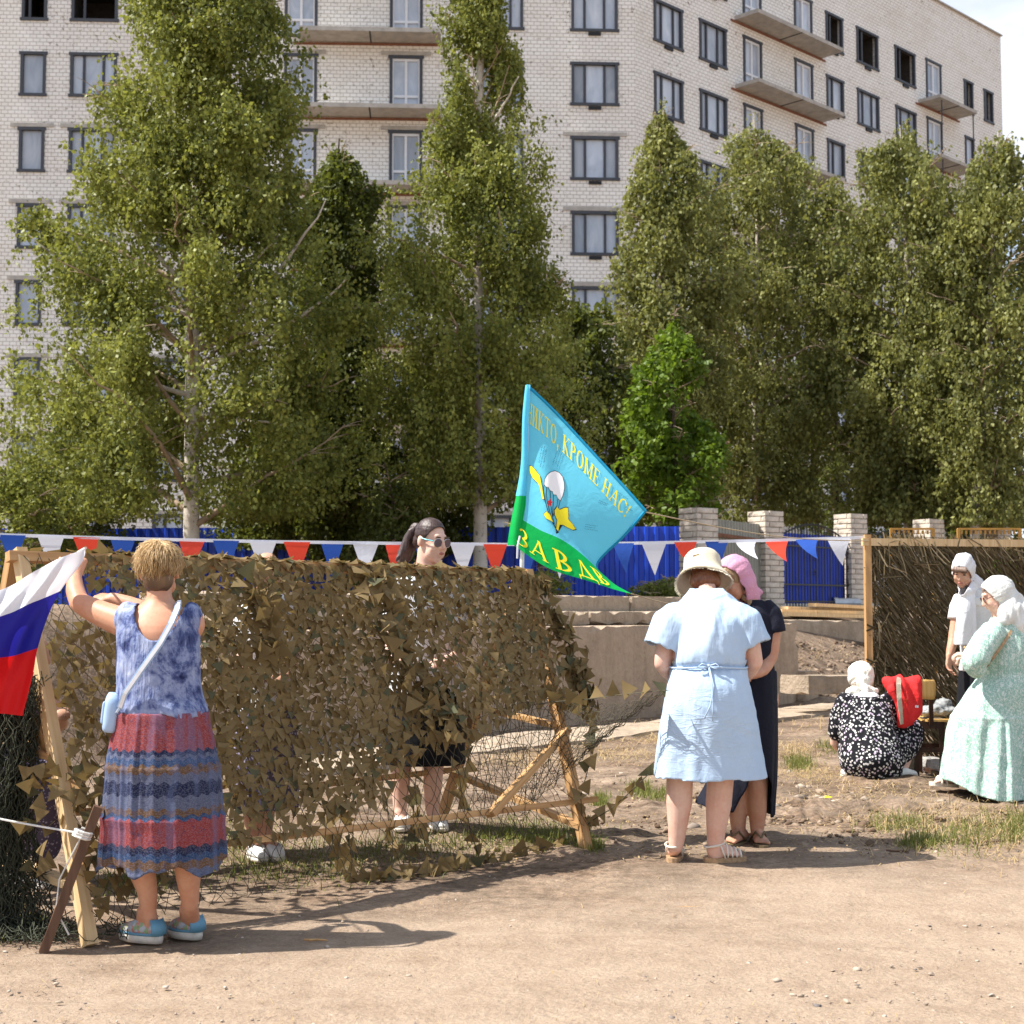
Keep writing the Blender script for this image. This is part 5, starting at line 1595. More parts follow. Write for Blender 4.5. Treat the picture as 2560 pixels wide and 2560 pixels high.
# tricolour hanging at the left edge
D = 6.22
def q(u, v, y): return at_y(u, v, y)
Stri = coons([q(-330, 1640, 6.0), q(-150, 1560, 6.1), q(0, 1472, 6.15), q(110, 1418, 6.2), q(214, 1370, 6.28)],
             [q(-330, 1850, 5.9), q(-200, 1800, 6.0), q(-80, 1786, 6.05), q(0, 1784, 6.1), q(57, 1790, 6.12)],
             [q(-330, 1640, 6.0), q(-335, 1715, 5.98), q(-332, 1780, 5.95), q(-330, 1850, 5.9)],
             [q(214, 1370, 6.28), q(205, 1405, 6.26), q(150, 1478, 6.22), q(118, 1545, 6.2), q(94, 1622, 6.16), q(82, 1690, 6.14), q(57, 1790, 6.12)])
_S0 = Stri
def Stri2(s, t):
    p = _S0(s, t)
    k = math.sin(math.pi * min(1, max(0, s))) ** 0.5
    fold = 0.035 * math.sin(9 * s + 5 * t) + 0.022 * math.sin(17 * s - 6 * t + 1) + 0.012 * math.sin(31 * s + 9 * t)
    return p + Vector((0.25, -1, 0.12)) * fold * (0.25 + 0.75 * k)
flag3 = thing('tricolour_flag', 'white, blue and red flag hanging by the raised hand of the blonde woman', 'flag', q(0, 1784, 6.1))
O3 = flag3.location
# band borders follow the photo: white/blue and blue/red lines
tb1 = lambda s: 0.33; tb2 = lambda s: 0.66
cloth_grid(Stri2, 0, 1, 0, 0.33, 50, 14, MAT['f_white'], 'white_band', flag3, O3)
cloth_grid(Stri2, 0, 1, 0.33, 0.66, 50, 14, MAT['f_blue'], 'blue_band', flag3, O3)
cloth_grid(Stri2, 0, 1, 0.66, 1.0, 50, 14, MAT['f_red'], 'red_band', flag3, O3)
tied = MB().tube([q(214, 1370, 6.28) - O3, FLt.lerp(FRt, 0.09) + Vector((0, 0, 0.03)) - O3], 0.006, 5)
link_obj('tie', tied.mesh('tie', MAT['rope_white']), flag3)

# sky-blue flag on the white pole
DY = 8.55
flagv = thing('printed_flag', 'sky-blue and green flag with yellow Cyrillic lettering and parachute emblem on a white pole', 'flag', at_y(1306, 1400, DY))
OV = flagv.location
Sv0 = coons([q(1322, 966, DY), q(1400, 1040, DY), q(1508, 1160, DY - .05), q(1612, 1279, DY - .1)],
            [q(1283, 1362, DY - .03), q(1370, 1420, DY - .08), q(1470, 1452, DY - .12), q(1540, 1475, DY - .14), q(1578, 1484, DY - .15)],
            [q(1322, 966, DY), q(1318, 1100, DY), q(1308, 1230, DY - .01), q(1296, 1310, DY - .02), q(1283, 1362, DY - .03)],
            [q(1612, 1279, DY - .1), q(1560, 1340, DY - .05), q(1492, 1412, DY + .02), q(1530, 1455, DY - .06), q(1578, 1484, DY - .15)])
def Sv(s, t):
    p = Sv0(s, t)
    f = 0.05 * math.sin(math.pi * s) * math.sin(math.pi * t) - 0.03 * math.sin(5 * (s + t)) * s * (1 - t) + 0.03 * math.exp(-((s - 0.12 - 0.35 * t) / 0.10) ** 2) * math.sin(math.pi * min(1, t * 1.1)) * (t > 0)
    return p + Vector((0.15, -1, 0.05)) * f
GB = lambda s: 0.70 - 0.06 * math.sin(math.pi * s) - 0.01 * s
cloth_grid(Sv, 0, 1, 0, 1, 40, 30, MAT['v_sky'], 'blue_field', flagv, OV, t1f=GB, t0f=lambda s: 0.0)
cloth_grid(Sv, 0, 1, 0, 1, 40, 18, MAT['v_green'], 'green_field', flagv, OV, t0f=GB, t1f=lambda s: 1.0)
link_obj('hem', MB().tube([Sv(k / 24, 0.004) - OV for k in range(25)], 0.009, 6).mesh('hem', MAT['v_edge']), flagv)
link_obj('hem', MB().tube([Sv(0.996, GB(1) * k / 16) - OV for k in range(17)], 0.008, 6).mesh('hem', MAT['v_edge']), flagv)
# sleeve round the pole
pole_b = at_y(1305, 1402, DY + 0.0); pole_t = at_y(1322, 963, DY + 0.0)
def sleeve(t0, t1, mat, w):
    v = []; f = []; n = 12
    for k in range(n + 1):
        t = t0 + (t1 - t0) * k / n
        c = pole_t.lerp(pole_b, t * 0.93); ww = w * (0.35 + 1.3 * t * t + 0.15 * math.sin(t * 9))
        v += [c + Vector((0.008, -0.02, 0)) - OV, c + Vector((-ww * 0.5, -0.03 - 0.01 * math.sin(9 * t), 0)) - OV, c + Vector((-ww, 0.0, 0)) - OV, c + Vector((-ww * 0.4, 0.02, 0)) - OV]
    for k in range(n):
        for m_ in range(3): a = k * 4 + m_; f.append((a, a + 1, a + 5, a + 4))
        f.append((k * 4 + 3, k * 4, k * 4 + 4, k * 4 + 7))
    link_obj('sleeve', to_mesh('sleeve', v, f, mat, True), flagv)
sleeve(0.0, 0.68, MAT['v_sky'], 0.055); sleeve(0.682, 0.98, MAT['v_green'], 0.052)
link_obj('pole', MB().tube([pole_b + Vector((0.0, 0.03, -0.55)) - OV, pole_b - OV, pole_t - OV], [0.0135, 0.0135, 0.010], 10).mesh('pole', MAT['pvc'], True), flagv)
link_obj('ribbon', MB().tube([at_y(1300, 1340, DY - .05) - OV, at_y(1294, 1365, DY - .06) - OV, at_y(1293, 1396, DY - .05) - OV], 0.006, 5).mesh('ribbon', MAT['f_white']), flagv)
s1 = MB().tube(sag(at_y(1613, 1280, DY - .1), at_y(2175, 1352, 12.0), 16, 0.05), 0.004, 4).mesh('string', MAT['rope'])
s1.transform(Matrix.Translation(-OV)); link_obj('string', s1, flagv)
s2 = MB().tube(sag(at_y(1578, 1484, DY - .15), at_y(1700, 1512, 12.0), 10, 0.01), 0.004, 4).mesh('string', MAT['rope'])
s2.transform(Matrix.Translation(-OV)); link_obj('string', s2, flagv)

# printing: shapes drawn in flag coordinates and laid on the cloth
def subdivide_poly(poly, n=6):
    out = []
    for a, b in zip(poly, poly[1:] + poly[:1]):
        for k in range(n): out.append((a[0] + (b[0] - a[0]) * k / n, a[1] + (b[1] - a[1]) * k / n))
    return out
def print_shape(name, polys, mat, off=0.004, fine=True, cut=0.012):
    """polys in (s,t) flag space"""
    bm = bmesh.new()
    for poly in polys:
        vs = [bm.verts.new((x, y, 0)) for x, y in poly]
        try: bm.faces.new(vs)
        except ValueError: pass
    bmesh.ops.triangulate(bm, faces=bm.faces[:])
    for _ in range(4):
        long_e = [e for e in bm.edges if e.calc_length() > cut * 3]
        if not long_e: break
        bmesh.ops.subdivide_edges(bm, edges=long_e, cuts=1)
        bmesh.ops.triangulate(bm, faces=bm.faces[:])
    for v in bm.verts:
        s, t = v.co.x, v.co.y
        p = Sv(s, t); n = (Sv(s + 0.01, t) - p).cross(Sv(s, t + 0.01) - p)
        n.normalize()
        if n.y > 0: n = -n
        v.co = p + n * off - OV
    me = bpy.data.meshes.new(name); bm.to_mesh(me); bm.free()
    me.materials.append(mat)
    return link_obj(name, me, flagv)
# Antiqua letters: boxes and slanted bars in a unit cell (x right 0..w, y down 0..1)
def bar(x0, y0, x1, y1, w):
    return [(x0 - w / 2, y0), (x0 + w / 2, y0), (x1 + w / 2, y1), (x1 - w / 2, y1)]
def ser(x, y, w=0.17, h=0.05): return [(x - w, y), (x + w, y), (x + w, y + h), (x - w, y + h)]
def ringp(cx, cy, rx, ry, a0, a1, wt, wn=None, n=18):
    """arc band, thicker at the sides"""
    o = []; i_ = []
    for k in range(n + 1):
        a = a0 + (a1 - a0) * k / n
        w = wn + (wt - wn) * abs(math.cos(a)) if wn else wt
        o.append((cx + rx * math.cos(a), cy + ry * math.sin(a))); i_.append((cx + (rx - w) * math.cos(a), cy + (ry - w * 0.9) * math.sin(a)))
    return [[o[k], o[k + 1], i_[k + 1], i_[k]] for k in range(n)]
K, TN = 0.15, 0.06
def stem(x): return [bar(x, 0, x, 1, K), ser(x, 0), ser(x, 0.95)]
def letter(c):
    pi = math.pi
    if c == 'Н': return stem(0.17) + stem(0.67) + [[(0.17, .47), (0.67, .47), (0.67, .53), (0.17, .53)]], 0.88
    if c == 'И': return stem(0.17) + stem(0.69) + [bar(0.66, 0.06, 0.20, 0.94, TN * 1.2)], 0.9
    if c == 'К': return stem(0.17) + [bar(0.66, 0.02, 0.24, 0.5, TN), bar(0.30, 0.46, 0.68, 0.97, K), ser(0.66, 0, .13), ser(0.70, 0.95, .14)], 0.86
    if c == 'Т': return [bar(0.4, 0, 0.4, 1, K), ser(0.4, 0.95), [(0.02, 0), (0.78, 0), (0.78, .06), (0.02, .06)], [(0.02, 0), (0.07, 0), (0.07, .24), (0.02, .24)], [(0.73, 0), (0.78, 0), (0.78, .24), (0.73, .24)]], 0.82
    if c == 'О': return ringp(0.42, 0.5, 0.40, 0.51, 0, 2 * pi, K, TN, 26), 0.88
    if c == 'С': return ringp(0.44, 0.5, 0.42, 0.51, 0.75, 2 * pi - 0.75, K, TN, 22) + [[(0.70, .08), (0.76, .02), (0.76, .32), (0.72, .32)]], 0.86
    if c == 'Р': return stem(0.17) + ringp(0.26, 0.27, 0.36, 0.27, -pi / 2, pi / 2, K, TN, 12), 0.72
    if c == 'В': return stem(0.17) + ringp(0.26, 0.25, 0.33, 0.25, -pi / 2, pi / 2, K, TN, 12) + ringp(0.26, 0.73, 0.40, 0.27, -pi / 2, pi / 2, K, TN, 12), 0.78
    if c == 'З': return ringp(0.30, 0.26, 0.31, 0.26, -2.6, 1.5, K, TN, 14) + ringp(0.30, 0.74, 0.36, 0.27, -1.5, 2.6, K, TN, 14), 0.74
    if c == 'М': return stem(0.15) + stem(0.85) + [bar(0.17, 0.02, 0.5, 0.9, K * .9), bar(0.83, 0.02, 0.5, 0.9, TN)], 1.02
    if c == 'Е': return stem(0.17) + [[(0.17, 0), (0.66, 0), (0.66, .06), (0.17, .06)], [(0.17, .94), (0.70, .94), (0.70, 1), (0.17, 1)], [(0.2, .47), (0.52, .47), (0.52, .53), (0.2, .53)], [(0.61, 0), (0.66, 0), (0.66, .22), (0.61, .22)], [(0.65, .78), (0.70, .78), (0.70, 1), (0.65, 1)], [(0.49, .36), (0.53, .36), (0.53, .64), (0.49, .64)]], 0.78
    if c == 'А': return [bar(0.45, 0.0, 0.10, 0.97, TN), bar(0.45, 0.0, 0.76, 0.97, K), ser(0.10, 0.95, .13), ser(0.76, 0.95, .15), [(0.24, .62), (0.66, .62), (0.66, .68), (0.24, .68)]], 0.92
    if c == 'Д': return [bar(0.44, 0.0, 0.22, 0.9, TN), bar(0.46, 0.0, 0.72, 0.9, K), [(0.06, .90), (0.92, .90), (0.92, .97), (0.06, .97)], [(0.06, .9), (0.12, .9), (0.10, 1.22), (0.06, 1.22)], [(0.86, .9), (0.92, .9), (0.92, 1.22), (0.88, 1.22)]], 0.98
    if c == '!': return [[(0.10, 0), (0.28, 0), (0.22, .68), (0.16, .68)]] + ringp(0.19, 0.9, 0.09, 0.09, 0, 2 * pi, 0.085, 0.08, 10), 0.36
    if c == ',': return ringp(0.14, 0.92, 0.09, 0.09, 0, 2 * pi, 0.085, 0.08, 10) + [[(0.22, .92), (0.23, 1.02), (0.10, 1.22), (0.07, 1.18)]], 0.32
    return [], 0.42
def text_on(txt, base, adv, upv, size, name):
    """base point and directions in (s,t); adv and upv are unit vectors along and down the letters"""
    x = 0.0; polys = []
    for ch in txt:
        ps, w = letter(ch)
        for p in ps: polys.append([(base[0] + adv[0] * (x + a) * size + upv[0] * b * size * 1.3, base[1] + adv[1] * (x + a) * size + upv[1] * b * size * 1.3) for a, b in p])
        x += w + 0.06
    if polys: print_shape(name, polys, MAT['v_yellow'], 0.005)
    return x * size
# one straight line of letters near the top edge; s runs 0..1 over 0.9 m of cloth
wtot = sum(letter(c)[1] + 0.06 for c in 'НИКТО, КРОМЕ НАС!')
sz = 0.90 / wtot
x = 0.012
for wd in 'НИКТО,', 'КРОМЕ', 'НАС!':
    x += text_on(wd, (x, 0.088), (1, 0.0), (0.0, 1.0), sz, 'slogan_word') + 0.40 * sz
x = 0.03
for wd, s_ in (('ЗА', 0.135), ('ВДВ', 0.165)):
    x += text_on(wd, (x, 0.765 - (0.01 if s_ > .14 else 0)), (1, 0.005), (0.0, 0.92), s_, 'slogan_word') + 0.035
# emblem: canopy, cords, star, two aircraft
def ellpoly(cx, cy, rx, ry, n=28, rot=0, a0=0, a1=2 * math.pi):
    return [(cx + rx * math.cos(a0 + (a1 - a0) * k / n) * math.cos(rot) - ry * math.sin(a0 + (a1 - a0) * k / n) * math.sin(rot), cy + rx * math.cos(a0 + (a1 - a0) * k / n) * math.sin(rot) + ry * math.sin(a0 + (a1 - a0) * k / n) * math.cos(rot)) for k in range(n)]
# find flag coordinates of photo pixels
def st_of(u, v):
    s, t = 0.4, 0.5
    for _ in range(40):
        p = Sv(s, t); a = px_of(p); b = px_of(Sv(s + 1e-3, t)); c = px_of(Sv(s, t + 1e-3))
        J = np.array([[(b[0] - a[0]) / 1e-3, (c[0] - a[0]) / 1e-3], [(b[1] - a[1]) / 1e-3, (c[1] - a[1]) / 1e-3]])
        try: dlt = np.linalg.solve(J, [u - a[0], v - a[1]])
        except np.linalg.LinAlgError: break
        s = min(1.02, max(-0.02, s + 0.6 * dlt[0])); t = min(1.02, max(-0.02, t + 0.6 * dlt[1]))
    return s, t
zf = lambda X, Y: st_of(1200 + X / 3.019, 920 + Y / 3.019)
def zpoly(pts): return [zf(*p) for p in pts]
canopy = [(487, 880), (492, 838), (510, 806), (535, 787), (565, 780), (598, 793), (622, 822), (635, 868), (636, 915), (625, 960), (606, 1000), (588, 985), (575, 958), (552, 955), (545, 932), (527, 925), (515, 900), (500, 898)]
ink = [(x + (x - 562) * 0.05, y + (y - 885) * 0.05) for x, y in canopy]
print_shape('emblem_outline', [zpoly(ink)], MAT['v_ink'], 0.005)
print_shape('emblem_canopy', [zpoly(canopy)], MAT['v_white'], 0.0065)
lines = []
for a, b in (((487, 880), (478, 930)), ((478, 930), (570, 1215)), ((500, 898), (502, 960)), ((502, 960), (568, 1210)), ((527, 925), (530, 985)), ((530, 985), (560, 1180)), ((552, 955), (552, 1010)), ((552, 1010), (548, 1150)), ((588, 985), (580, 1040)), ((580, 1040), (545, 1130)), ((606, 1000), (585, 1080))):
    dx, dy = b[0] - a[0], b[1] - a[1]; L = math.hypot(dx, dy); nx, ny = -dy / L * 2.2, dx / L * 2.2
    lines.append(zpoly([(a[0] + nx, a[1] + ny), (b[0] + nx, b[1] + ny), (b[0] - nx, b[1] - ny), (a[0] - nx, a[1] - ny)]))
print_shape('emblem_cords', lines, MAT['v_ink'], 0.0058)
star = []
for k in range(10):
    r = 36 if k % 2 == 0 else 14; a = -math.pi / 2 + k * math.pi / 5 + 0.15
    star.append((525 + r * 0.62 * math.cos(a), 1018 + r * 1.1 * math.sin(a)))
print_shape('emblem_star', [zpoly([(525, 1018), star[k], star[(k + 1) % 10]]) for k in range(10)], MAT['v_red'], 0.008)
plane_l = [[(374, 742), (392, 740), (420, 770), (455, 815), (468, 890), (440, 868), (400, 830), (380, 790)], [(455, 815), (470, 895), (486, 992), (474, 990), (455, 900), (440, 868)], [(484, 1104), (510, 1108), (503, 1083), (528, 1110), (548, 1165), (500, 1135)]]
plane_r = [[(560, 1075), (580, 1050), (600, 1072), (640, 1055), (664, 1056), (666, 1080), (640, 1100), (668, 1120), (665, 1140), (700, 1180), (722, 1215), (700, 1222), (660, 1205), (625, 1185), (608, 1160), (598, 1185), (585, 1240), (572, 1215), (580, 1150), (562, 1110)]]
def grow(p, k=0.05):
    cx = sum(a for a, _ in p) / len(p); cy = sum(b for _, b in p) / len(p); return [(x + (x - cx) * k + (1.5 if x > cx else -1.5), y + (y - cy) * k + (1.5 if y > cy else -1.5)) for x, y in p]
print_shape('emblem_outline', [zpoly(grow(p)) for p in plane_l + plane_r], MAT['v_ink'], 0.005)
for p in plane_l: print_shape('emblem_aircraft', [zpoly(p)], MAT['v_yellow'], 0.0066)
print_shape('emblem_aircraft', [zpoly(p) for p in plane_r], MAT['v_yellow'], 0.0066)
print_shape('emblem_outline', [zpoly([(574, 1218), (592, 1245), (578, 1253), (570, 1250)])], MAT['v_ink'], 0.007)
# handwriting: rows of tiny pen strokes
pen = []; pr = random.Random(3)
def scribble(X, Y, ang, length, rows, gap, hgt):
    for r_ in range(rows):
        x = 0.0; L_ = length * pr.uniform(.65, 1)
        while x < L_:
            w = pr.uniform(4, 9); pts = []
            for k in range(4): pts.append((x + w * k / 3, r_ * gap + pr.uniform(-hgt, hgt)))
            for a, b in zip(pts[:-1], pts[1:]):
                def tf(p): return (X + p[0] * math.cos(ang) - p[1] * math.sin(ang), Y + p[0] * math.sin(ang) + p[1] * math.cos(ang))
                A_, B_ = tf(a), tf(b); dx, dy = B_[0] - A_[0], B_[1] - A_[1]; l_ = math.hypot(dx, dy) + 1e-6; nx, ny = -dy / l_ * 1.0, dx / l_ * 1.0
                pen.append(zpoly([(A_[0] + nx, A_[1] + ny), (B_[0] + nx, B_[1] + ny), (B_[0] - nx, B_[1] - ny), (A_[0] - nx, A_[1] - ny)]))
            x += w + pr.uniform(2, 6)
scribble(470, 590, 1.75, 170, 3, -17, 5); scribble(590, 600, 1.9, 170, 4, -20, 5); scribble(795, 1180, 0.15, 110, 3, 16, 3); scribble(900, 1000, 0.4, 80, 2, 14, 2.5); scribble(1040, 940, 0.55, 85, 1, 14, 5); scribble(1100, 1050, 0.5, 70, 2, 15, 3)
print_shape('handwriting', pen, MAT['v_pen'], 0.005)

# ---------------------------------------------------------------- bunting
bp = [at_y(u, v, y) for u, v, y in ((-260, 1326, 10.6), (0, 1337, 10.8), (330, 1347, 11.0), (662, 1354, 11.2), (960, 1358, 11.35), (1265, 1361, 11.5), (1580, 1358, 11.7), (1880, 1352, 11.85), (2178, 1343, 12.0))]
bunt = thing('bunting', 'string of red, white and blue pennants stretched to the strip screen post', 'bunting', bp[-1])
OB = bunt.location
bt = MB()
v = []; f = []
fine = []
for a, b in zip(bp[:-1], bp[1:]):
    for k in range(6): fine.append(a.lerp(b, k / 6))
fine.append(bp[-1])
for i, p in enumerate(fine):
    v += [p - OB + Vector((0, 0, 0.012)), p - OB + Vector((0, 0.004 * math.sin(i), -0.012))]
for i in range(len(fine) - 1): f.append((2 * i, 2 * i + 2, 2 * i + 3, 2 * i + 1))
link_obj('tape', to_mesh('tape', v, f, MAT['p_white']), bunt)
def bline(u):
    us = [px_of(p)[0] for p in bp]
    for i in range(len(us) - 1):
        if us[i] <= u <= us[i + 1]: return bp[i].lerp(bp[i + 1], (u - us[i]) / (us[i + 1] - us[i]))
    return bp[-1]
# (left px, right px, colour, wind lift)
pens = [(-90, -20, 'red', 0), (2, 66, 'blue', 0.1), (94, 161, 'white', 0.0), (181, 249, 'red', 0.0), (273, 337, 'blue', 0), (358, 424, 'white', 0), (445, 511, 'red', 0.0), (532, 598, 'blue', 0.0), (624, 692, 'white', 0.0), (709, 775, 'red', 0), (800, 858, 'blue', 0), (880, 946, 'white', 0), (962, 1012, 'red', 0.0), (1035, 1095, 'blue', 0), (1125, 1188, 'white', 0.0), (1208, 1268, 'red', 0.0), (1290, 1345, 'blue', 0), (1370, 1425, 'white', 0.0), (1450, 1505, 'red', 0),
        (1531, 1585, 'blue', 0.25), (1603, 1665, 'white', 0.1), (1684, 1741, 'red', 0.55), (1762, 1820, 'blue', 0.15), (1838, 1892, 'white', 0.9), (1912, 1972, 'red', 0.7), (1988, 2044, 'blue', 0.8), (2065, 2124, 'white', 0.35)]
for i, (u0, u1, c, lift) in enumerate(pens):
    a = bline(u0); b = bline(u1); w = (b - a).length
    hgt = 0.27 * (1 - 0.35 * lift); n = 5; v = []; f = []; row = []
    for j in range(n + 1):
        t = j / n; m_ = n - j; ids = []
        for k in range(m_ + 1):
            s = 0.5 + (k / m_ - 0.5) * (1 - t) if m_ else 0.5
            cx = a.lerp(b, s) + Vector((0.10 * lift * t * t - 0.02 * t * lift, -0.02 * math.sin(3 * t + i) - 0.13 * lift * t, -hgt * t + 0.02 * lift * t * math.sin(4 * s) + (0.07 * lift * t * (s - 0.2))))
            ids.append(len(v)); v.append(cx - OB)
        row.append(ids)
    for j in range(n):
        A_, B_ = row[j], row[j + 1]
        for k in range(len(B_)):
            f.append((A_[k], A_[k + 1], B_[k]))
            if k + 1 < len(B_): f.append((A_[k + 1], B_[k + 1], B_[k]))
    o = link_obj('pennant', to_mesh('pennant', v, f, MAT['p_' + c], True), bunt); o['label'] = c + ' triangular pennant'

# ---------------------------------------------------------------- strip screen on the right
SP0 = on_ground(2170, 1930); SP0 = Vector((at_y(2170, 1500, 12.0).x, 12.0, tzf(2.86, 12.0)))
SP1 = Vector((4.75, 12.7, tzf(4.7, 12.7)))
scr = thing('screen_frame', 'pale pine posts and rail holding the brown strip screen', 'frame', SP0)
ht = at_y(2170, 1343, 12.0).z - SP0.z
for p in (SP0, SP1):
    link_obj('post', MB().beam((p - SP0) + Vector((0, 0, -0.1)), (p - SP0) + Vector((0, 0, ht + 0.02)), 0.075, 0.05, (1, 0, 0)).mesh('post', MAT['wood']), scr)
link_obj('top_rail', MB().beam(Vector((-0.05, -0.04, ht - 0.04)), (SP1 - SP0) + Vector((0.1, -0.04, ht - 0.03)), 0.03, 0.06).mesh('rail', MAT['wood_pale']), scr)
sn = thing('strip_screen', 'brown strip camouflage screen tied to the pine frame behind the women in white headscarves', 'net', SP0 + Vector((0.1, 0, 0)))
def strips(n, obj_n):
    g_ = np.random.default_rng(77)
    sd_ = (SP1 - SP0); Ls = sd_.length; sd_.normalize()
    fnv = np.array([sd_.y, -sd_.x, 0.0])
    s = g_.uniform(0.03, Ls, n); zz = g_.uniform(0.10, ht - 0.02, n)
    c = np.stack([SP0.x + sd_.x * s, SP0.y + sd_.y * s, SP0.z + zz], -1) + fnv * g_.normal(0.0, 0.02, n)[:, None]
    ang = g_.normal(-0.98, 0.16, n)                    # slant in the plane of the screen
    edge = (zz > ht - 0.10) | (s < 0.07)
    ang = np.where(edge, g_.normal(-1.2, 0.55, n), ang)
    L_ = g_.uniform(0.09, 0.17, n); W_ = g_.uniform(0.007, 0.013, n)
    e = np.stack([sd_.x * np.cos(ang), sd_.y * np.cos(ang), np.sin(ang)], -1)
    tw = g_.normal(0, 0.7, n)
    side0 = np.stack([-sd_.x * np.sin(ang), -sd_.y * np.sin(ang), np.cos(ang)], -1)
    side = side0 * np.cos(tw)[:, None] + fnv * np.sin(tw)[:, None]
    lift = fnv * (g_.uniform(0.0, 0.05, n))[:, None]
    p0 = c - e * (L_ * 0.5)[:, None]; p1 = c + lift * 0.6; p2 = c + e * (L_ * 0.5)[:, None] + lift
    w = side * (W_ * 0.5)[:, None]
    v = np.stack([p0 + w, p0 - w, p1 + w, p1 - w, p2 + w * .7, p2 - w * .7], 1)
    tint = np.clip(g_.beta(1.7, 5.5, n), 0, 1); tint[edge] = np.clip(tint[edge] + 0.22, 0, 1)
    return v, tint
V, tint = strips(11500, 0)
org = np.array(sn.location)
i6 = np.arange(len(V))[:, None] * 6
fq = np.concatenate([i6 + np.array([[0, 1, 3, 2]]), i6 + np.array([[2, 3, 5, 4]])])
o = link_obj('strip', np_mesh('strip', V.reshape(-1, 3) - org, fq, MAT['strips'], False, {'tint': np.repeat(tint, 6)}), sn); tag(o, kind='stuff')
# longer loose strips that can be told apart
lr = random.Random(12)
sdv = (SP1 - SP0).normalized(); fnv = Vector((sdv.y, -sdv.x, 0))
for k in range(70):
    s = lr.choice([lr.uniform(0.02, 0.2), lr.uniform(0.05, 1.8), lr.uniform(0.05, 1.8)]); z = ht - lr.uniform(-0.03, 0.22) if s > 0.2 else lr.uniform(0.3, ht)
    L_ = lr.uniform(0.14, 0.26); an = lr.gauss(-1.0, 0.5); w = lr.uniform(0.008, 0.013)
    p = SP0 + sdv * s + fnv * (0.045 + lr.uniform(0, .03)) + Vector((0, 0, z))
    e = sdv * math.cos(an) + Vector((0, 0, math.sin(an))); sd2 = (Vector((0, 0, math.cos(an))) - sdv * math.sin(an)) * 0.8 + fnv * lr.uniform(-.6, .6)
    c1 = p + e * (L_ * .5) + fnv * 0.02; c2 = p + e * L_ + fnv * lr.uniform(0, .06)
    vs = [p + sd2 * w / 2, p - sd2 * w / 2, c1 + sd2 * w / 2, c1 - sd2 * w / 2, c2 + sd2 * w / 3, c2 - sd2 * w / 3]
    me = np_mesh('loose_strip', np.array([tuple(q_ - sn.location) for q_ in vs]), np.array([[0, 1, 3, 2], [2, 3, 5, 4]]), MAT['strips'], False, {'tint': [lr.uniform(.5, 1)] * 6})
    link_obj('loose_strip', me, sn)
for z in (0.55, 0.85, 1.12):
    tie = MB()
    for k in range(3):
        a = k * 2.1 + z; tie.tube([Vector((0, 0, z)) + Vector((-0.05 * math.cos(a) , -0.045, 0.03 * math.sin(a))), Vector((0.03, -0.05, z)), Vector((0.06, -0.02, z + 0.02))], 0.007, 4)
    tie.v = [tuple(Vector(p) + SP0 - sn.location) for p in tie.v]
    link_obj('tie', tie.mesh('tie', MAT['strips']), sn)

# ochre brackets seen over the screen
for i, (u0, u1, vt) in enumerate(((2234, 2326, 1321), (2403, 2541, 1321))):
    a = at_y(u0, vt, 15.5); b = at_y(u1, vt, 15.7); w = b.x - a.x
    zg = tzf(a.x, 15.6)
    t = thing('ochre_rack', ['narrow ochre painted metal rack behind the strip screen', 'wide ochre painted metal rack with notched rail behind the strip screen'][i], 'rack', (a.x, 15.6, zg))
    h = a.z - zg
    for x in (0, w): link_obj('upright', MB().box((x, 0, h / 2), (0.03, 0.03, h)).mesh('u', MAT['yellow_paint']), t)
    link_obj('rail', MB().box((w / 2, -0.002, h), (w + 0.02, 0.025, 0.02)).mesh('r', MAT['yellow_paint']), t)
    link_obj('rail', MB().box((w / 2, -0.002, h - 0.14), (w, 0.02, 0.02)).mesh('r', MAT['yellow_paint']), t)
    m = MB()
    for k in range(int(w / 0.05)): m.box((0.03 + k * 0.05, -0.001, h - 0.035), (0.02, 0.015, 0.04))
    link_obj('notched_edge', m.mesh('n', MAT['yellow_paint']), t)
# ---------------------------------------------------------------- people
class Person:
    def __init__(s, label, u0, d, z=None, group=None):
        x = at_y(u0, 1525, d).x
        s.d = d
        s.root = thing('person', label, 'person', (x, d, tzf(x, d) if z is None else z), group)
        s.o = Vector(s.root.location)
        s.b = MB()
    def p(s, u, v, dy=0.0): return at_y(u, v, s.d + dy) - s.o
    def ring(s, ul, ur, v, dy, ry):
        a = s.p(ul, v, dy); b = s.p(ur, v, dy)
        return ((a.x + b.x) / 2, dy, a.z, (b.x - a.x) / 2, ry)
    def body(s, mat, voxel=0.007): return remesh(s.b, 'body', voxel, MAT[mat], 3, s.root)

def basis(fwd, up=(0, 0, 1)):
    f = Vector(fwd).normalized(); u = Vector(up); u = (u - f * u.dot(f)).normalized(); r = f.cross(u)
    return Matrix((r, f, u)).transposed()

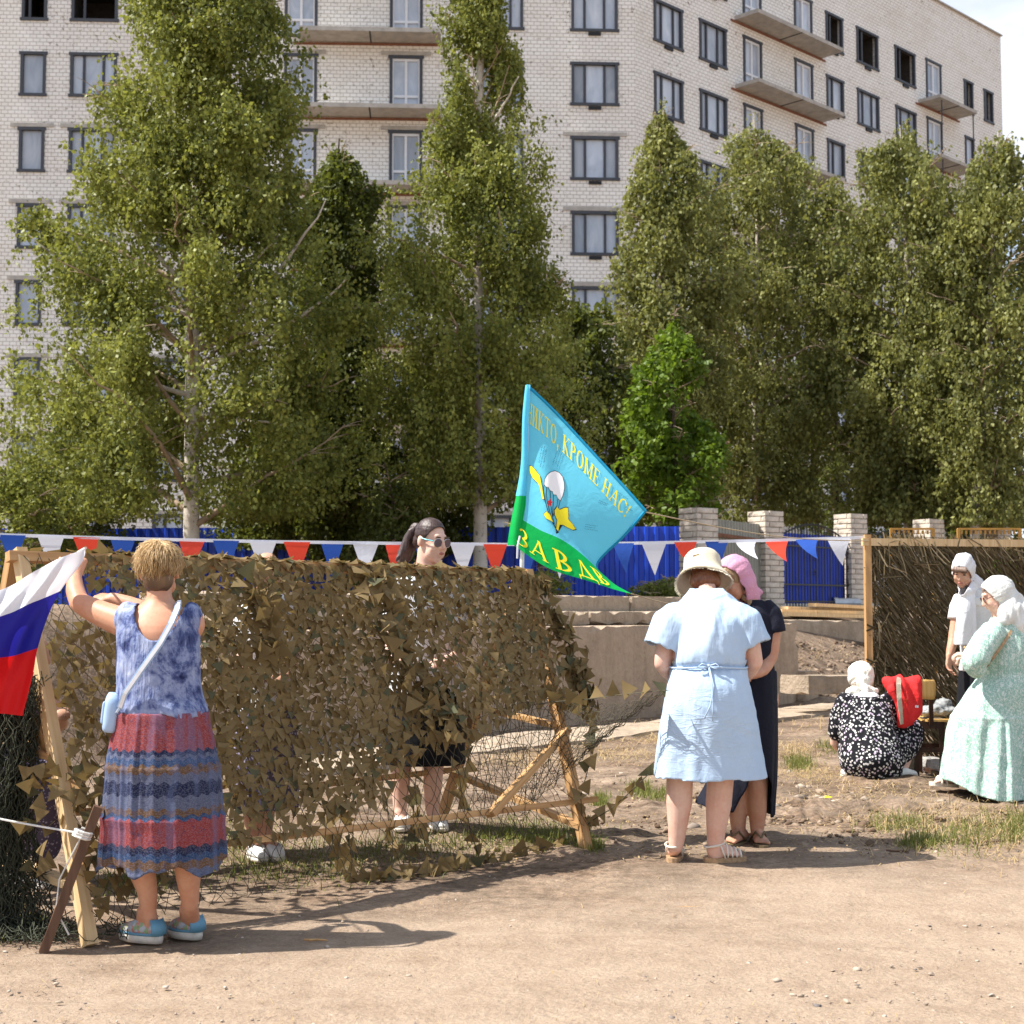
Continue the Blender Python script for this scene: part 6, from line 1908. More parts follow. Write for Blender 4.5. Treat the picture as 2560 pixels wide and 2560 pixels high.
def head(mb, c, fwd, up=(0, 0, 1), s=1.0):
    M = basis(fwd, up); c = Vector(c)
    def e(p, r): mb.ell(c + M @ (Vector(p) * s), tuple(x * s for x in r), M)
    e((0, -0.014, 0.034), (0.072, 0.092, 0.087)); e((0, 0.026, -0.02), (0.060, 0.068, 0.088)); e((0, 0.036, -0.074), (0.046, 0.048, 0.040))
    e((0, 0.070, -0.098), (0.024, 0.018, 0.018)); e((0, 0.077, 0.034), (0.046, 0.013, 0.013)); e((0.030, 0.044, -0.062), (0.032, 0.034, 0.036)); e((-0.030, 0.044, -0.062), (0.032, 0.034, 0.036))
    for k in (-1, 1):
        e((k * 0.034, 0.066, -0.032), (0.024, 0.024, 0.024)); e((k * 0.074, -0.006, -0.006), (0.010, 0.021, 0.031))
    mb.chain([c + M @ (Vector((0, 0.088, 0.026)) * s), c + M @ (Vector((0, 0.100, 0.0)) * s), c + M @ (Vector((0, 0.110, -0.026)) * s)], [0.008 * s, 0.010 * s, 0.0135 * s], 8)
    e((0, 0.096, -0.030), (0.018, 0.012, 0.009)); e((0, 0.090, -0.058), (0.022, 0.010, 0.011))
    return M, c, s

def face_parts(hd, root, brow='brow', lip='lip'):
    M, c, s = hd
    def e(name, p, r, mat):
        m = MB(); m.ell((0, 0, 0), tuple(x * s for x in r), M, 10, 7)
        m.v = [tuple(Vector(q) + c + M @ (Vector(p) * s)) for q in m.v]
        link_obj(name, m.mesh(name, MAT[mat], True), root)
    for k in (-1, 1):
        e('eye', (k * 0.031, 0.0835, 0.008), (0.0135, 0.006, 0.0052), 'eye')
        e('eyebrow', (k * 0.032, 0.0925, 0.029), (0.019, 0.005, 0.0042), brow)
    e('lips', (0, 0.0975, -0.058), (0.021, 0.006, 0.0075), lip)

def hand(mb, wrist, dirv, palm, curl=0.5, side=1, s=1.0, spread=0.0):
    """palm normal = the side the fingers close towards; thumb on +side of the width axis"""
    x = Vector(dirv).normalized(); n = Vector(palm); n = (n - x * n.dot(x)).normalized(); w = n.cross(x)
    wr = Vector(wrist)
    ks = []
    for i in range(4):
        k = wr + x * (0.083 - 0.004 * abs(i - 1)) * s + w * ((1.5 - i) * 0.0205 * s) * side
        mb.chain([wr + w * ((1.5 - i) * 0.010 * s) * side, k], [0.017 * s, 0.0125 * s], 8); ks.append(k)
    for i, f in enumerate((0.92, 1.0, 0.95, 0.76)):
        p = ks[i]; d = (x + w * side * (1.5 - i) * spread).normalized(); pts = [p]; rr_ = [0.0105 * s]
        for j, L in enumerate((0.042, 0.027, 0.022)):
            a = curl * (0.9 if j == 0 else 1.15) + 0.06 * i * curl
            d = (d * math.cos(a) + n * math.sin(a)).normalized(); nn = n * math.cos(a) - x * math.sin(a)
            p = p + d * L * f * s; pts.append(p); rr_.append((0.0098, 0.0090, 0.0080)[j] * s)
            n2 = (w.cross(d)); 
            n = n2 if n2.dot(n) > 0 else -n2
        n = Vector(palm); n = (n - x * n.dot(x)).normalized()
        mb.chain(pts, rr_, 8, 2)
    t0 = wr + x * 0.022 * s + w * side * 0.022 * s
    d = (x * 0.62 + w * side * 0.72 + n * 0.30).normalized()
    t1 = t0 + d * 0.042 * s; d2 = (d + x * 0.35 + n * curl * 0.5).normalized(); t2 = t1 + d2 * 0.034 * s; t3 = t2 + (d2 + n * curl * 0.4).normalized() * 0.022 * s
    mb.chain([t0, t1, t2, t3], [0.0155 * s, 0.0125 * s, 0.0105 * s, 0.009 * s], 8, 2)

def foot(mb, ankle, heel, toe, s=1.0, toes=True):
    a, h, t = Vector(ankle), Vector(heel), Vector(toe)
    d = (t - h).normalized(); w = d.cross(Vector((0, 0, 1))).normalized(); L = (t - h).length
    mb.chain([a, h + d * L * 0.12 + Vector((0, 0, 0.035 * s))], [0.034 * s, 0.031 * s], 10)
    mb.chain([a + d * 0.02, h + d * L * 0.45 + Vector((0, 0, 0.038 * s)), h + d * L * 0.72 + Vector((0, 0, 0.022 * s))], [0.034 * s, 0.031 * s, 0.022 * s], 10)
    for k in (-1, 1):
        mb.chain([h + d * L * 0.15 + w * k * 0.010 + Vector((0, 0, 0.024 * s)), h + d * L * 0.72 + w * k * 0.022 * s + Vector((0, 0, 0.018 * s))], [0.024 * s, 0.019 * s], 8)
    if toes:
        for i in range(5):
            k = (i - 2) * 0.0165 * s; f = 1.0 - 0.045 * i if True else 1
            mb.chain([h + d * L * 0.72 + w * k + Vector((0, 0, 0.016 * s)), h + d * L * f * 0.96 + w * k * 1.05 + Vector((0, 0, 0.010 * s))], [0.012 * s, 0.0105 * s if i else 0.013 * s], 7)

def shoe(root, heel, toe, kind, s=1.0, w=0.046):
    """closed slip-on: sole, upper, opening"""
    h, t = Vector(heel), Vector(toe); d = (t - h); L = d.length; d.normalize(); sd_ = d.cross(Vector((0, 0, 1))).normalized()
    g = bpy.data.objects.new('shoe', None); COL.objects.link(g); g.parent = root; g.location = h
    M = Matrix((sd_, d, Vector((0, 0, 1)))).transposed()
    g.rotation_euler = M.to_euler()
    outline = []
    for k in range(28):
        a = 2 * math.pi * k / 28; y = 0.5 - 0.5 * math.cos(a); sx = math.sin(a)
        wid = w * s * (0.86 + 0.22 * math.sin(min(1, y * 1.25) * math.pi - 0.9)) * (abs(sx) ** 0.6)
        outline.append((math.copysign(wid, sx), y * L))
    def layer(z, k, lift=0.0): return [(x * k, 0.5 * L + (y - 0.5 * L) * (0.5 + 0.5 * k), z + lift * max(0, y / L - 0.75) ** 1) for x, y in outline]
    def stack(ls):
        m = MB(); v = [p for l in ls for p in l]; f = []; n = 28
        for i in range(len(ls) - 1):
            for k in range(n): f.append((i * n + k, i * n + (k + 1) % n, (i + 1) * n + (k + 1) % n, (i + 1) * n + k))
        f.append(tuple(range(n - 1, -1, -1))); f.append(tuple((len(ls) - 1) * n + k for k in range(n)))
        return m.add(v, f)
    hs = {'floral': 0.034, 'white': 0.022}[kind]
    ms = {'floral': ('sole_white', 'shoe_floral'), 'white': ('sole_white', 'shoe_white')}[kind]
    stack([layer(0.0, 0.97), layer(hs * 0.5, 1.02), layer(hs, 1.0)]).obj('sole', MAT[ms[0]], g, True)
    up = []
    for i, (z, k) in enumerate(((hs + 0.001, 0.96), (hs + 0.02, 0.97), (hs + 0.036, 0.90), (hs + 0.05, 0.76), (hs + 0.056, 0.58))):
        l = layer(z, k); up.append([(x, y, hs + 0.001 + (zz - hs) * (1.0 if y < 0.5 * L else max(0.34, 1 - 1.25 * (y / L - 0.5)))) for x, y, zz in l])
    stack(up).obj('upper', MAT[ms[1]], g, True)
    if kind == 'floral':
        m = MB(); v = []; f = []; n = 9
        for i in range(n):
            a = -1.15 + 2.3 * i / (n - 1)
            for z, k in ((hs + 0.002, 1.03), (hs + 0.03, 1.0), (hs + 0.062, 0.86)): v.append((w * s * 0.98 * math.sin(a) * k, 0.030 - 0.034 * math.cos(a) * k + (0.012 if k < 0.9 else 0), z))
        for i in range(n - 1):
            for j in range(2): q_ = i * 3 + j; f.append((q_, q_ + 3, q_ + 4, q_ + 1))
        o = m.add(v, f).obj('heel_patch', MAT['shoe_blue'], g, True)
        sd2 = o.modifiers.new('t', 'SOLIDIFY'); sd2.thickness = 0.004; sd2.offset = 0
        stack([layer(hs - 0.004, 1.03), layer(hs + 0.006, 1.02)]).obj('welt', MAT['shoe_blue'], g, True)
    return g

def polar(co, cx, cy): return np.arctan2(co[:, 1] - cy, co[:, 0] - cx)
def vfold(co, cx, cy, k, zs, seed, ridge=False):
    th = polar(co, cx, cy)
    n = vnoise(np.cos(th) * k + 7, np.sin(th) * k + 3, co[:, 2] * zs, seed)
    n = n + 0.5 * vnoise(np.cos(th) * k * 2.1, np.sin(th) * k * 2.1 + 5, co[:, 2] * zs * 1.5, seed + 3)
    return -np.abs(n) * 1.4 + 0.5 if ridge else n
def wrinkle(co, sx, sy, sz, seed, rotd=(0, 0)):
    x = co[:, 0] + rotd[0] * co[:, 2]; z = co[:, 2]
    return fbm(x * sx, co[:, 1] * sy, z * sz, 3, seed)

# ================= blonde woman
A = Person('woman with short blonde hair, tie-dye top and banded skirt, hands raised to the net', 408, 6.16)
b = A.b
tor = [A.ring(318, 492, 1880, 0, .135), A.ring(312, 498, 1800, 0, .13), A.ring(312, 492, 1720, 0, .115), A.ring(306, 492, 1640, .0, .115), A.ring(306, 490, 1580, .005, .115), A.ring(314, 480, 1540, .02, .095), A.ring(345, 452, 1515, .03, .075), A.ring(366, 432, 1498, .035, .062), A.ring(368, 428, 1470, .045, .058), A.ring(372, 424, 1440, .05, .055)]
b.loft(interp_rings(tor, 3), 32)
hdA = head(b, A.p(399, 1430, 0.07), (-0.10, 1, 0.06), (-0.03, -0.12, 1), 0.98)
# left arm up to the rail
b.chain([A.p(322, 1560, .02), A.p(262, 1538, .06), A.p(200, 1508, .11)], [.066, .056, .043], 14)
b.chain([A.p(200, 1508, .11), A.p(188, 1475, .16), A.p(187, 1438, .22)], [.043, .040, .028], 14)
hand(b, A.p(187, 1440, .22), (0.10, 0.25, 1), (-0.3, 1, -0.1), 1.15, -1, 0.98)
# right arm across, hand at the net
b.chain([A.p(475, 1560, .03), A.p(462, 1590, .16), A.p(430, 1570, .28)], [.064, .052, .042], 14)
b.chain([A.p(430, 1570, .28), A.p(350, 1520, .33), A.p(280, 1496, .36)], [.042, .037, .027], 14)
hand(b, A.p(284, 1497, .36), (-1, 0.2, 0.12), (0.1, 0.3, -1), 0.75, -1, 0.95)
for (hx, kx, cx_, ax_, av, tq) in ((362, 356, 354, 371, 2272, 0), (455, 466, 470, 476, 2264, 1)):
    b.chain([A.p(hx, 1850, 0), A.p(kx, 2070, 0.01), A.p(cx_, 2165, -.01), A.p(ax_ - 3, 2225, 0), A.p(ax_, av, .005)], [.088, .062, .057, .042, .034], 14)
footA = [(A.p(398, 2326, -.01), A.p(306, 2316, .10), A.p(371, 2280, .005)), (A.p(497, 2322, 0.06), A.p(430, 2308, .16), A.p(476, 2272, .02))]
for hl, te, an in footA:
    hl.z = 0.03; te.z = 0.03
    foot(b, an, hl + (te - hl) * 0.1, te - (te - hl) * 0.12, 1.0, False)
A.body('skin_tan', 0.0074)
for hl, te, an in footA:
    h0 = Vector((hl.x, hl.y, 0.002)); t0 = Vector((te.x, te.y, 0.002)); shoe(A.root, h0 - (t0 - h0) * 0.06, t0, 'floral')
# top
g = MB()
top = [A.ring(290, 524, 1800, 0, .162), A.ring(287, 521, 1775, 0, .157), A.ring(291, 505, 1735, 0, .145), A.ring(294, 501, 1690, 0, .138), A.ring(293, 501, 1640, 0, .138), A.ring(292, 499, 1590, .005, .135), A.ring(296, 496, 1550, .012, .122), A.ring(310, 485, 1522, .02, .10), A.ring(340, 460, 1508, .025, .085)]
g.loft(interp_rings(top, 3), 44)
g.ell(A.p(318, 1548, .02), (.052, .085, .074)); g.ell(A.p(476, 1550, .02), (.050, .08, .074))
zS = A.p(0, 1597).z; xS = A.p(404, 1600).x; zT = A.p(0, 1500).z
def dispA(co, nr):
    th = polar(co, 0, 0); z = co[:, 2]
    up_ = sstep(A.p(0, 1640).z, A.p(0, 1560).z, z)
    d = 0.006 * vfold(co, -.01, 0, 7, 1.2, 3) * (0.4 + up_)
    d += 0.010 * vfold(co, -.01, 0, 6, 0.6, 8) * (1 - sstep(A.p(0, 1775).z, A.p(0, 1740).z, z))
    d += 0.004 * wrinkle(co, 10, 10, 10, 5)
    return d
def cutA(co):
    k = ((co[:, 0] - xS) / 0.098) ** 2 + ((co[:, 2] - (zT + 0.01)) / (zT + 0.01 - zS)) ** 2 < 1
    k2 = (np.abs(co[:, 0] - xS) < 0.085) & (co[:, 2] > zT - 0.01)
    hem = co[:, 2] < A.p(0, 1790).z + 0.012 * np.sin(co[:, 0] * 38)
    return k | k2 | hem
remesh(g, 'top', 0.0075, MAT['tiedye'], 3, A.root, dispA, cutA, 0.004)
# skirt in gathered tiers
g = MB()
zh = A.p(0, 2165).z; zw = A.p(0, 1782).z
sk = [A.ring(290, 520, 1770, 0, .150), A.ring(284, 526, 1800, 0, .166), A.ring(276, 538, 1850, 0, .178), A.ring(266, 548, 1905, 0, .19), A.ring(266, 552, 1920, 0, .192), A.ring(261, 558, 2000, 0, .20), A.ring(258, 562, 2070, 0, .205), A.ring(254, 566, 2140, 0, .21), A.ring(254, 566, 2190, 0, .21)]
g.loft(interp_rings(sk, 3), 64)
def dispS(co, nr):
    t = np.clip((zw - co[:, 2]) / (zw - zh), 0, 1)
    amp = 0.004 + 0.024 * t ** 0.9
    tier = 0.006 * np.maximum(0, 1 - np.abs(((t * 3) % 1.0)) * 5)
    return amp * vfold(co, 0, 0, 5.5, 0.7, 12) + tier - 0.004
def cutS(co):
    th = polar(co, 0, 0)
    return (co[:, 2] < zh + 0.018 * np.sin(th * 5 + 1) + 0.010 * np.sin(th * 11)) | (co[:, 2] > zw + 0.012)
remesh(g, 'skirt', 0.0075, MAT['skirt'], 2, A.root, dispS, cutS, 0.003)
# hair: scalp cap and short combed strands
M, c, s = hdA
cap = MB(); cap.ell(c + M @ Vector((0, -0.020, 0.036)), (.080, .099, .094), M); cap.ell(c + M @ Vector((0, -0.058, -0.03)), (.064, .05, .062), M)
def cutH(co):
    q_ = (co - np.array(c)) @ np.array(M)
    return (q_[:, 1] > 0.045 + 0.3 * q_[:, 2]) | (q_[:, 2] < -0.085) | ((np.abs(q_[:, 0]) > .066) & (q_[:, 2] < 0.0) & (q_[:, 1] > -0.025))
capo = remesh(cap, 'hair', 0.006, MAT['hair_blonde'], 2, A.root, lambda co, nr: 0.002 * fbm(co[:, 0] * 90, co[:, 1] * 90, co[:, 2] * 14, 2, 4), cutH, 0.004)
co = np.empty(len(capo.data.vertices) * 3, np.float32); capo.data.vertices.foreach_get('co', co); co = co.reshape(-1, 3)
q_ = (co - np.array(c)) @ np.array(M)
at = capo.data.attributes.new('tint', 'FLOAT', 'POINT')
at.data.foreach_set('value', np.clip(0.34 + 4.6 * (q_[:, 2]) + 0.16 * vnoise(q_[:, 0] * 70, q_[:, 1] * 70, q_[:, 2] * 9, 2), 0.02, 0.9).astype(np.float32))
hs = Acc(); ht_ = []
hrg = np.random.default_rng(4)
crown_ = np.array([0.012, -0.03, 0.126])
for k in range(2600):
    dv_ = hrg.normal(0, 1, 3); dv_ /= np.linalg.norm(dv_)
    if dv_[1] > 0.75 or dv_[2] < -0.45: continue
    r_ = np.array([0.079, 0.099, 0.094]); p0 = np.array([0, -0.020, 0.036]) + dv_ * r_
    fl_ = p0 - crown_; fl_ = fl_ - dv_ * fl_.dot(dv_); fl_ /= np.linalg.norm(fl_) + 1e-6
    L_ = hrg.uniform(0.025, 0.055) * (1.35 if dv_[2] > 0 else 0.5); up_ = 0.007 if dv_[2] > -0.1 else 0.002
    pts = np.array([p0, p0 + fl_ * L_ * .35 + dv_ * up_, p0 + fl_ * L_ * .7 + dv_ * (up_ * .9) + hrg.normal(0, .003, 3), p0 + fl_ * L_ - dv_ * 0.002 + hrg.normal(0, .006, 3)])
    pw = pts @ np.array(M).T + np.array(c)
    v_, f_ = tube_np(pw, np.array([.0012, .0015, .0012, .0004]), 3); hs.add(v_, f_)
    base_t = 0.40 + 3.6 * p0[2] + hrg.normal(0, .16)
    ht_ += [min(1, max(0.02, base_t + dt)) for dt in (-.15, 0, .06, .1) for _ in range(3)]
me = np_mesh('hair_strands', np.concatenate(hs.v), np.concatenate(hs.f), MAT['hair_blonde'], True, {'tint': ht_})
tag(link_obj('hair_strands', me, A.root), kind='stuff')
# shoulder bag
bag = thing('shoulder_bag', 'small light blue crossbody bag on the hip of the blonde woman', 'bag', A.o + A.p(290, 1810, -.02))
bo = A.p(290, 1810, -.02)
bm_ = MB(); bm_.loft(interp_rings([(0, 0, -.0, .030, .085), (0, 0, .02, .040, .098), (0, 0, .09, .043, .10), (0, 0, .15, .040, .095), (-.004, 0, .178, .026, .07)], 3), 28, power=3.2)
fl_ = MB(); fl_.box((-.038, -.01, .09), (.016, .15, .11))
bodyb = bm_.obj('pouch', MAT['bag_blue'], bag, True); bodyb.scale = (.85, .85, .88); bodyb.rotation_euler = (0, 0.10, 0.15); bodyb.location = (-.02, 0, -.03)
o = remesh(fl_, 'pocket', 0.008, MAT['bag_blue'], 6, bag); o.rotation_euler = (0, 0.10, 0.15); o.location = (-.022, 0, -.03); o.scale = (.85, .8, .85)
path_ = [A.p(300, 1770, -.12), A.p(312, 1735, -.145), A.p(350, 1680, -.158), A.p(400, 1610, -.148), A.p(428, 1560, -.135), A.p(444, 1522, -.09), A.p(447, 1508, -.03), A.p(440, 1512, .06)]
v = []; f = []
P_ = []
for i in range(len(path_) - 1):
    for k in range(5): P_.append(path_[i].lerp(path_[i + 1], k / 5))
P_.append(path_[-1])
def ribbon(P, w, lift, name, mat, parent, off):
    v = []; f = []
    for i, p in enumerate(P):
        t = (P[min(i + 1, len(P) - 1)] - P[max(i - 1, 0)]).normalized()
        nrm_ = Vector((0, -1, 0.12)) if i < len(P) - 8 else Vector((0, -0.5, 1))
        sd_ = t.cross(nrm_).normalized(); nn = sd_.cross(t).normalized()
        if nn.dot(nrm_) < 0: nn = -nn
        c_ = p + nn * lift - off
        v += [c_ + sd_ * w / 2, c_ - sd_ * w / 2, c_ - sd_ * w / 2 + nn * 0.004, c_ + sd_ * w / 2 + nn * 0.004]
    for i in range(len(P) - 1):
        for k in range(4): a = i * 4 + k; b_ = i * 4 + (k + 1) % 4; f.append((a, b_, b_ + 4, a + 4))
    return link_obj(name, to_mesh(name, v, f, MAT[mat]), parent)
ribbon(P_, 0.026, 0.0, 'strap', 'bag_blue', bag, bo)
ribbon([p + Vector((.004, 0, .004)) for p in P_], 0.014, 0.005, 'strap_weave', 'strap_white', bag, bo)
link_obj('ring', MB().tube([path_[0] - bo + Vector((-.01, -.01, -.02)), path_[0] - bo], .007, 6).mesh('ring', MAT['silver']), bag)

# ================= woman in the light blue dress
zx = lambda X: 1600 + X / 2.2725
zy = lambda Y: 1350 + Y / 2.2725
B = Person('woman in a belted light blue dress and straw bucket hat, seen from behind', 1775, 7.9)
b = B.b
PZ = lambda X, Y, dy=0.0: B.p(zx(X), zy(Y), dy)
RZ = lambda xl, xr, Y, dy, ry: B.ring(zx(xl), zx(xr), zy(Y), dy, ry)
b.loft(interp_rings([RZ(170, 640, 1000, .0, .15), RZ(190, 600, 850, 0, .16), RZ(200, 590, 720, .0, .135), RZ(200, 585, 600, .03, .14), RZ(205, 580, 470, .06, .14), RZ(240, 540, 380, .11, .11), RZ(320, 440, 310, .17, .07), RZ(330, 430, 270, .22, .062), RZ(335, 425, 230, .26, .06)], 3), 30)
hdB = head(b, PZ(364, 226, .33), (0.05, 0.85, -0.62), (0, 0.55, 0.8), 1.0)
for sx, el, wr_, hx in ((1, (128, 700), (165, 775), 1), (-1, (650, 690), (625, 775), -1)):
    sh = (205, 430) if sx > 0 else (570, 430)
    b.chain([PZ(*sh, .05), PZ((sh[0] + el[0]) / 2 - 8 * sx, (sh[1] + el[1]) / 2, .03), PZ(*el, .03)], [.066, .056, .046], 12)
    wp = PZ(el[0] + 120 * sx, 770, .34)
    b.chain([PZ(*el, .03), PZ(el[0] + 45 * sx, 760, .16), wp], [.046, .041, .028], 12)
    hand(b, wp, (0.35 * sx, 0.8, 0.1), (0, 0.1, -1) , 0.6, sx, 0.95)
for lx in (((240, 1000), (222, 1290), (225, 1370), (222, 1490), (212, 1640), (204, 1745)), ((520, 1000), (470, 1290), (456, 1380), (446, 1500), (432, 1660), (426, 1790))):
    b.chain([PZ(*q_) for q_ in lx], [.105, .068, .070, .069, .050, .037], 14)
fB = [(PZ(186, 1806, -.02), PZ(212, 1795, .22), PZ(204, 1750)), (PZ(384, 1862, -.01), PZ(590, 1850, .03), PZ(426, 1790))]
for hl, te, an in fB:
    hl.z = 0.028; te.z = 0.028; foot(b, an, hl, te, 0.98)
B.body('skin_fair', 0.0078)
# sandals
for i, (hl, te, an) in enumerate(fB):
    g0 = bpy.data.objects.new('sandal', None); COL.objects.link(g0); g0.parent = B.root
    d_ = (te - hl).normalized(); w_ = d_.cross(Vector((0, 0, 1))).normalized(); L_ = (te - hl).length
    sm_ = MB(); v = []; n = 22
    for z in (0.001, 0.026):
        for k in range(n):
            a = 2 * math.pi * k / n; y = 0.5 - 0.5 * math.cos(a); p = hl + d_ * (y * (L_ + 0.035) - 0.022) + w_ * (math.copysign(abs(math.sin(a)) ** .6, math.sin(a)) * 0.043)
            v.append((p.x, p.y, z))
    f = [tuple(range(n - 1, -1, -1)), tuple(range(n, 2 * n))] + [(k, (k + 1) % n, n + (k + 1) % n, n + k) for k in range(n)]
    link_obj('sole', to_mesh('sole', v, f, MAT['sole_tan'], False), g0)
    def strap_(pts, r=0.0052): link_obj('strap', MB().tube(pts, r, 6).mesh('strap', MAT['sandal'], True), g0)
    def arch(yf, hgt, wd=0.040):
        return [hl + d_ * (L_ * yf) + w_ * (wd * math.cos(a)) + Vector((0, 0, hgt * math.sin(a))) for a in [math.pi * k / 10 for k in range(11)]]
    strap_(arch(0.62, .052)); strap_(arch(0.74, .045)); strap_(arch(0.86, .036)); strap_(arch(0.5, .066, .039))
    ring_ = [hl + d_ * (0.036 + 0.052 * math.cos(a)) + w_ * (0.041 * math.sin(a)) + Vector((0, 0, 0.062 + 0.01 * math.cos(a))) for a in [2 * math.pi * k / 16 for k in range(17)]]
    strap_(ring_, 0.0062)
    for k in (-1, 1): strap_([hl + d_ * 0.06 + w_ * k * .04 + Vector((0, 0, .06)), hl + d_ * 0.085 + w_ * k * .041 + Vector((0, 0, -.005))])
# dress
g = MB()
dr = [RZ(58, 724, 1365, 0, .235), RZ(66, 718, 1320, 0, .232), RZ(84, 698, 1200, 0, .225), RZ(104, 676, 1080, -.005, .22), RZ(128, 652, 950, -.01, .215), RZ(152, 626, 830, -.008, .198), RZ(166, 610, 760, 0, .172), RZ(174, 604, 716, 0, .156), RZ(180, 600, 690, .0, .160), RZ(176, 606, 620, .015, .17), RZ(180, 604, 520, .035, .172), RZ(184, 596, 440, .06, .162), RZ(205, 572, 370, .10, .135), RZ(252, 512, 315, .14, .10), RZ(285, 470, 278, .185, .078), RZ(292, 462, 262, .20, .07)]
g.loft(interp_rings(dr, 3), 52)
# wide short sleeves
for (x0, y0, x1, y1, x2, y2) in ((285, 400, 190, 490, 128, 622), (490, 400, 585, 485, 645, 608)):
    g.tube([PZ(x0, y0, .09), PZ((x0 + x1) / 2, (y0 + y1) / 2, .06), PZ(x1, y1, .04), PZ((x1 + x2) / 2, (y1 + y2) / 2, .03), PZ(x2, y2, .025)], [.070, .098, .108, .104, .100], 20)
zwst = PZ(0, 716).z; zhem = PZ(0, 1348).z
def dispB(co, nr):
    z = co[:, 2]
    low = sstep(zwst, zhem, z)
    d = (0.005 + 0.016 * low) * vfold(co, 0, 0, 3.0, 0.5, 31)
    near = np.exp(-((z - zwst) / 0.05) ** 2)
    d += 0.006 * near * vfold(co, 0, 0, 9, 1.0, 33) - 0.012 * np.exp(-((z - zwst) / 0.012) ** 2)
    upm = sstep(zwst, zwst + 0.08, z)
    # drag folds running from the arms down to the belt
    fo = fbm(co[:, 0] * 8 + np.sign(co[:, 0]) * z * 3.5, co[:, 1] * 2, z * 1.5, 2, 35); d += upm * (0.016 * (0.5 - np.abs(fo)) + 0.006 * vnoise(co[:, 0] * 26 - z * 9, co[:, 1] * 6, z * 4, 36))
    cre = vnoise(co[:, 0] * 7 + z * 4, co[:, 1] * 2, z * 17 + co[:, 0] * 5, 37)
    seat = np.exp(-((z - PZ(0, 1010).z) / 0.12) ** 2)
    d += 0.0025 * seat * (1 - np.abs(cre) * 2)
    d += 0.003 * wrinkle(co, 14, 14, 10, 39)
    return d
sl_l = (PZ(126, 622, .025), (PZ(126, 622, .025) - PZ(170, 490, .035)).normalized()); sl_r = (PZ(648, 608, .025), (PZ(648, 608, .025) - PZ(610, 480, .035)).normalized())
def cutB(co):
    k = co[:, 2] < zhem + 0.004 * np.sin(co[:, 0] * 20)
    for (c_, d_), sg in ((sl_l, -1), (sl_r, 1)):
        rel = co - np.array(c_); al = rel @ np.array(d_); rad = np.linalg.norm(rel - al[:, None] * np.array(d_), axis=1); k |= (al > -0.012) & (al < 0.05) & (rad < 0.097)
    k |= co[:, 2] > PZ(0, 270).z
    return k
remesh(g, 'dress', 0.0078, MAT['bluedress'], 9, B.root, dispB, cutB, 0.004)
# belt cord with bow and hanging ends
bl = MB(); rb = RZ(174, 604, 716, 0, .156)
bl.tube([(rb[0] + (rb[3] + .004) * math.cos(a), rb[1] + (rb[4] + .006) * math.sin(a), rb[2] - .004 + .004 * math.sin(3 * a)) for a in [2 * math.pi * k / 48 for k in range(49)]], .0055, 6)
kn = PZ(390, 716, -.165)
bl.tube([kn, kn + Vector((.02, -.045, -.10)), kn + Vector((-.004, -.075, -.20)), kn + Vector((-.035, -.082, -.262))], .0042, 5)
bl.tube([kn, kn + Vector((.012, -.046, -.10)), kn + Vector((.008, -.076, -.20)), kn + Vector((.008, -.084, -.275))], .0042, 5)
for k in (-1, 1): bl.tube([kn, kn + Vector((k * .035, -.012, .012)), kn + Vector((k * .06, -.008, -.006)), kn + Vector((k * .03, -.012, -.012)), kn], .0042, 5)
bl.ell(kn, (.010, .009, .010), None, 8, 6)
link_obj('belt_cord', bl.mesh('belt', MAT['bluedress'], True), B.root)
# straw bucket hat (worn: a thing of its own)
Mh = basis((0.05, 0.80, -0.42), (0.0, 0.42, 0.9))
hat = thing('bucket_hat', 'cream straw bucket hat with frayed brim on the woman in the light blue dress', 'hat', B.o + hdB[1] + Mh @ Vector((-.004, -.012, .012)))
prof_h = [(0.0, .140), (.05, .139), (.082, .130), (.094, .112), (.097, .085), (.100, .045), (.105, .024), (.122, .006), (.140, -.018), (.148, -.034)]
v = []; f = []; n = 40
for i, (r_, z) in enumerate(prof_h):
    for k in range(n):
        a = 2 * math.pi * k / n; wv = 1 + (0.03 * math.sin(3 * a + 1) if i > 6 else 0)
        v.append(Mh @ Vector((r_ * 1.02 * math.cos(a) * wv, r_ * 1.12 * math.sin(a) * wv, z + (0.010 * math.sin(2 * a) * (i - 6) / 3 if i > 6 else 0))))
for i in range(len(prof_h) - 1):
    for k in range(n): f.append((i * n + k, i * n + (k + 1) % n, (i + 1) * n + (k + 1) % n, (i + 1) * n + k))
o = link_obj('hat_body', to_mesh('hat', v, f, MAT['hat'], True), hat); sd_ = o.modifiers.new('t', 'SOLIDIFY'); sd_.thickness = .005
fr_ = MB(); fg = random.Random(8)
for k in range(260):
    a = 2 * math.pi * k / 260; p = Mh @ Vector((.148 * 1.02 * math.cos(a), .148 * 1.12 * math.sin(a), -.034 + .010 * math.sin(2 * a)))
    q_ = p * (1 + fg.uniform(.03, .09)) + Vector((0, 0, -fg.uniform(.002, .012))); fr_.tube([p * .98, q_], .0016, 3)
tag(link_obj('frayed_edge', fr_.mesh('fray', MAT['hat']), hat), kind='stuff')
lb = MB().box((0, 0, 0), (.034, .004, .016)); o = link_obj('leather_label', lb.mesh('label', MAT['sole_tan']), hat); o.location = Mh @ Vector((-.04, -.103, .075)); o.rotation_euler = (0.35, -.25, -.35)
hm = MB(); Mb, cb, _s = hdB
hm.ell(cb + Mb @ Vector((0, -.022, .02)), (.076, .088, .070), Mb); hm.ell(cb + Mb @ Vector((0, -.088, -.055)), (.064, .042, .055), Mb); hm.ell(cb + Mb @ Vector((.05, -.06, -.05)), (.035, .045, .05), Mb); hm.ell(cb + Mb @ Vector((-.05, -.06, -.05)), (.035, .045, .05), Mb)
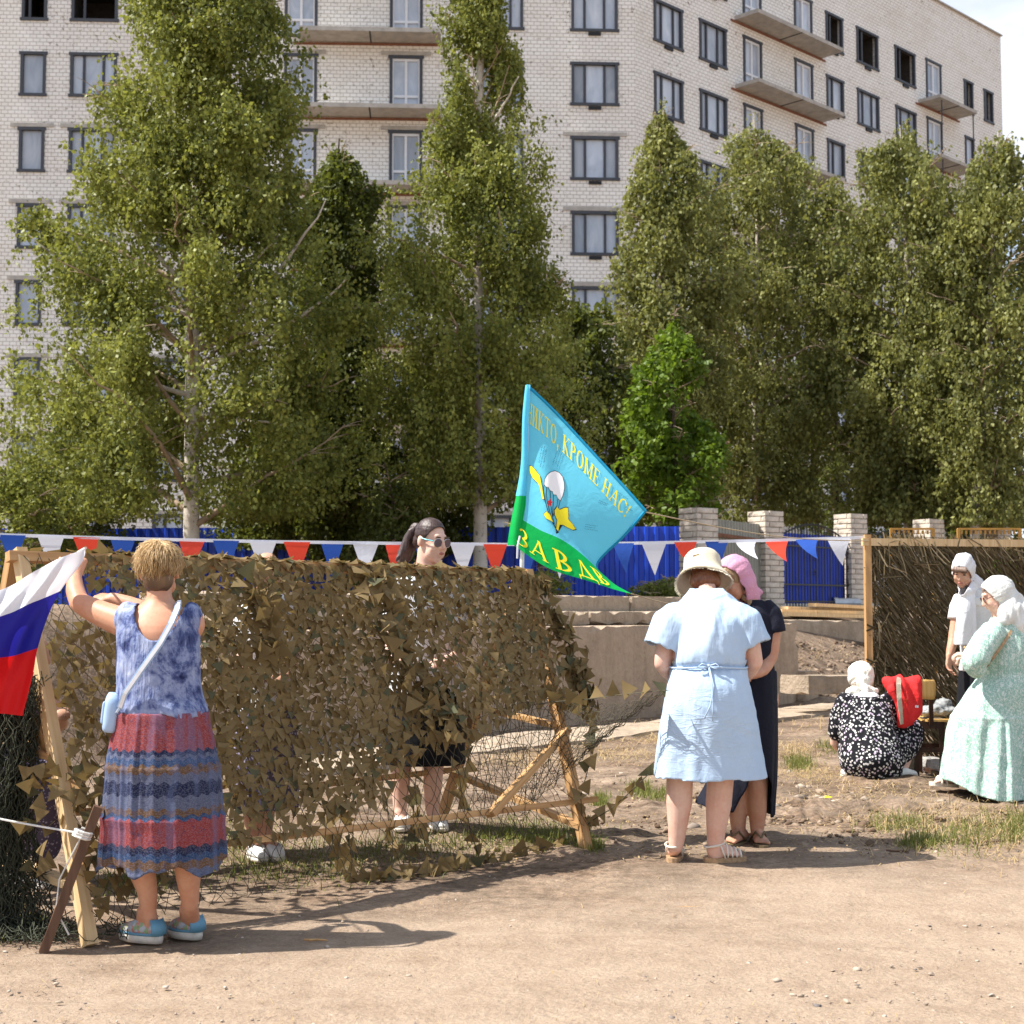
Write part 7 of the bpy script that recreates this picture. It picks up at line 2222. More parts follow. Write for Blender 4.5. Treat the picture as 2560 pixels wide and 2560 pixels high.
remesh(hm, 'hair', .007, MAT['hair_auburn'], 2, B.root, lambda co, nr: .004 * fbm(co[:, 0] * 60, co[:, 1] * 14, co[:, 2] * 20, 2, 6), lambda co: ((co - np.array(cb)) @ np.array(Mb))[:, 1] > .045)

# ================= woman in the pink headscarf
C = Person('woman in a pink headscarf, navy tee and long navy skirt with bowed head', 1885, 8.42)
b = C.b
PC_ = lambda X, Y, dy=0.0: C.p(zx(X), zy(Y), dy)
RC = lambda xl, xr, Y, dy, ry: C.ring(zx(xl), zx(xr), zy(Y), dy, ry)
b.loft(interp_rings([RC(510, 760, 900, .02, .14), RC(530, 755, 780, .02, .12), RC(540, 752, 650, .01, .12), RC(540, 752, 520, 0, .125), RC(555, 745, 420, 0, .11), RC(590, 690, 350, 0, .075), RC(585, 655, 320, -.01, .055), RC(560, 630, 290, -.02, .052)], 3), 28)
hdC = head(b, PC_(533, 222, -.03), (-0.74, -0.50, -0.46), (-0.40, -0.15, 0.87), 1.0)
b.chain([PC_(725, 400, -.03), PC_(752, 520, -.05), PC_(742, 660, -.06)], [.056, .049, .041], 12)
b.chain([PC_(742, 660, -.06), PC_(700, 735, -.12), PC_(628, 768, -.2)], [.041, .037, .026], 12)
hand(b, PC_(632, 766, -.2), (-1, -0.3, -0.05), (0, 0.2, -1), .7, 1, .92)
b.chain([PC_(560, 400, .02), PC_(520, 540, .02), PC_(505, 680, -.05), PC_(520, 760, -.2)], [.056, .047, .04, .027], 12)
hand(b, PC_(520, 758, -.2), (.3, -0.9, 0), (0, 0, -1), .7, -1, .92)
b.chain([PC_(690, 900, 0), PC_(668, 1250, -.03), PC_(664, 1400, -.03), PC_(668, 1540, -.02), PC_(664, 1660, -.02)], [.10, .064, .062, .052, .036], 14)
b.chain([PC_(600, 900, .0), PC_(570, 1250, .0), PC_(560, 1420, .02), PC_(556, 1560, .02), PC_(560, 1670, .02)], [.10, .064, .060, .050, .036], 14)
fC = [(PC_(655, 1690, .06), PC_(700, 1755, -.16), PC_(664, 1665, -.02)), (PC_(600, 1690, .05), PC_(500, 1735, -.12), PC_(560, 1675, .02))]
for hl, te, an in fC:
    hl.z = .02; te.z = .02; foot(b, an, hl, te, .95)
C.body('skin_mid', .0084)
face_parts(hdC, C.root)
for hl, te, an in fC:
    g0 = bpy.data.objects.new('flip_flop', None); COL.objects.link(g0); g0.parent = C.root
    d_ = (te - hl).normalized(); w_ = d_.cross(Vector((0, 0, 1))).normalized(); L_ = (te - hl).length; v = []; n = 22
    for z in (0.0, 0.019):
        for k in range(n):
            a = 2 * math.pi * k / n; y = .5 - .5 * math.cos(a); p = hl + d_ * (y * (L_ + .05) - .03) + w_ * (math.copysign(abs(math.sin(a)) ** .6, math.sin(a)) * .046); v.append((p.x, p.y, z))
    link_obj('sole', to_mesh('sole', v, [tuple(range(n - 1, -1, -1)), tuple(range(n, 2 * n))] + [(k, (k + 1) % n, n + (k + 1) % n, n + k) for k in range(n)], MAT['olive_sandal']), g0)
    toe_ = hl + d_ * L_ * .8 + Vector((0, 0, .03))
    for k in (-1, 1): link_obj('strap', MB().tube([toe_, hl + d_ * L_ * .6 + w_ * k * .025 + Vector((0, 0, .058)), hl + d_ * L_ * .42 + w_ * k * .046 + Vector((0, 0, .01))], .006, 6).mesh('s', MAT['olive_sandal'], True), g0)
g = MB()
g.loft(interp_rings([RC(515, 772, 850, .02, .15), RC(528, 768, 760, .02, .14), RC(536, 764, 650, .01, .135), RC(536, 765, 520, 0, .138), RC(548, 756, 420, 0, .125), RC(575, 715, 360, 0, .095), RC(595, 680, 335, 0, .07)], 3), 40)
g.tube([PC_(690, 390, -.01), PC_(735, 430, -.03), PC_(752, 480, -.045), PC_(758, 525, -.05)], [.075, .074, .070, .072], 16)
g.tube([PC_(575, 390, .01), PC_(535, 440, .02), PC_(522, 520, .02)], [.075, .07, .066], 16)
remesh(g, 'tee', .008, MAT['navy'], 3, C.root, lambda co, nr: .006 * fbm(co[:, 0] * 9, co[:, 1] * 9, co[:, 2] * 7, 3, 51), lambda co: (co[:, 2] > PC_(0, 338).z), .004)
g = MB()
sk = [RC(515, 775, 740, .02, .15), RC(508, 776, 820, .02, .165), RC(500, 778, 950, .02, .18), RC(470, 776, 1150, .03, .20), RC(400, 768, 1350, .05, .23), RC(310, 752, 1520, .07, .25), RC(285, 745, 1590, .08, .255), RC(285, 745, 1630, .08, .255)]
g.loft(interp_rings(sk, 3), 48)
zsl = PC_(0, 1240).z; xsl = PC_(600, 1400).x; zk = PC_(0, 1560).z
def cutC(co):
    t = np.clip((zsl - co[:, 2]) / (zsl - zk), 0, 1.2)
    slit = (co[:, 1] < .0) & (co[:, 0] > PC_(545, 0).x - .06 * t) & (co[:, 0] < PC_(715, 0).x + .0 * t) & (co[:, 2] < zsl) & (np.abs(co[:, 0] - PC_(640, 0).x) < .16 * t + .0)
    return slit | (co[:, 2] < zk - .05 * np.sin((co[:, 0]) * 4))
remesh(g, 'skirt', .009, MAT['navy'], 2, C.root, lambda co, nr: .014 * vfold(co, 0, .03, 3.2, .6, 52) * (.3 + sstep(PC_(0, 800).z, zk, co[:, 2])), cutC, .004)
Mc, cc, _s = hdC
def scarf_fold(co, M, c, amp, seed):
    q_ = (co - np.array(c)) @ np.array(M); r_ = np.linalg.norm(q_, axis=1)
    ph = np.arctan2(q_[:, 0], q_[:, 2] + .02); w = np.exp(-(r_ / .145) ** 6)
    rad = vnoise(np.cos(ph) * 5 + 3, np.sin(ph) * 5, q_[:, 1] * 5, seed) + .5 * vnoise(np.cos(ph) * 11, np.sin(ph) * 11, q_[:, 1] * 7, seed + 1)
    hang = vnoise(co[:, 0] * 24, co[:, 1] * 24, co[:, 2] * 2.2, seed + 2) + .5 * vnoise(co[:, 0] * 50, co[:, 1] * 50, co[:, 2] * 3, seed + 3)
    return amp * (w * rad * .8 + (1 - w) * hang * 1.5)
def hood(P, hd, mat, r=(.089, .111, .107), extra=(), open_c=0.52, seed=3, name='headscarf', amp=.004, voxel=.0075, off=(0, -.012, .02), zcut=None, thick=.004, owid=1.0):
    M, c, s = hd; g = MB(); g.ell(c + M @ Vector(off), r, M, 20, 14)
    for pts, rad in extra: g.chain(pts, rad, 12)
    def cut(co):
        q_ = (co - np.array(c)) @ np.array(M)
        op = (q_[:, 1] > .028) & ((q_[:, 0] / (.070 * owid)) ** 2 + ((q_[:, 2] + .022) / (.094 * open_c / .52)) ** 2 < 1)
        if zcut is not None: op |= zcut(co)
        return op
    return remesh(g, name, voxel, MAT[mat], 3, P.root, lambda co, nr: scarf_fold(co, M, c, amp, seed), cut, thick)
hood(C, hdC, 'pink', extra=[([PC_(565, 215, -.02), PC_(610, 265, -.01), PC_(640, 288, -.01), PC_(690, 298, 0)], [.092, .072, .042, .012]), ([PC_(540, 290, -.07), PC_(575, 312, -.06), PC_(625, 312, -.03)], [.022, .030, .03]), ([PC_(585, 250, -.03), PC_(605, 295, -.03), PC_(628, 325, -.02)], [.080, .070, .056])], seed=61, name='headscarf', amp=.008, open_c=.68, owid=1.3, off=(0, -.024, .024))
hm = MB(); hm.ell(cc + Mc @ Vector((0, .004, .026)), (.074, .089, .082), Mc); hm.chain([PC_(600, 315, .02), PC_(640, 345, .02), PC_(632, 390, -.06)], [.03, .026, .008]); hm.chain([PC_(590, 325, -.05), PC_(622, 350, -.07), PC_(618, 385, -.08)], [.02, .018, .006])
remesh(hm, 'hair', .006, MAT['hair_fair'], 2, C.root, lambda co, nr: .003 * fbm(co[:, 0] * 60, co[:, 1] * 60, co[:, 2] * 14, 2, 6), lambda co: (((co - np.array(cc)) @ np.array(Mc))[:, 1] > .05) & (((co - np.array(cc)) @ np.array(Mc))[:, 2] < .055) & (((co - np.array(cc)) @ np.array(Mc))[:, 2] > -.08))

# ================= woman with ponytail and sunglasses behind the net
E = Person('woman with dark ponytail and teal-armed sunglasses standing behind the net', 1065, 8.62)
b = E.b
b.loft(interp_rings([E.ring(975, 1150, 1800, 0, .14), E.ring(985, 1140, 1700, 0, .125), E.ring(982, 1142, 1600, 0, .13), E.ring(985, 1140, 1500, 0, .13), E.ring(1000, 1125, 1450, 0, .11), E.ring(1035, 1092, 1418, .0, .065), E.ring(1042, 1090, 1395, -.01, .055), E.ring(1044, 1088, 1370, -.01, .052)], 3), 28)
hdE = head(b, E.p(1077, 1352, -.02), (0.74, -0.72, -0.16), (0.05, -0.05, 1), 1.06)
for sx, xs_ in ((-1, 988), (1, 1138)):
    b.chain([E.p(xs_, 1470, 0), E.p(xs_ + 8 * sx, 1580, -.02), E.p(xs_ + 4 * sx, 1640, -.1), E.p(xs_ - 25 * sx, 1650, -.3)], [.055, .046, .04, .027], 12)
    hand(b, E.p(xs_ - 24 * sx, 1650, -.3), (-.3 * sx, -.9, .1), (0, 0, -1), .5, sx, .95)
for lx, ax in ((1010, 1000), (1090, 1080)):
    b.chain([E.p(lx, 1800, 0), E.p(lx - 5, 1900, 0), E.p(ax + 2, 1960, 0), E.p(ax, 2030, 0)], [.09, .06, .055, .036], 12)
fE = [(E.p(1010, 2060, .08), E.p(1000, 2060, -.16), E.p(1000, 2030, 0)), (E.p(1078, 2060, .08), E.p(1110, 2055, -.15), E.p(1080, 2030, 0))]
for hl, te, an in fE: hl.z = .02; te.z = .02; foot(b, an, hl, te, .95, False)
E.body('skin_fair', .0090)
for hl, te, an in fE: shoe(E.root, Vector((hl.x, hl.y, 0.0)), Vector((te.x, te.y, 0.0)), 'white')
face_parts(hdE, E.root)
g = MB(); g.loft(interp_rings([E.ring(970, 1158, 1740, 0, .15), E.ring(978, 1150, 1660, 0, .14), E.ring(974, 1150, 1560, 0, .145), E.ring(978, 1148, 1490, 0, .14), E.ring(995, 1132, 1445, 0, .12), E.ring(1025, 1102, 1415, 0, .08)], 3), 36)
for sx, xs_ in ((-1, 988), (1, 1138)): g.tube([E.p(xs_ - 14 * sx, 1450, 0), E.p(xs_ + 4 * sx, 1500, -.01), E.p(xs_ + 8 * sx, 1560, -.02)], [.07, .068, .066], 14)
remesh(g, 'shirt', .009, MAT['white_cloth'], 3, E.root, lambda co, nr: .006 * fbm(co[:, 0] * 8, co[:, 1] * 8, co[:, 2] * 7, 3, 71), lambda co: co[:, 2] > E.p(0, 1418).z, .004)
g = MB(); g.loft(interp_rings([E.ring(976, 1152, 1715, 0, .15), E.ring(964, 1158, 1780, 0, .17), E.ring(960, 1160, 1850, 0, .18), E.ring(958, 1162, 1925, 0, .185)], 3), 36)
remesh(g, 'skirt', .009, MAT['blackskirt'], 2, E.root, lambda co, nr: .012 * vfold(co, 0, 0, 3, .6, 72), lambda co: co[:, 2] < E.p(0, 1912).z, .004)
Me, ce, _s = hdE
hm = MB(); hm.ell(ce + Me @ Vector((0, -.012, .038)), (.081, .101, .097), Me, 18, 12); hm.ell(ce + Me @ Vector((0, -.062, -.01)), (.074, .052, .064), Me)
def cutHE(co):
    q_ = (co - np.array(ce)) @ np.array(Me)
    return (q_[:, 1] > .052 + .62 * (q_[:, 2] - .05)) & (q_[:, 2] < .112) | (q_[:, 2] < -.05) | ((np.abs(q_[:, 0]) > .06) & (q_[:, 2] < .0) & (q_[:, 1] > -.02))
remesh(hm, 'hair', .006, MAT['hair_dark'], 2, E.root, lambda co, nr: .0022 * fbm(co[:, 0] * 20, co[:, 1] * 20, co[:, 2] * 70, 2, 6), cutHE, .003)
tl_ = MB(); tl_.chain([ce + Me @ Vector((0, -.10, .06)), E.p(1040, 1322, .06), E.p(1030, 1355, .07), E.p(1012, 1395, .06), E.p(996, 1420, .03)], [.02, .036, .042, .038, .012], 14)
tl_.chain([ce + Me @ Vector((0, -.10, .055)), E.p(1030, 1330, .04), E.p(1010, 1375, .03), E.p(990, 1402, 0)], [.018, .028, .028, .006], 12)
remesh(tl_, 'ponytail', .0065, MAT['hair_dark'], 1, E.root, lambda co, nr: .005 * fbm(co[:, 0] * 55, co[:, 1] * 55, co[:, 2] * 8, 2, 9))
sg = thing('sunglasses', 'round tinted sunglasses with teal arms on the woman behind the net', 'sunglasses', E.o + ce)
for k in (-1, 1):
    v = []; n = 18
    for i in range(n): a = 2 * math.pi * i / n; v.append(Me @ Vector((k * .036 + .0285 * math.cos(a), .1035 - .012 * abs(math.cos(a) * .5 + .5 * k * k) * 0 - .25 * (k * .034 + .027 * math.cos(a)) ** 2 * 6, -.001 + .0245 * math.sin(a))))
    o = link_obj('lens', to_mesh('lens', v, [tuple(range(n))], MAT['lens']), sg); sd_ = o.modifiers.new('t', 'SOLIDIFY'); sd_.thickness = .002
    link_obj('rim', MB().tube(v + [v[0]], .0022, 5).mesh('rim', MAT['silver']), sg)
    link_obj('temple', MB().tube([Me @ Vector((k * .066, .092, .008)), Me @ Vector((k * .080, .05, .010)), Me @ Vector((k * .083, .005, .014))], .0042, 6).mesh('temple', MAT['teal']), sg)
link_obj('bridge', MB().tube([Me @ Vector((-.010, .104, .008)), Me @ Vector((0, .106, .012)), Me @ Vector((.010, .104, .008))], .0022, 5).mesh('bridge', MAT['silver']), sg)

# ================= second helper behind the net, bending
H = Person('bending helper in a white blouse, half hidden behind the brown net', 660, 8.0)
b = H.b
b.loft(interp_rings([H.ring(600, 735, 1800, 0, .14), H.ring(605, 730, 1700, 0, .125), H.ring(605, 728, 1600, -.05, .13), H.ring(608, 725, 1520, -.08, .12), H.ring(640, 692, 1480, -.12, .07), H.ring(648, 686, 1460, -.14, .05)], 3), 24)
head(b, H.p(668, 1440, -.2), (.1, -1, -.6), (0, -.4, 1))
for sx, xs_ in ((-1, 612), (1, 722)):
    b.chain([H.p(xs_, 1540, -.06), H.p(xs_ + 10 * sx, 1640, -.12), H.p(xs_ - 10 * sx, 1690, -.35)], [.055, .044, .027], 10)
    hand(b, H.p(xs_ - 10 * sx, 1690, -.35), (-.2 * sx, -.9, .1), (0, 0, -1), .6, sx, .95)
for lx in (630, 665):
    b.chain([H.p(lx, 1800, 0), H.p(lx, 1950, 0), H.p(lx, 2020, 0), H.p(lx, 2080, 0)], [.09, .06, .052, .036], 10)
fH = [(H.p(625, 2110, .07), H.p(660, 2110, -.17), H.p(630, 2080, 0)), (H.p(672, 2105, .08), H.p(700, 2100, -.15), H.p(665, 2080, 0))]
for hl, te, an in fH: hl.z = .02; te.z = .02; foot(b, an, hl, te, .95, False)
H.body('skin_mid', .013)
for hl, te, an in fH: shoe(H.root, Vector((hl.x, hl.y, 0.0)), Vector((te.x, te.y, 0.0)), 'white')
g = MB(); g.loft(interp_rings([H.ring(592, 742, 1790, 0, .15), H.ring(598, 738, 1700, 0, .14), H.ring(598, 735, 1600, -.05, .145), H.ring(602, 732, 1520, -.08, .135), H.ring(632, 700, 1482, -.11, .09)], 3), 32)
for sx, xs_ in ((-1, 612), (1, 722)): g.tube([H.p(xs_ - 10 * sx, 1520, -.06), H.p(xs_ + 8 * sx, 1610, -.1)], [.07, .062], 14)
remesh(g, 'blouse', .010, MAT['white_cloth'], 3, H.root, lambda co, nr: .006 * fbm(co[:, 0] * 8, co[:, 1] * 8, co[:, 2] * 7, 3, 75), None, 0)
g = MB(); g.loft(interp_rings([H.ring(596, 740, 1770, 0, .155), H.ring(590, 745, 1850, 0, .17), H.ring(586, 750, 1950, 0, .18), H.ring(584, 752, 2030, 0, .18)], 3), 32)
remesh(g, 'skirt', .010, MAT['lilac_print'], 2, H.root, lambda co, nr: .012 * vfold(co, 0, 0, 3, .6, 76), lambda co: co[:, 2] < H.p(0, 2020).z, .004)
hm = MB(); hm.ell(H.p(668, 1432, -.18), (.085, .095, .09)); remesh(hm, 'hair', .008, MAT['hair_fair'], 2, H.root)

# ================= crouching helper at the left end, mostly hidden
Kp = Person('crouching helper in a lilac print dress behind the left end of the frame', 75, 7.45)
b = Kp.b
b.loft(interp_rings([Kp.ring(20, 130, 2010, 0, .15), Kp.ring(15, 140, 1930, 0, .17), Kp.ring(22, 132, 1830, -.02, .14), Kp.ring(28, 128, 1740, -.05, .13), Kp.ring(55, 105, 1700, -.08, .07)], 3), 24)
head(b, Kp.p(85, 1650, -.12), (.5, -.8, -.4))
b.chain([Kp.p(128, 1760, -.08), Kp.p(150, 1810, -.2), Kp.p(150, 1780, -.40)], [.05, .042, .026], 10); hand(b, Kp.p(150, 1780, -.40), (.35, -.8, .2), (0, 0, -1), .6, 1, .95)
b.chain([Kp.p(30, 1760, -.08), Kp.p(20, 1840, -.15), Kp.p(70, 1850, -.33)], [.05, .042, .026], 10)
for lx in (45, 110): b.chain([Kp.p(lx, 1990, 0), Kp.p(lx, 1930, -.32), Kp.p(lx, 2120, -.14), Kp.p(lx, 2170, -.1)], [.085, .065, .045, .035], 10)
fK = [(Kp.p(lx, 2195, -.02), Kp.p(lx, 2195, -.24)) for lx in (45, 110)]
Kp.body('skin_mid', .013)
for hl, te in fK: hl.z = te.z = 0.0; shoe(Kp.root, hl, te, 'white')
g = MB(); g.loft(interp_rings([Kp.ring(10, 145, 2070, 0, .16), Kp.ring(5, 150, 1960, -.02, .2), Kp.ring(14, 140, 1850, -.03, .165), Kp.ring(22, 134, 1750, -.05, .145), Kp.ring(50, 110, 1708, -.07, .08)], 3), 30)
for lx in (45, 110): g.chain([Kp.p(lx, 1990, 0), Kp.p(lx, 1930, -.30), Kp.p(lx, 2110, -.15)], [.11, .10, .085], 12)
remesh(g, 'dress', .011, MAT['lilac_print'], 2, Kp.root, lambda co, nr: .01 * vfold(co, 0, 0, 3, .6, 78))
hm = MB(); hm.ell(Kp.p(82, 1638, -.09), (.085, .095, .09)); remesh(hm, 'hair', .009, MAT['hair_dark'], 2, Kp.root)

# ================= squatting woman
yx = lambda X: 2000 + X / 2.414
yy = lambda Y: 1280 + Y / 2.414
Q = Person('woman squatting in a black floral dress and cream headscarf beside the chair', 2178, 11.0)
PQ = lambda X, Y, dy=0.0: Q.p(yx(X), yy(Y), dy)
RQ = lambda xl, xr, Y, dy, ry: Q.ring(yx(xl), yx(xr), yy(Y), dy, ry)
b = Q.b
b.loft(interp_rings([RQ(300, 570, 1590, .0, .15), RQ(270, 600, 1500, .0, .19), RQ(270, 580, 1380, .06, .17), RQ(265, 550, 1270, .13, .14), RQ(265, 530, 1180, .18, .13), RQ(310, 480, 1120, .22, .09), RQ(345, 425, 1085, .26, .058), RQ(345, 420, 1050, .29, .055)], 3), 26)
hdQ = head(b, PQ(366, 1020, .33), (-0.1, .9, -.45), (0, .4, 1), .96)
b.chain([PQ(262, 1160, .18), PQ(228, 1290, .2), PQ(212, 1390, .24)], [.058, .05, .042], 10); b.chain([PQ(212, 1390, .24), PQ(235, 1420, .40), PQ(300, 1420, .52)], [.04, .035, .026], 10); hand(b, PQ(298, 1420, .52), (.8, .5, -.2), (0, 0, -1), .6, 1, .95)
b.chain([PQ(530, 1160, .18), PQ(565, 1260, .24), PQ(580, 1310, .30)], [.058, .05, .042], 10); b.chain([PQ(580, 1310, .30), PQ(540, 1330, .42), PQ(450, 1360, .52)], [.04, .035, .026], 10); hand(b, PQ(452, 1360, .52), (-.8, .4, -.2), (0, 0, -1), .6, -1, .95)
for s_, kx, ky, fx in ((1, 680, 1310, 600), (-1, 280, 1330, 320)):
    b.chain([PQ(430 + 60 * s_, 1510, .08), PQ(kx, ky, .36), PQ((kx + fx) / 2, 1470, .20), PQ(fx, 1590, .06)], [.095, .068, .052, .036], 12)
fQ = [(PQ(540, 1640, .0), PQ(700, 1635, .14), PQ(596, 1590, .06)), (PQ(300, 1640, -.02), PQ(285, 1630, .22), PQ(320, 1590, .06))]
for hl, te, an in fQ: hl.z = te.z = .02; foot(b, an, hl, te, .95, False)
Q.body('skin_fair', .0105)
for hl, te, an in fQ: shoe(Q.root, Vector((hl.x, hl.y, 0)), Vector((te.x, te.y, 0)), 'white', 1.05, .05)
g = MB()
g.loft(interp_rings([RQ(330, 545, 1628, .0, .13), RQ(280, 600, 1580, .0, .18), RQ(248, 618, 1500, .0, .22), RQ(242, 602, 1420, .03, .215), RQ(238, 580, 1330, .08, .19), RQ(232, 562, 1240, .13, .165), RQ(228, 552, 1170, .17, .15), RQ(262, 515, 1120, .20, .12), RQ(318, 458, 1092, .235, .085)], 3), 44)
g.chain([PQ(500, 1500, .06), PQ(590, 1400, .22), PQ(672, 1318, .36)], [.15, .125, .098], 14); g.chain([PQ(672, 1318, .36), PQ(660, 1400, .24), PQ(610, 1480, .14)], [.095, .085, .07], 14)
g.chain([PQ(350, 1500, .06), PQ(290, 1340, .34)], [.14, .10], 14)
g.chain([PQ(268, 1150, .18), PQ(236, 1240, .19), PQ(222, 1325, .205)], [.078, .073, .072], 12); g.chain([PQ(520, 1150, .18), PQ(556, 1230, .22), PQ(575, 1275, .27)], [.078, .073, .07], 12)
def dispQ(co, nr): return .010 * vfold(co, .0, .05, 3.5, .8, 81) + .006 * fbm(co[:, 0] * 10, co[:, 1] * 10, co[:, 2] * 9, 3, 82)
remesh(g, 'dress', .0095, MAT['floral_black'], 3, Q.root, dispQ, lambda co: co[:, 2] < .025)
cl_ = MB(); cl_.loft([RQ(300, 480, 1112, .20, .12), RQ(318, 465, 1095, .215, .105), RQ(335, 440, 1078, .25, .08)], 24); remesh(cl_, 'collar', .008, MAT['white_cloth'], 2, Q.root)
Mq, cq, _s = hdQ
g = MB(); g.ell(cq + Mq @ Vector((0, -.02, .035)), (.098, .118, .108), Mq, 20, 14); g.ell(cq + Mq @ Vector((0, -.075, -.03)), (.072, .06, .055), Mq); g.chain([PQ(330, 1075, .2), PQ(298, 1090, .2), PQ(285, 1112, .2)], [.035, .028, .014], 10); g.chain([PQ(390, 1065, .19), PQ(440, 1075, .2), PQ(462, 1080, .2)], [.035, .025, .012], 10)
remesh(g, 'headscarf', .007, MAT['cream_scarf'], 2, Q.root, lambda co, nr: scarf_fold(co, Mq, cq, .011, 83), lambda co: ((co - np.array(cq)) @ np.array(Mq))[:, 1] > .07)

# ================= woman in the white headscarf and shirt
W = Person('woman in a white headscarf and white shirt looking down, arm hanging', 2440, 11.25)
PW = lambda X, Y, dy=0.0: W.p(yx(X), yy(Y), dy)
RW = lambda xl, xr, Y, dy, ry: W.ring(yx(xl), yx(xr), yy(Y), dy, ry)
b = W.b
b.loft(interp_rings([RW(980, 1190, 1000, 0, .13), RW(985, 1180, 850, 0, .12), RW(975, 1185, 700, 0, .125), RW(965, 1180, 580, 0, .125), RW(975, 1150, 510, 0, .11), RW(1015, 1085, 470, -.02, .06), RW(1005, 1070, 440, -.04, .052), RW(990, 1055, 410, -.06, .05)], 3), 26)
hdW = head(b, PW(985, 352, -.09), (-.50, -.72, -.50), (-.1, -.35, 1), .98)
b.chain([PW(965, 560, -.02), PW(940, 690, -.04), PW(925, 770, -.06)], [.055, .046, .040], 10); b.chain([PW(925, 770, -.06), PW(910, 830, -.09), PW(900, 872, -.11)], [.040, .034, .026], 10)
hand(b, PW(900, 868, -.11), (-.12, -.1, -1), (.6, -.5, -.1), .45, 1, 1.0, .1)
b.chain([PW(1165, 560, 0), PW(1185, 690, .0), PW(1180, 790, -.05), PW(1150, 850, -.2)], [.055, .046, .04, .027], 10)
for lx in (1040, 1140): b.chain([PW(lx, 1000, 0), PW(lx, 1300, 0), PW(lx, 1450, 0), PW(lx, 1600, 0)], [.09, .06, .052, .036], 10)
fW = [(PW(lx, 1630, .07), PW(lx - 20, 1630, -.17), PW(lx, 1600, 0)) for lx in (1040, 1140)]
for hl, te, an in fW: hl.z = te.z = .02; foot(b, an, hl, te, .95, False)
W.body('skin_mid', .0088)
face_parts(hdW, W.root)
for hl, te, an in fW: shoe(W.root, Vector((hl.x, hl.y, 0)), Vector((te.x, te.y, 0)), 'white')
g = MB(); g.loft(interp_rings([RW(965, 1205, 960, 0, .15), RW(970, 1195, 860, 0, .138), RW(960, 1198, 700, 0, .142), RW(952, 1192, 580, 0, .14), RW(965, 1165, 515, 0, .125), RW(1005, 1105, 470, -.01, .09)], 3), 36)
g.tube([PW(985, 520, -.01), PW(955, 580, -.02), PW(944, 650, -.035)], [.07, .068, .064], 14); g.tube([PW(1145, 520, 0), PW(1178, 580, 0), PW(1188, 650, 0)], [.07, .068, .064], 14)
g.box(PW(1085, 540, -.14), (.085, .012, .06))
remesh(g, 'shirt', .009, MAT['shirt_white'], 3, W.root, lambda co, nr: .007 * fbm(co[:, 0] * 8, co[:, 1] * 8, co[:, 2] * 6, 3, 91), None, 0)
g = MB(); g.loft(interp_rings([RW(966, 1204, 930, 0, .15), RW(955, 1215, 1050, 0, .17), RW(940, 1230, 1300, 0, .19), RW(930, 1240, 1450, 0, .2)], 3), 36)
remesh(g, 'skirt', .010, MAT['blackskirt'], 2, W.root, lambda co, nr: .012 * vfold(co, 0, 0, 3, .6, 92), lambda co: co[:, 2] < PW(0, 1440).z, .004)
Mw, cw, _s = hdW
hood(W, hdW, 'white_cloth', (.087, .110, .112), [([PW(1030, 430, -.02), PW(1075, 470, .02), PW(1120, 500, .02)], [.08, .07, .045]), ([PW(1000, 455, -.10), PW(1000, 560, -.15), PW(985, 680, -.16), PW(975, 790, -.15)], [.055, .05, .052, .05]), ([PW(1025, 455, -.10), PW(1035, 600, -.14), PW(1030, 760, -.14)], [.045, .04, .036]), ([PW(945, 400, -.16), PW(965, 450, -.17), PW(1005, 478, -.16)], [.022, .028, .034]), ([PW(1000, 445, -.06), PW(1015, 480, -.05)], [.07, .075]), ([PW(948, 462, -.17), PW(985, 482, -.17), PW(1030, 474, -.12)], [.03, .036, .045])],
     seed=93, amp=.008, open_c=.53, owid=1.0, zcut=lambda co: co[:, 2] < PW(0, 803).z)
hm = MB(); hm.ell(cw + Mw @ Vector((0, .002, .026)), (.074, .089, .082), Mw)
for k in range(9):
    x_ = -.05 + .0125 * k; hm.chain([cw + Mw @ Vector((x_ * .9, .080, .064)), cw + Mw @ Vector((x_, .098, .052)), cw + Mw @ Vector((x_ * 1.1, .094, .030 + .004 * (k % 3)))], [.010, .009, .004], 6)
remesh(hm, 'hair', .0055, MAT['hair_grey'], 1, W.root, None, lambda co: (((co - np.array(cw)) @ np.array(Mw))[:, 2] < .028) | (((co - np.array(cw)) @ np.array(Mw))[:, 1] < .0))

# ================= woman in the mint dress
Nn = Person('woman in a long mint patterned dress and ivory headscarf leaning forward', 2497, 10.3)
PN = lambda X, Y, dy=0.0: Nn.p(yx(X), yy(Y), dy)
RN_ = lambda xl, xr, Y, dy, ry: Nn.ring(yx(xl), yx(xr), yy(Y), dy, ry)
b = Nn.b
b.loft(interp_rings([RN_(1070, 1390, 1150, .0, .18), RN_(1090, 1375, 1020, 0, .15), RN_(1100, 1380, 880, 0, .15), RN_(1120, 1375, 760, 0, .14), RN_(1150, 1330, 680, 0, .11), RN_(1165, 1250, 620, -.02, .065), RN_(1165, 1240, 590, -.03, .055)], 3), 26)
hdN = head(b, PN(1185, 500, -.02), (-.92, .05, -.42), (-.4, 0, 1), 1.02)
b.chain([PN(1150, 740, -.12), PN(1090, 830, -.18), PN(1050, 920, -.2)], [.058, .05, .043], 10); b.chain([PN(1050, 920, -.2), PN(1035, 890, -.15), PN(1015, 868, -.08)], [.043, .035, .027], 10)
hand(b, PN(1020, 870, -.08), (-.7, .3, .15), (0, .2, -1), .8, 1, .95)
b.chain([PN(1330, 740, .12), PN(1250, 860, .2), PN(1100, 900, .2), PN(1030, 880, .1)], [.058, .05, .04, .027], 10); hand(b, PN(1034, 880, .1), (-.9, -.1, .1), (0, 0, -1), .7, -1, .95)
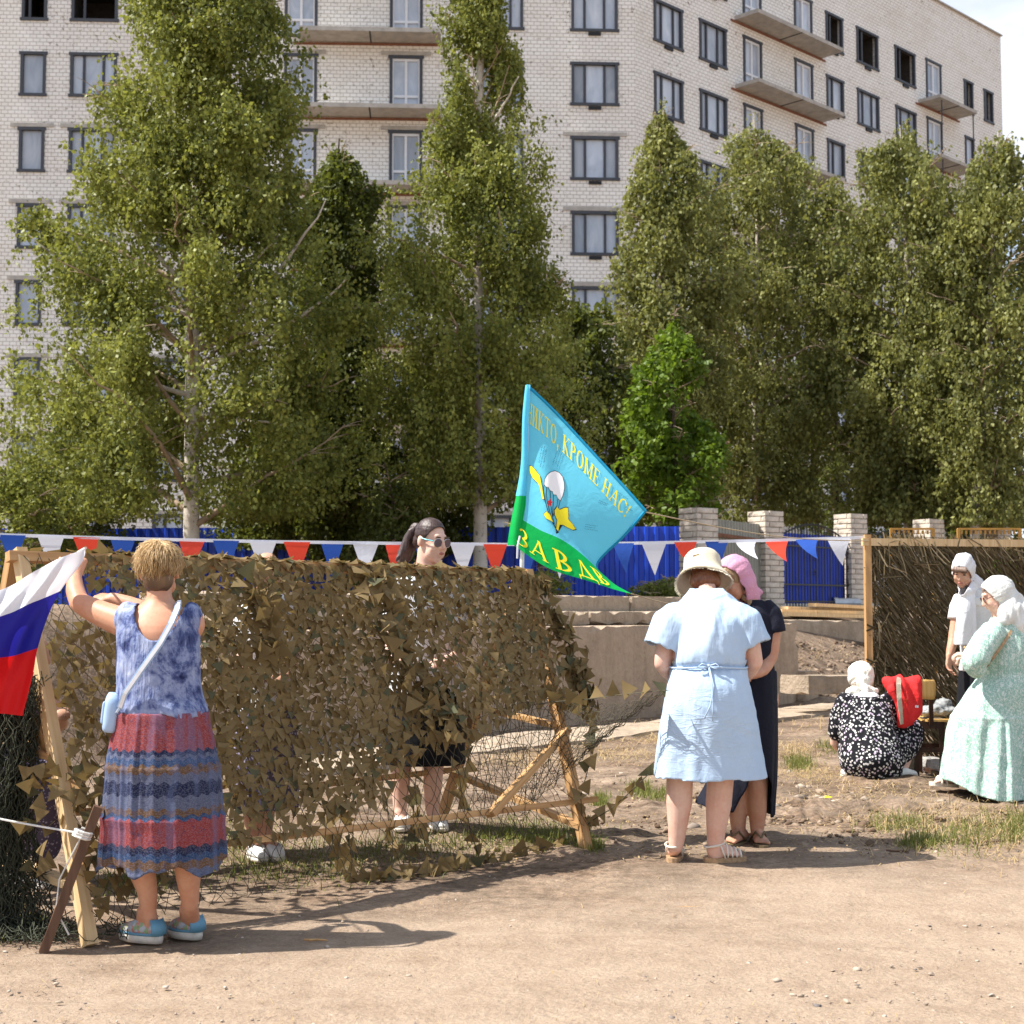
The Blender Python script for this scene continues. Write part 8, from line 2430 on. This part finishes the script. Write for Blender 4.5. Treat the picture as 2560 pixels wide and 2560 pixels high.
b.chain([PN(1130, 1150, 0), PN(1010, 1380, .0), PN(930, 1560, .05), PN(900, 1610, .08)], [.10, .066, .046, .036], 12); b.chain([PN(1300, 1150, 0), PN(1300, 1450, -.05), PN(1310, 1700, -.12), PN(1300, 1760, -.14)], [.10, .066, .048, .036], 12)
zg1 = 0.0
fN = [(PN(930, 1650, .1), PN(800, 1640, .06), PN(900, 1615, .08)), (PN(1330, 1790, -.14), PN(1235, 1795, -.22), PN(1300, 1765, -.14))]
for hl, te, an in fN: foot(b, an, hl + Vector((0, 0, .005)), te + Vector((0, 0, .005)), .95)
Nn.body('skin_fair', .0095)
for hl, te, an in fN:
    g0 = bpy.data.objects.new('sandal', None); COL.objects.link(g0); g0.parent = Nn.root
    d_ = (te - hl).normalized(); w_ = d_.cross(Vector((0, 0, 1))).normalized(); L_ = (te - hl).length; v = []; n = 20
    for z in (-.012, .012):
        for k in range(n): a = 2 * math.pi * k / n; y = .5 - .5 * math.cos(a); p = hl + d_ * (y * (L_ + .05) - .03) + w_ * (math.copysign(abs(math.sin(a)) ** .6, math.sin(a)) * .046); v.append((p.x, p.y, p.z + z))
    link_obj('sole', to_mesh('sole', v, [tuple(range(n - 1, -1, -1)), tuple(range(n, 2 * n))] + [(k, (k + 1) % n, n + (k + 1) % n, n + k) for k in range(n)], MAT['sandal']), g0)
    for yf in (.45, .68): link_obj('strap', MB().tube([hl + d_ * L_ * yf + w_ * (.042 * math.cos(a)) + Vector((0, 0, .055 * math.sin(a))) for a in [math.pi * k / 8 for k in range(9)]], .010, 6).mesh('s', MAT['sandal'], True), g0)
g = MB()
mr = [RN_(845, 1430, 1800, -.06, .28), RN_(850, 1430, 1690, -.05, .27), RN_(864, 1425, 1560, -.04, .25), RN_(880, 1420, 1420, -.03, .23), RN_(900, 1415, 1270, -.02, .21), RN_(955, 1405, 1170, -.01, .195), RN_(1035, 1395, 1060, 0, .20), RN_(1080, 1390, 980, 0, .17), RN_(1085, 1392, 880, 0, .17), RN_(1105, 1390, 780, 0, .16), RN_(1130, 1350, 690, 0, .13), RN_(1160, 1270, 630, -.01, .085)]
g.loft(interp_rings(mr, 3), 56)
g.chain([PN(1160, 740, -.11), PN(1105, 810, -.17), PN(1060, 900, -.2), PN(1065, 935, -.2)], [.092, .092, .098, .075], 14); g.chain([PN(1050, 925, -.2), PN(1040, 895, -.16), PN(1026, 876, -.11)], [.07, .055, .038], 12)
g.chain([PN(1330, 740, .1), PN(1250, 860, .2), PN(1110, 905, .2)], [.085, .08, .055], 12)
def dispN(co, nr):
    t = sstep(PN(0, 1150).z, PN(0, 1750).z, co[:, 2])
    t2 = sstep(PN(0, 1230).z, PN(0, 1300).z, co[:, 2])
    return (.006 + .03 * t) * vfold(co, .05, 0, 3.2, .35, 95) + (.004 + .013 * t2) * vfold(co, .05, 0, 6, .35, 98) + .004 * np.exp(-((co[:, 2] - PN(0, 1235).z) / .012) ** 2) + .006 * fbm(co[:, 0] * 9, co[:, 1] * 9, co[:, 2] * 6, 3, 96)
pa, pb = PN(850, 1610), PN(1150, 1760)
def cutN(co):
    hemz = np.interp(co[:, 0], [PN(840, 0).x, PN(950, 0).x, PN(1150, 0).x, PN(1280, 0).x, PN(1400, 0).x], [PN(0, 1612).z, PN(0, 1680).z, PN(0, 1738).z, PN(0, 1775).z, PN(0, 1765).z])
    return co[:, 2] < np.maximum(hemz + .10 * np.clip(co[:, 1] + .05, 0, .5), .008)
remesh(g, 'dress', .0095, MAT['mint'], 3, Nn.root, dispN, cutN, .004)
Mn, cn_, _s = hdN
hood(Nn, hdN, 'ivory_scarf', (.089, .117, .108), [([PN(1215, 500, 0), PN(1268, 590, .01), PN(1310, 680, .02)], [.10, .125, .11]), ([PN(1290, 600, -.04), PN(1330, 690, -.07), PN(1352, 750, -.08)], [.09, .075, .03]), ([PN(1250, 560, -.03), PN(1240, 640, -.10), PN(1200, 655, -.10)], [.09, .06, .03])],
     seed=97, amp=.008, open_c=.60, off=(0, -.02, .02))
hm = MB(); hm.ell(cn_ + Mn @ Vector((0, .0, .026)), (.072, .086, .078), Mn); remesh(hm, 'hair', .007, MAT['hair_grey'], 1, Nn.root, None, lambda co: ((co - np.array(cn_)) @ np.array(Mn))[:, 2] < .04)
gl = thing('eyeglasses', 'thin rimmed glasses worn by the woman in the mint dress', 'glasses', Nn.o + cn_)
for k in (-1, 1):
    v = [Mn @ Vector((k * .034 + .024 * math.cos(a), .098, .004 + .019 * math.sin(a))) for a in [2 * math.pi * i / 14 for i in range(14)]]
    link_obj('lens', to_mesh('lens', v, [tuple(range(14))], MAT['lens']), gl); link_obj('rim', MB().tube(v + [v[0]], .0025, 4).mesh('rim', MAT['wood_dark']), gl)
    link_obj('temple', MB().tube([Mn @ Vector((k * .06, .092, .008)), Mn @ Vector((k * .078, 0, .012))], .003, 5).mesh('t', MAT['wood_dark']), gl)
sp = [PN(1275, 715, -.14), PN(1230, 790, -.19), PN(1165, 880, -.21), PN(1115, 950, -.20), PN(1088, 992, -.18)]
b2 = thing('crossbody_strap', 'thin tan bag strap across the mint patterned dress', 'strap', Nn.o + sp[-1])
ribbon([sp[i].lerp(sp[i + 1], k / 4) for i in range(4) for k in range(4)] + [sp[-1]], .018, .0, 'strap', 'sole_tan', b2, sp[-1])
ph = link_obj('wooden_ruler', MB().beam((0, 0, 0), PN(990, 812, -.1) - PN(1030, 838, -.09), .02, .012).mesh('stick', MAT['wood'])); ph.location = Nn.o + PN(1032, 840, -.09)
tag(ph, 'short flat wooden slat held by the woman in the mint dress', 'slat')

# ================= chair with the red jacket
ch_p = on_ground(yx(770), yy(1598)); CH = thing('school_chair', 'old school chair with curved yellow plywood back and dark legs', 'chair', ch_p)
dC = ch_p.y
pc_ = lambda X, Y, dy=0.0: at_y(yx(X), yy(Y), dC + dy) - ch_p
def cb_(name, a, b_, w, h, mat='chair_dark', up=(0, 1, 0)): link_obj(name, MB().beam(a, b_, w, h, up).mesh(name, MAT[mat]), CH)
zse = pc_(0, 1258).z
for X, dy in ((852, .0), (700, .0), (855, .36), (720, .36)):
    a = pc_(X, 1258, dy); cb_('leg', Vector((a.x, dy, .0)), Vector((a.x, dy, zse - .01)), .032, .024)
for dy in (0.0, .36):
    a = pc_(702, 1258, dy); c_ = pc_(854, 1258, dy)
    cb_('stretcher', Vector((a.x, dy, .20)), Vector((c_.x, dy, .20)), .02, .034, up=(0, 0, 1)); cb_('apron', Vector((a.x, dy, zse - .035)), Vector((c_.x, dy, zse - .035)), .02, .05, up=(0, 0, 1))
a = pc_(852, 1258, 0); cb_('runner', Vector((a.x - .02, -.10, .018)), Vector((a.x - .02, .40, .018)), .03, .03, up=(0, 0, 1))
seat = MB(); x0, x1 = pc_(690, 0, .15).x, pc_(884, 0, .15).x
seat.loft([((x0 + x1) / 2, .18, zse - .008, (x1 - x0) / 2, .2), ((x0 + x1) / 2, .18, zse + .008, (x1 - x0) / 2, .2)], 36, power=4.5)
link_obj('seat', seat.mesh('seat', MAT['ply']), CH)
for X in (792, 560): cb_('back_post', pc_(X, 1285, -.02), pc_(X - 3, 1052, -.07), .03, .022)
v = []; f = []; n = 14
for i in range(n + 1):
    s_ = i / n; X = 530 + 290 * s_
    for Y, dz in ((1128, 0), (1095, 0), (1030, 0), (1008, 0)):
        ins = 10 if Y in (1128, 1008) and i in (0, n) else 0
        p = pc_(X + (ins if i == 0 else -ins), Y + 10 * (s_ - .5), -.085 - .05 * math.sin(math.pi * s_)); v.append(p)
for i in range(n):
    for j in range(3): a = i * 4 + j; f.append((a, a + 4, a + 5, a + 1))
o = link_obj('backrest', to_mesh('back', v, f, MAT['ply'], True), CH); sd_ = o.modifiers.new('t', 'SOLIDIFY'); sd_.thickness = .012
# red jacket over the back
jk = thing('red_jacket', 'bright red jacket hung over the back of the school chair', 'jacket', ch_p + pc_(610, 1280, -.15))
jo = pc_(610, 1280, -.15); g = MB()
def jr(xl, xr, Y, dy, ry):
    a = pc_(xl, Y, dy); c_ = pc_(xr, Y, dy); return ((a.x + c_.x) / 2, dy, a.z, (c_.x - a.x) / 2, ry)
g.loft(interp_rings([jr(590, 625, 1300, -.15, .03), jr(585, 700, 1262, -.15, .05), jr(578, 735, 1200, -.155, .06), jr(560, 728, 1120, -.16, .06), jr(520, 722, 1050, -.15, .058), jr(506, 720, 1015, -.13, .06), jr(512, 715, 995, -.10, .045)], 3), 40, power=2.6)
g.chain([pc_(560, 1070, -.18), pc_(600, 1130, -.20), pc_(612, 1210, -.20), pc_(604, 1285, -.18)], [.035, .036, .038, .032], 12); g.chain([pc_(690, 1070, -.18), pc_(700, 1120, -.19), pc_(690, 1200, -.19)], [.03, .03, .028], 12)
jm = remesh(g, 'jacket_cloth', .008, MAT['red_jacket'], 2, jk, lambda co, nr: .020 * vnoise(co[:, 0] * 22 + co[:, 2] * 4, co[:, 1] * 8, co[:, 2] * 3, 101) + .006 * fbm(co[:, 0] * 30, co[:, 1] * 20, co[:, 2] * 12, 2, 102))
jm.location = -jo
link_obj('button', MB().ell(pc_(640, 1135, -.232) - jo, (.014, .006, .014)).mesh('button', MAT['p_red']), jk)
lbv = [pc_(695, 1165, -.225) - jo, pc_(716, 1168, -.22) - jo, pc_(714, 1182, -.22) - jo, pc_(694, 1180, -.225) - jo]
link_obj('care_label', to_mesh('lab', lbv, [(0, 1, 2, 3)], MAT['white_cloth']), jk)
st2 = [pc_(598, 1000, -.18), pc_(594, 1040, -.225), pc_(598, 1120, -.245), pc_(606, 1200, -.245), pc_(614, 1280, -.22)]
b3 = thing('canvas_bag', 'beige canvas bag with its strap over the red jacket, standing under the chair', 'bag', ch_p + pc_(660, 1575, .12))
bo3 = pc_(660, 1575, .12)
ribbon([st2[i].lerp(st2[i + 1], k / 4) for i in range(4) for k in range(4)] + [st2[-1]], .034, .0, 'strap', 'beige_cloth', b3, bo3)
g = MB(); g.loft(interp_rings([jr(622, 704, 1574, .12, .08), jr(614, 708, 1530, .12, .085), jr(628, 700, 1480, .12, .07), jr(650, 696, 1440, .12, .03)], 3), 28, power=3)
o = remesh(g, 'pouch', .008, MAT['beige_cloth'], 3, b3, lambda co, nr: .008 * fbm(co[:, 0] * 12, co[:, 1] * 12, co[:, 2] * 9, 3, 104)); o.location = -bo3
# things on the seat
pb_ = thing('plastic_bag', 'crumpled grey plastic bag lying on the chair seat', 'bag', ch_p + Vector((pc_(800, 0, .15).x, .15, zse + .01)))
g = MB(); g.ell((0, 0, .05), (.14, .10, .055)); g.ell((.06, .02, .10), (.06, .06, .05))
remesh(g, 'bag_skin', .008, MAT['bag_grey'], 1, pb_, lambda co, nr: .022 * fbm(co[:, 0] * 16, co[:, 1] * 16, co[:, 2] * 16, 3, 105))
tool = thing('scissors', 'black handled scissors lying on the chair seat', 'scissors', ch_p + Vector((pc_(745, 0, .05).x, .02, zse + .012)))
for k in (-1, 1):
    link_obj('blade', MB().beam((0, 0, .004), (.10, .03 * k, .004), .012, .003).mesh('bl', MAT['silver']), tool)
    link_obj('handle', MB().tube([Vector((-.035 + .022 * math.cos(a), -.018 * k + .016 * math.sin(a), .006)) for a in [2 * math.pi * i / 12 for i in range(13)]], .005, 5).mesh('h', MAT['black']), tool)
sb_ = on_ground(yx(795), yy(1572)); me = rough_box((.20, .13, .115), 401, .014, 4, 3, 3); me.materials.append(MAT['concrete_grey'])
o = link_obj('broken_block', me); o.location = (sb_.x, sb_.y + .10, sb_.z - .005); o.rotation_euler = (.1, .08, .5); tag(o, 'broken piece of grey concrete lying under the school chair', 'rubble')
# ---------------------------------------------------------------- stones, grass, straw
def scatter_px(n, poly_fn, g_):
    out = []
    while len(out) < n:
        u, v = poly_fn(g_)
        p = on_ground(u, v); out.append((p.x, p.y))
    return np.array(out)
def inst_rocks(name, XY, sizes, mat, seed, flat=0.55):
    g_ = np.random.default_rng(seed)
    ico = bmesh.new(); bmesh.ops.create_icosphere(ico, subdivisions=1, radius=1.0)
    base = np.array([tuple(v.co) for v in ico.verts]); fc = np.array([[v.index for v in f.verts] for f in ico.faces]); ico.free()
    n = len(XY)
    V = base[None] * (1 + g_.normal(0, .33, (n, len(base), 1)))
    sc = np.stack([g_.uniform(.8, 1.4, n), g_.uniform(.6, 1.1, n), g_.uniform(flat * .6, flat * 1.2, n)], -1) * sizes[:, None]
    V = V * sc[:, None, :]
    a = g_.uniform(0, 6.28, n); ca, sa = np.cos(a)[:, None], np.sin(a)[:, None]
    x = V[:, :, 0] * ca - V[:, :, 1] * sa; y = V[:, :, 0] * sa + V[:, :, 1] * ca
    z0 = tz(XY[:, 0], XY[:, 1]) + sizes * .12
    V = np.stack([x + XY[:, :1], y + XY[:, 1:2], V[:, :, 2] + z0[:, None]], -1)
    f = (np.arange(n)[:, None, None] * len(base) + fc[None]).reshape(-1, 3)
    me = np_mesh(name, V.reshape(-1, 3), f, MAT[mat], False, {'tint': np.repeat(g_.uniform(0, 1, n), len(base))})
    return link_obj(name, me)
def mat_stone():
    g = G('small_stones'); t = g.attr('tint')
    col = g.ramp(t, [(0, (0.16, 0.14, 0.13)), (.35, (0.32, 0.25, 0.19)), (.7, (0.44, 0.36, 0.28)), (1, (0.48, 0.42, 0.36))])
    return g.fin(col, .9, spec=.2)
MAT['stone'] = mat_stone()
def mat_crumb():
    g = G('soil_crumbs'); t = g.attr('tint')
    col = g.ramp(t, [(0, (0.12, 0.08, 0.054)), (.6, (0.22, 0.155, 0.107)), (1, (0.34, 0.26, 0.19))])
    return g.fin(col, .95, spec=.1)
MAT['crumb'] = mat_crumb()
g_ = np.random.default_rng(21)
rd = lambda g: (g.uniform(-60, 2620), 2570 - 620 * g.random() ** 1.6)
XY = scatter_px(1300, rd, g_); s = g_.gamma(1.1, .0028, len(XY)) + .0016; s = np.minimum(s, .016)
tag(inst_rocks('gravel', XY, s, 'stone', 5), 'small grey and tan stones scattered over the dirt road', 'gravel', kind='stuff')
def dirtpx(g):
    while True:
        u, v = g.uniform(560, 2560), g.uniform(1850, 2180)
        if v - 2180 < -(u - 560) * 0.02: return u, v
XY = scatter_px(2000, dirtpx, g_); s = np.minimum(g_.gamma(1.2, .0042, len(XY)) + .0025, .024)
tag(inst_rocks('soil_crumbs', XY, s, 'crumb', 6, .7), 'loose crumbs and clods of brown soil around the frame', 'soil', kind='stuff')
def duglump(g): return g.normal(1960, 190), g.normal(2030, 30)
XY = scatter_px(1100, duglump, g_); s = np.minimum(g_.gamma(1.3, .007, len(XY)) + .003, .04)
tag(inst_rocks('soil_clods', XY, s, 'crumb', 7, .7), 'dug up lumpy soil behind the woman with the pink headscarf', 'soil', kind='stuff')
def bankpx(g): return g.uniform(1990, 2200), g.uniform(1605, 1740)
XY = scatter_px(700, bankpx, g_); s = np.minimum(g_.gamma(1.2, .010, len(XY)) + .004, .05)
tag(inst_rocks('rubble', XY, s, 'crumb', 8, .7), 'stony rubble on the dirt bank below the concrete beam', 'rubble', kind='stuff')
XY = scatter_px(130, lambda g: (g.normal(2010, 260), g.normal(1985, 40)), g_); s = np.minimum(g_.gamma(1.6, .010, len(XY)) + .006, .05)
tag(inst_rocks('grey_rubble', XY, s, 'stone', 9, .55), 'grey stones and mortar lumps on the ground by the squatting woman', 'rubble', kind='stuff')

def blades(name, XY, h, w, lean, mat, seed, flat=False):
    g_ = np.random.default_rng(seed); n = len(XY)
    z0 = tz(XY[:, 0], XY[:, 1])
    a = g_.uniform(0, 6.28, n); d = np.stack([np.cos(a), np.sin(a), np.zeros(n)], -1); sd = np.stack([-np.sin(a), np.cos(a), np.zeros(n)], -1)
    L = h * g_.uniform(.5, 1.4, n)[:, None]; ln = np.abs(g_.normal(lean, .3, n))[:, None]
    p0 = np.stack([XY[:, 0], XY[:, 1], z0 + (0.012 if flat else -.004)], -1)
    up = np.array([0, 0, 1.0])
    p1 = p0 + up * L * .55 * np.cos(ln) + d * L * .5 * np.sin(ln); p2 = p0 + up * L * np.cos(ln * 1.35).clip(0.02) * .95 + d * L * np.sin(ln * 1.25)
    ww = sd * w * g_.uniform(.6, 1.3, n)[:, None]
    V = np.stack([p0 - ww * .5, p0 + ww * .5, p1 + ww * .4, p1 - ww * .4, p2], 1).reshape(-1, 3)
    i = np.arange(n)[:, None] * 5
    f = np.concatenate([i + np.array([[0, 1, 2]]), i + np.array([[0, 2, 3]]), i + np.array([[3, 2, 4]])])
    return link_obj(name, np_mesh(name, V, f, MAT[mat], False, {'tint': np.repeat(g_.beta(2, 2, n), 5)}))
def clump(n, centres, g):
    out = []
    while len(out) < n:
        u0, v0, su, sv = centres[g.integers(len(centres))]
        out.append((g.normal(u0, su), g.normal(v0, sv)))
    pts = [on_ground(u, v) for u, v in out]
    return np.array([(p.x, p.y) for p in pts])
gc = [(640, 2150, 90, 35), (780, 2160, 90, 30), (900, 2130, 80, 25), (1050, 2120, 90, 25), (1200, 2090, 90, 22), (1330, 2080, 70, 18), (1400, 2090, 60, 14), (600, 2110, 40, 30), (1470, 2120, 20, 8), (60, 2320, 40, 10), (20, 2330, 20, 10), (330, 2210, 60, 20)]
tag(blades('grass', clump(9000, gc, g_), .055, .0042, .55, 'grass', 31), 'short patchy green grass under the pine frame', 'grass', kind='stuff')
gc = [(1500, 2010, 10, 8), (1990, 1910, 16, 10), (2010, 1915, 14, 8), (1600, 1975, 16, 8), (2380, 2100, 60, 22), (2470, 2080, 50, 25), (2300, 2110, 25, 8), (2080, 1870, 20, 10), (2240, 2060, 40, 10), (2540, 2070, 20, 20), (1640, 1990, 30, 8)]
tag(blades('grass_tufts', clump(4200, gc, g_), .075, .005, .5, 'grass', 32), 'green grass tufts on the trampled ground by the women in headscarves', 'grass', kind='stuff')
gc = [(2250, 2070, 90, 35), (2400, 2060, 90, 40), (2520, 2090, 50, 40), (2180, 1990, 120, 25), (1560, 1890, 60, 12), (1650, 1850, 40, 10), (1330, 1900, 80, 14), (2080, 1725, 40, 10), (2030, 1940, 60, 15), (1990, 1880, 40, 12)]
tag(blades('straw', clump(5600, gc, g_), .10, .0042, 1.25, 'straw', 33, True), 'dry yellow straw and mown grass lying on the ground', 'straw', kind='stuff')
XY = scatter_px(420, rd, g_)
tag(blades('straw_bits', XY, .05, .003, 1.45, 'straw', 34, True), 'single bits of straw strewn over the dirt road', 'straw', kind='stuff')
XY = clump(500, [(2060, 1800, 60, 20), (1700, 1820, 60, 14), (2050, 1640, 60, 20), (1500, 1850, 60, 12)], g_)
tag(blades('bank_straw', XY, .14, .006, 1.1, 'straw', 35, True), 'dry grass along the concrete walkway and bank', 'straw', kind='stuff')
XY = scatter_px(2600, dirtpx, g_)
tag(blades('litter', XY, .035, .009, 1.4, 'straw', 36, True), 'dry chips and leaf litter on the brown soil around the frame', 'litter', kind='stuff')
# a few sticks and yellow leaves that can be told apart
for i, (u, v, L, ang, lab) in enumerate([(1690, 2275, .16, .25, 'thin brown stick lying on the dirt road'), (2450, 2110, .2, .3, 'dark twig at the edge of the straw patch'), (2215, 2130, .12, -.4, 'small brown stick at the edge of the women\'s shadows'), (760, 2355, .10, -.1, 'pale splinter of wood on the dirt road')]):
    p = on_ground(u, v); pts = [Vector((k * L / 4, .006 * math.sin(k * 2 + i), .004)) for k in range(5)]
    o = MB().tube(pts, [.004, .0055, .005, .0045, .003], 5).obj('stick', MAT['wood' if i in (0, 3) else 'wood_dark']); o.location = (p.x, p.y, p.z + .006); o.rotation_euler = (0, 0, ang); tag(o, lab, 'stick')
for i, (u, v, sz, lab) in enumerate([(2061, 2000, .035, 'crumpled yellow leaf on the dug soil'), (2250, 2015, .030, 'orange leaf lying by the straw'), (2275, 2016, .034, 'larger orange leaf lying by the straw'), (1690, 2300, .018, 'tiny yellow leaf on the dirt road')]):
    p = on_ground(u, v); v_ = [(0, 0, 0), (sz, .3 * sz, .3 * sz), (1.6 * sz, 0, .15 * sz), (sz, -.4 * sz, .1 * sz), (.2 * sz, .5 * sz, .35 * sz)]
    o = link_obj('fallen_leaf', to_mesh('leaf', v_, [(0, 1, 4), (0, 3, 1), (1, 3, 2)], MAT['yellow_paint'] if i else MAT['v_yellow'])); o.location = (p.x, p.y, p.z + .015); o.rotation_euler = (0, 0, i * 1.3); tag(o, lab, 'leaf')
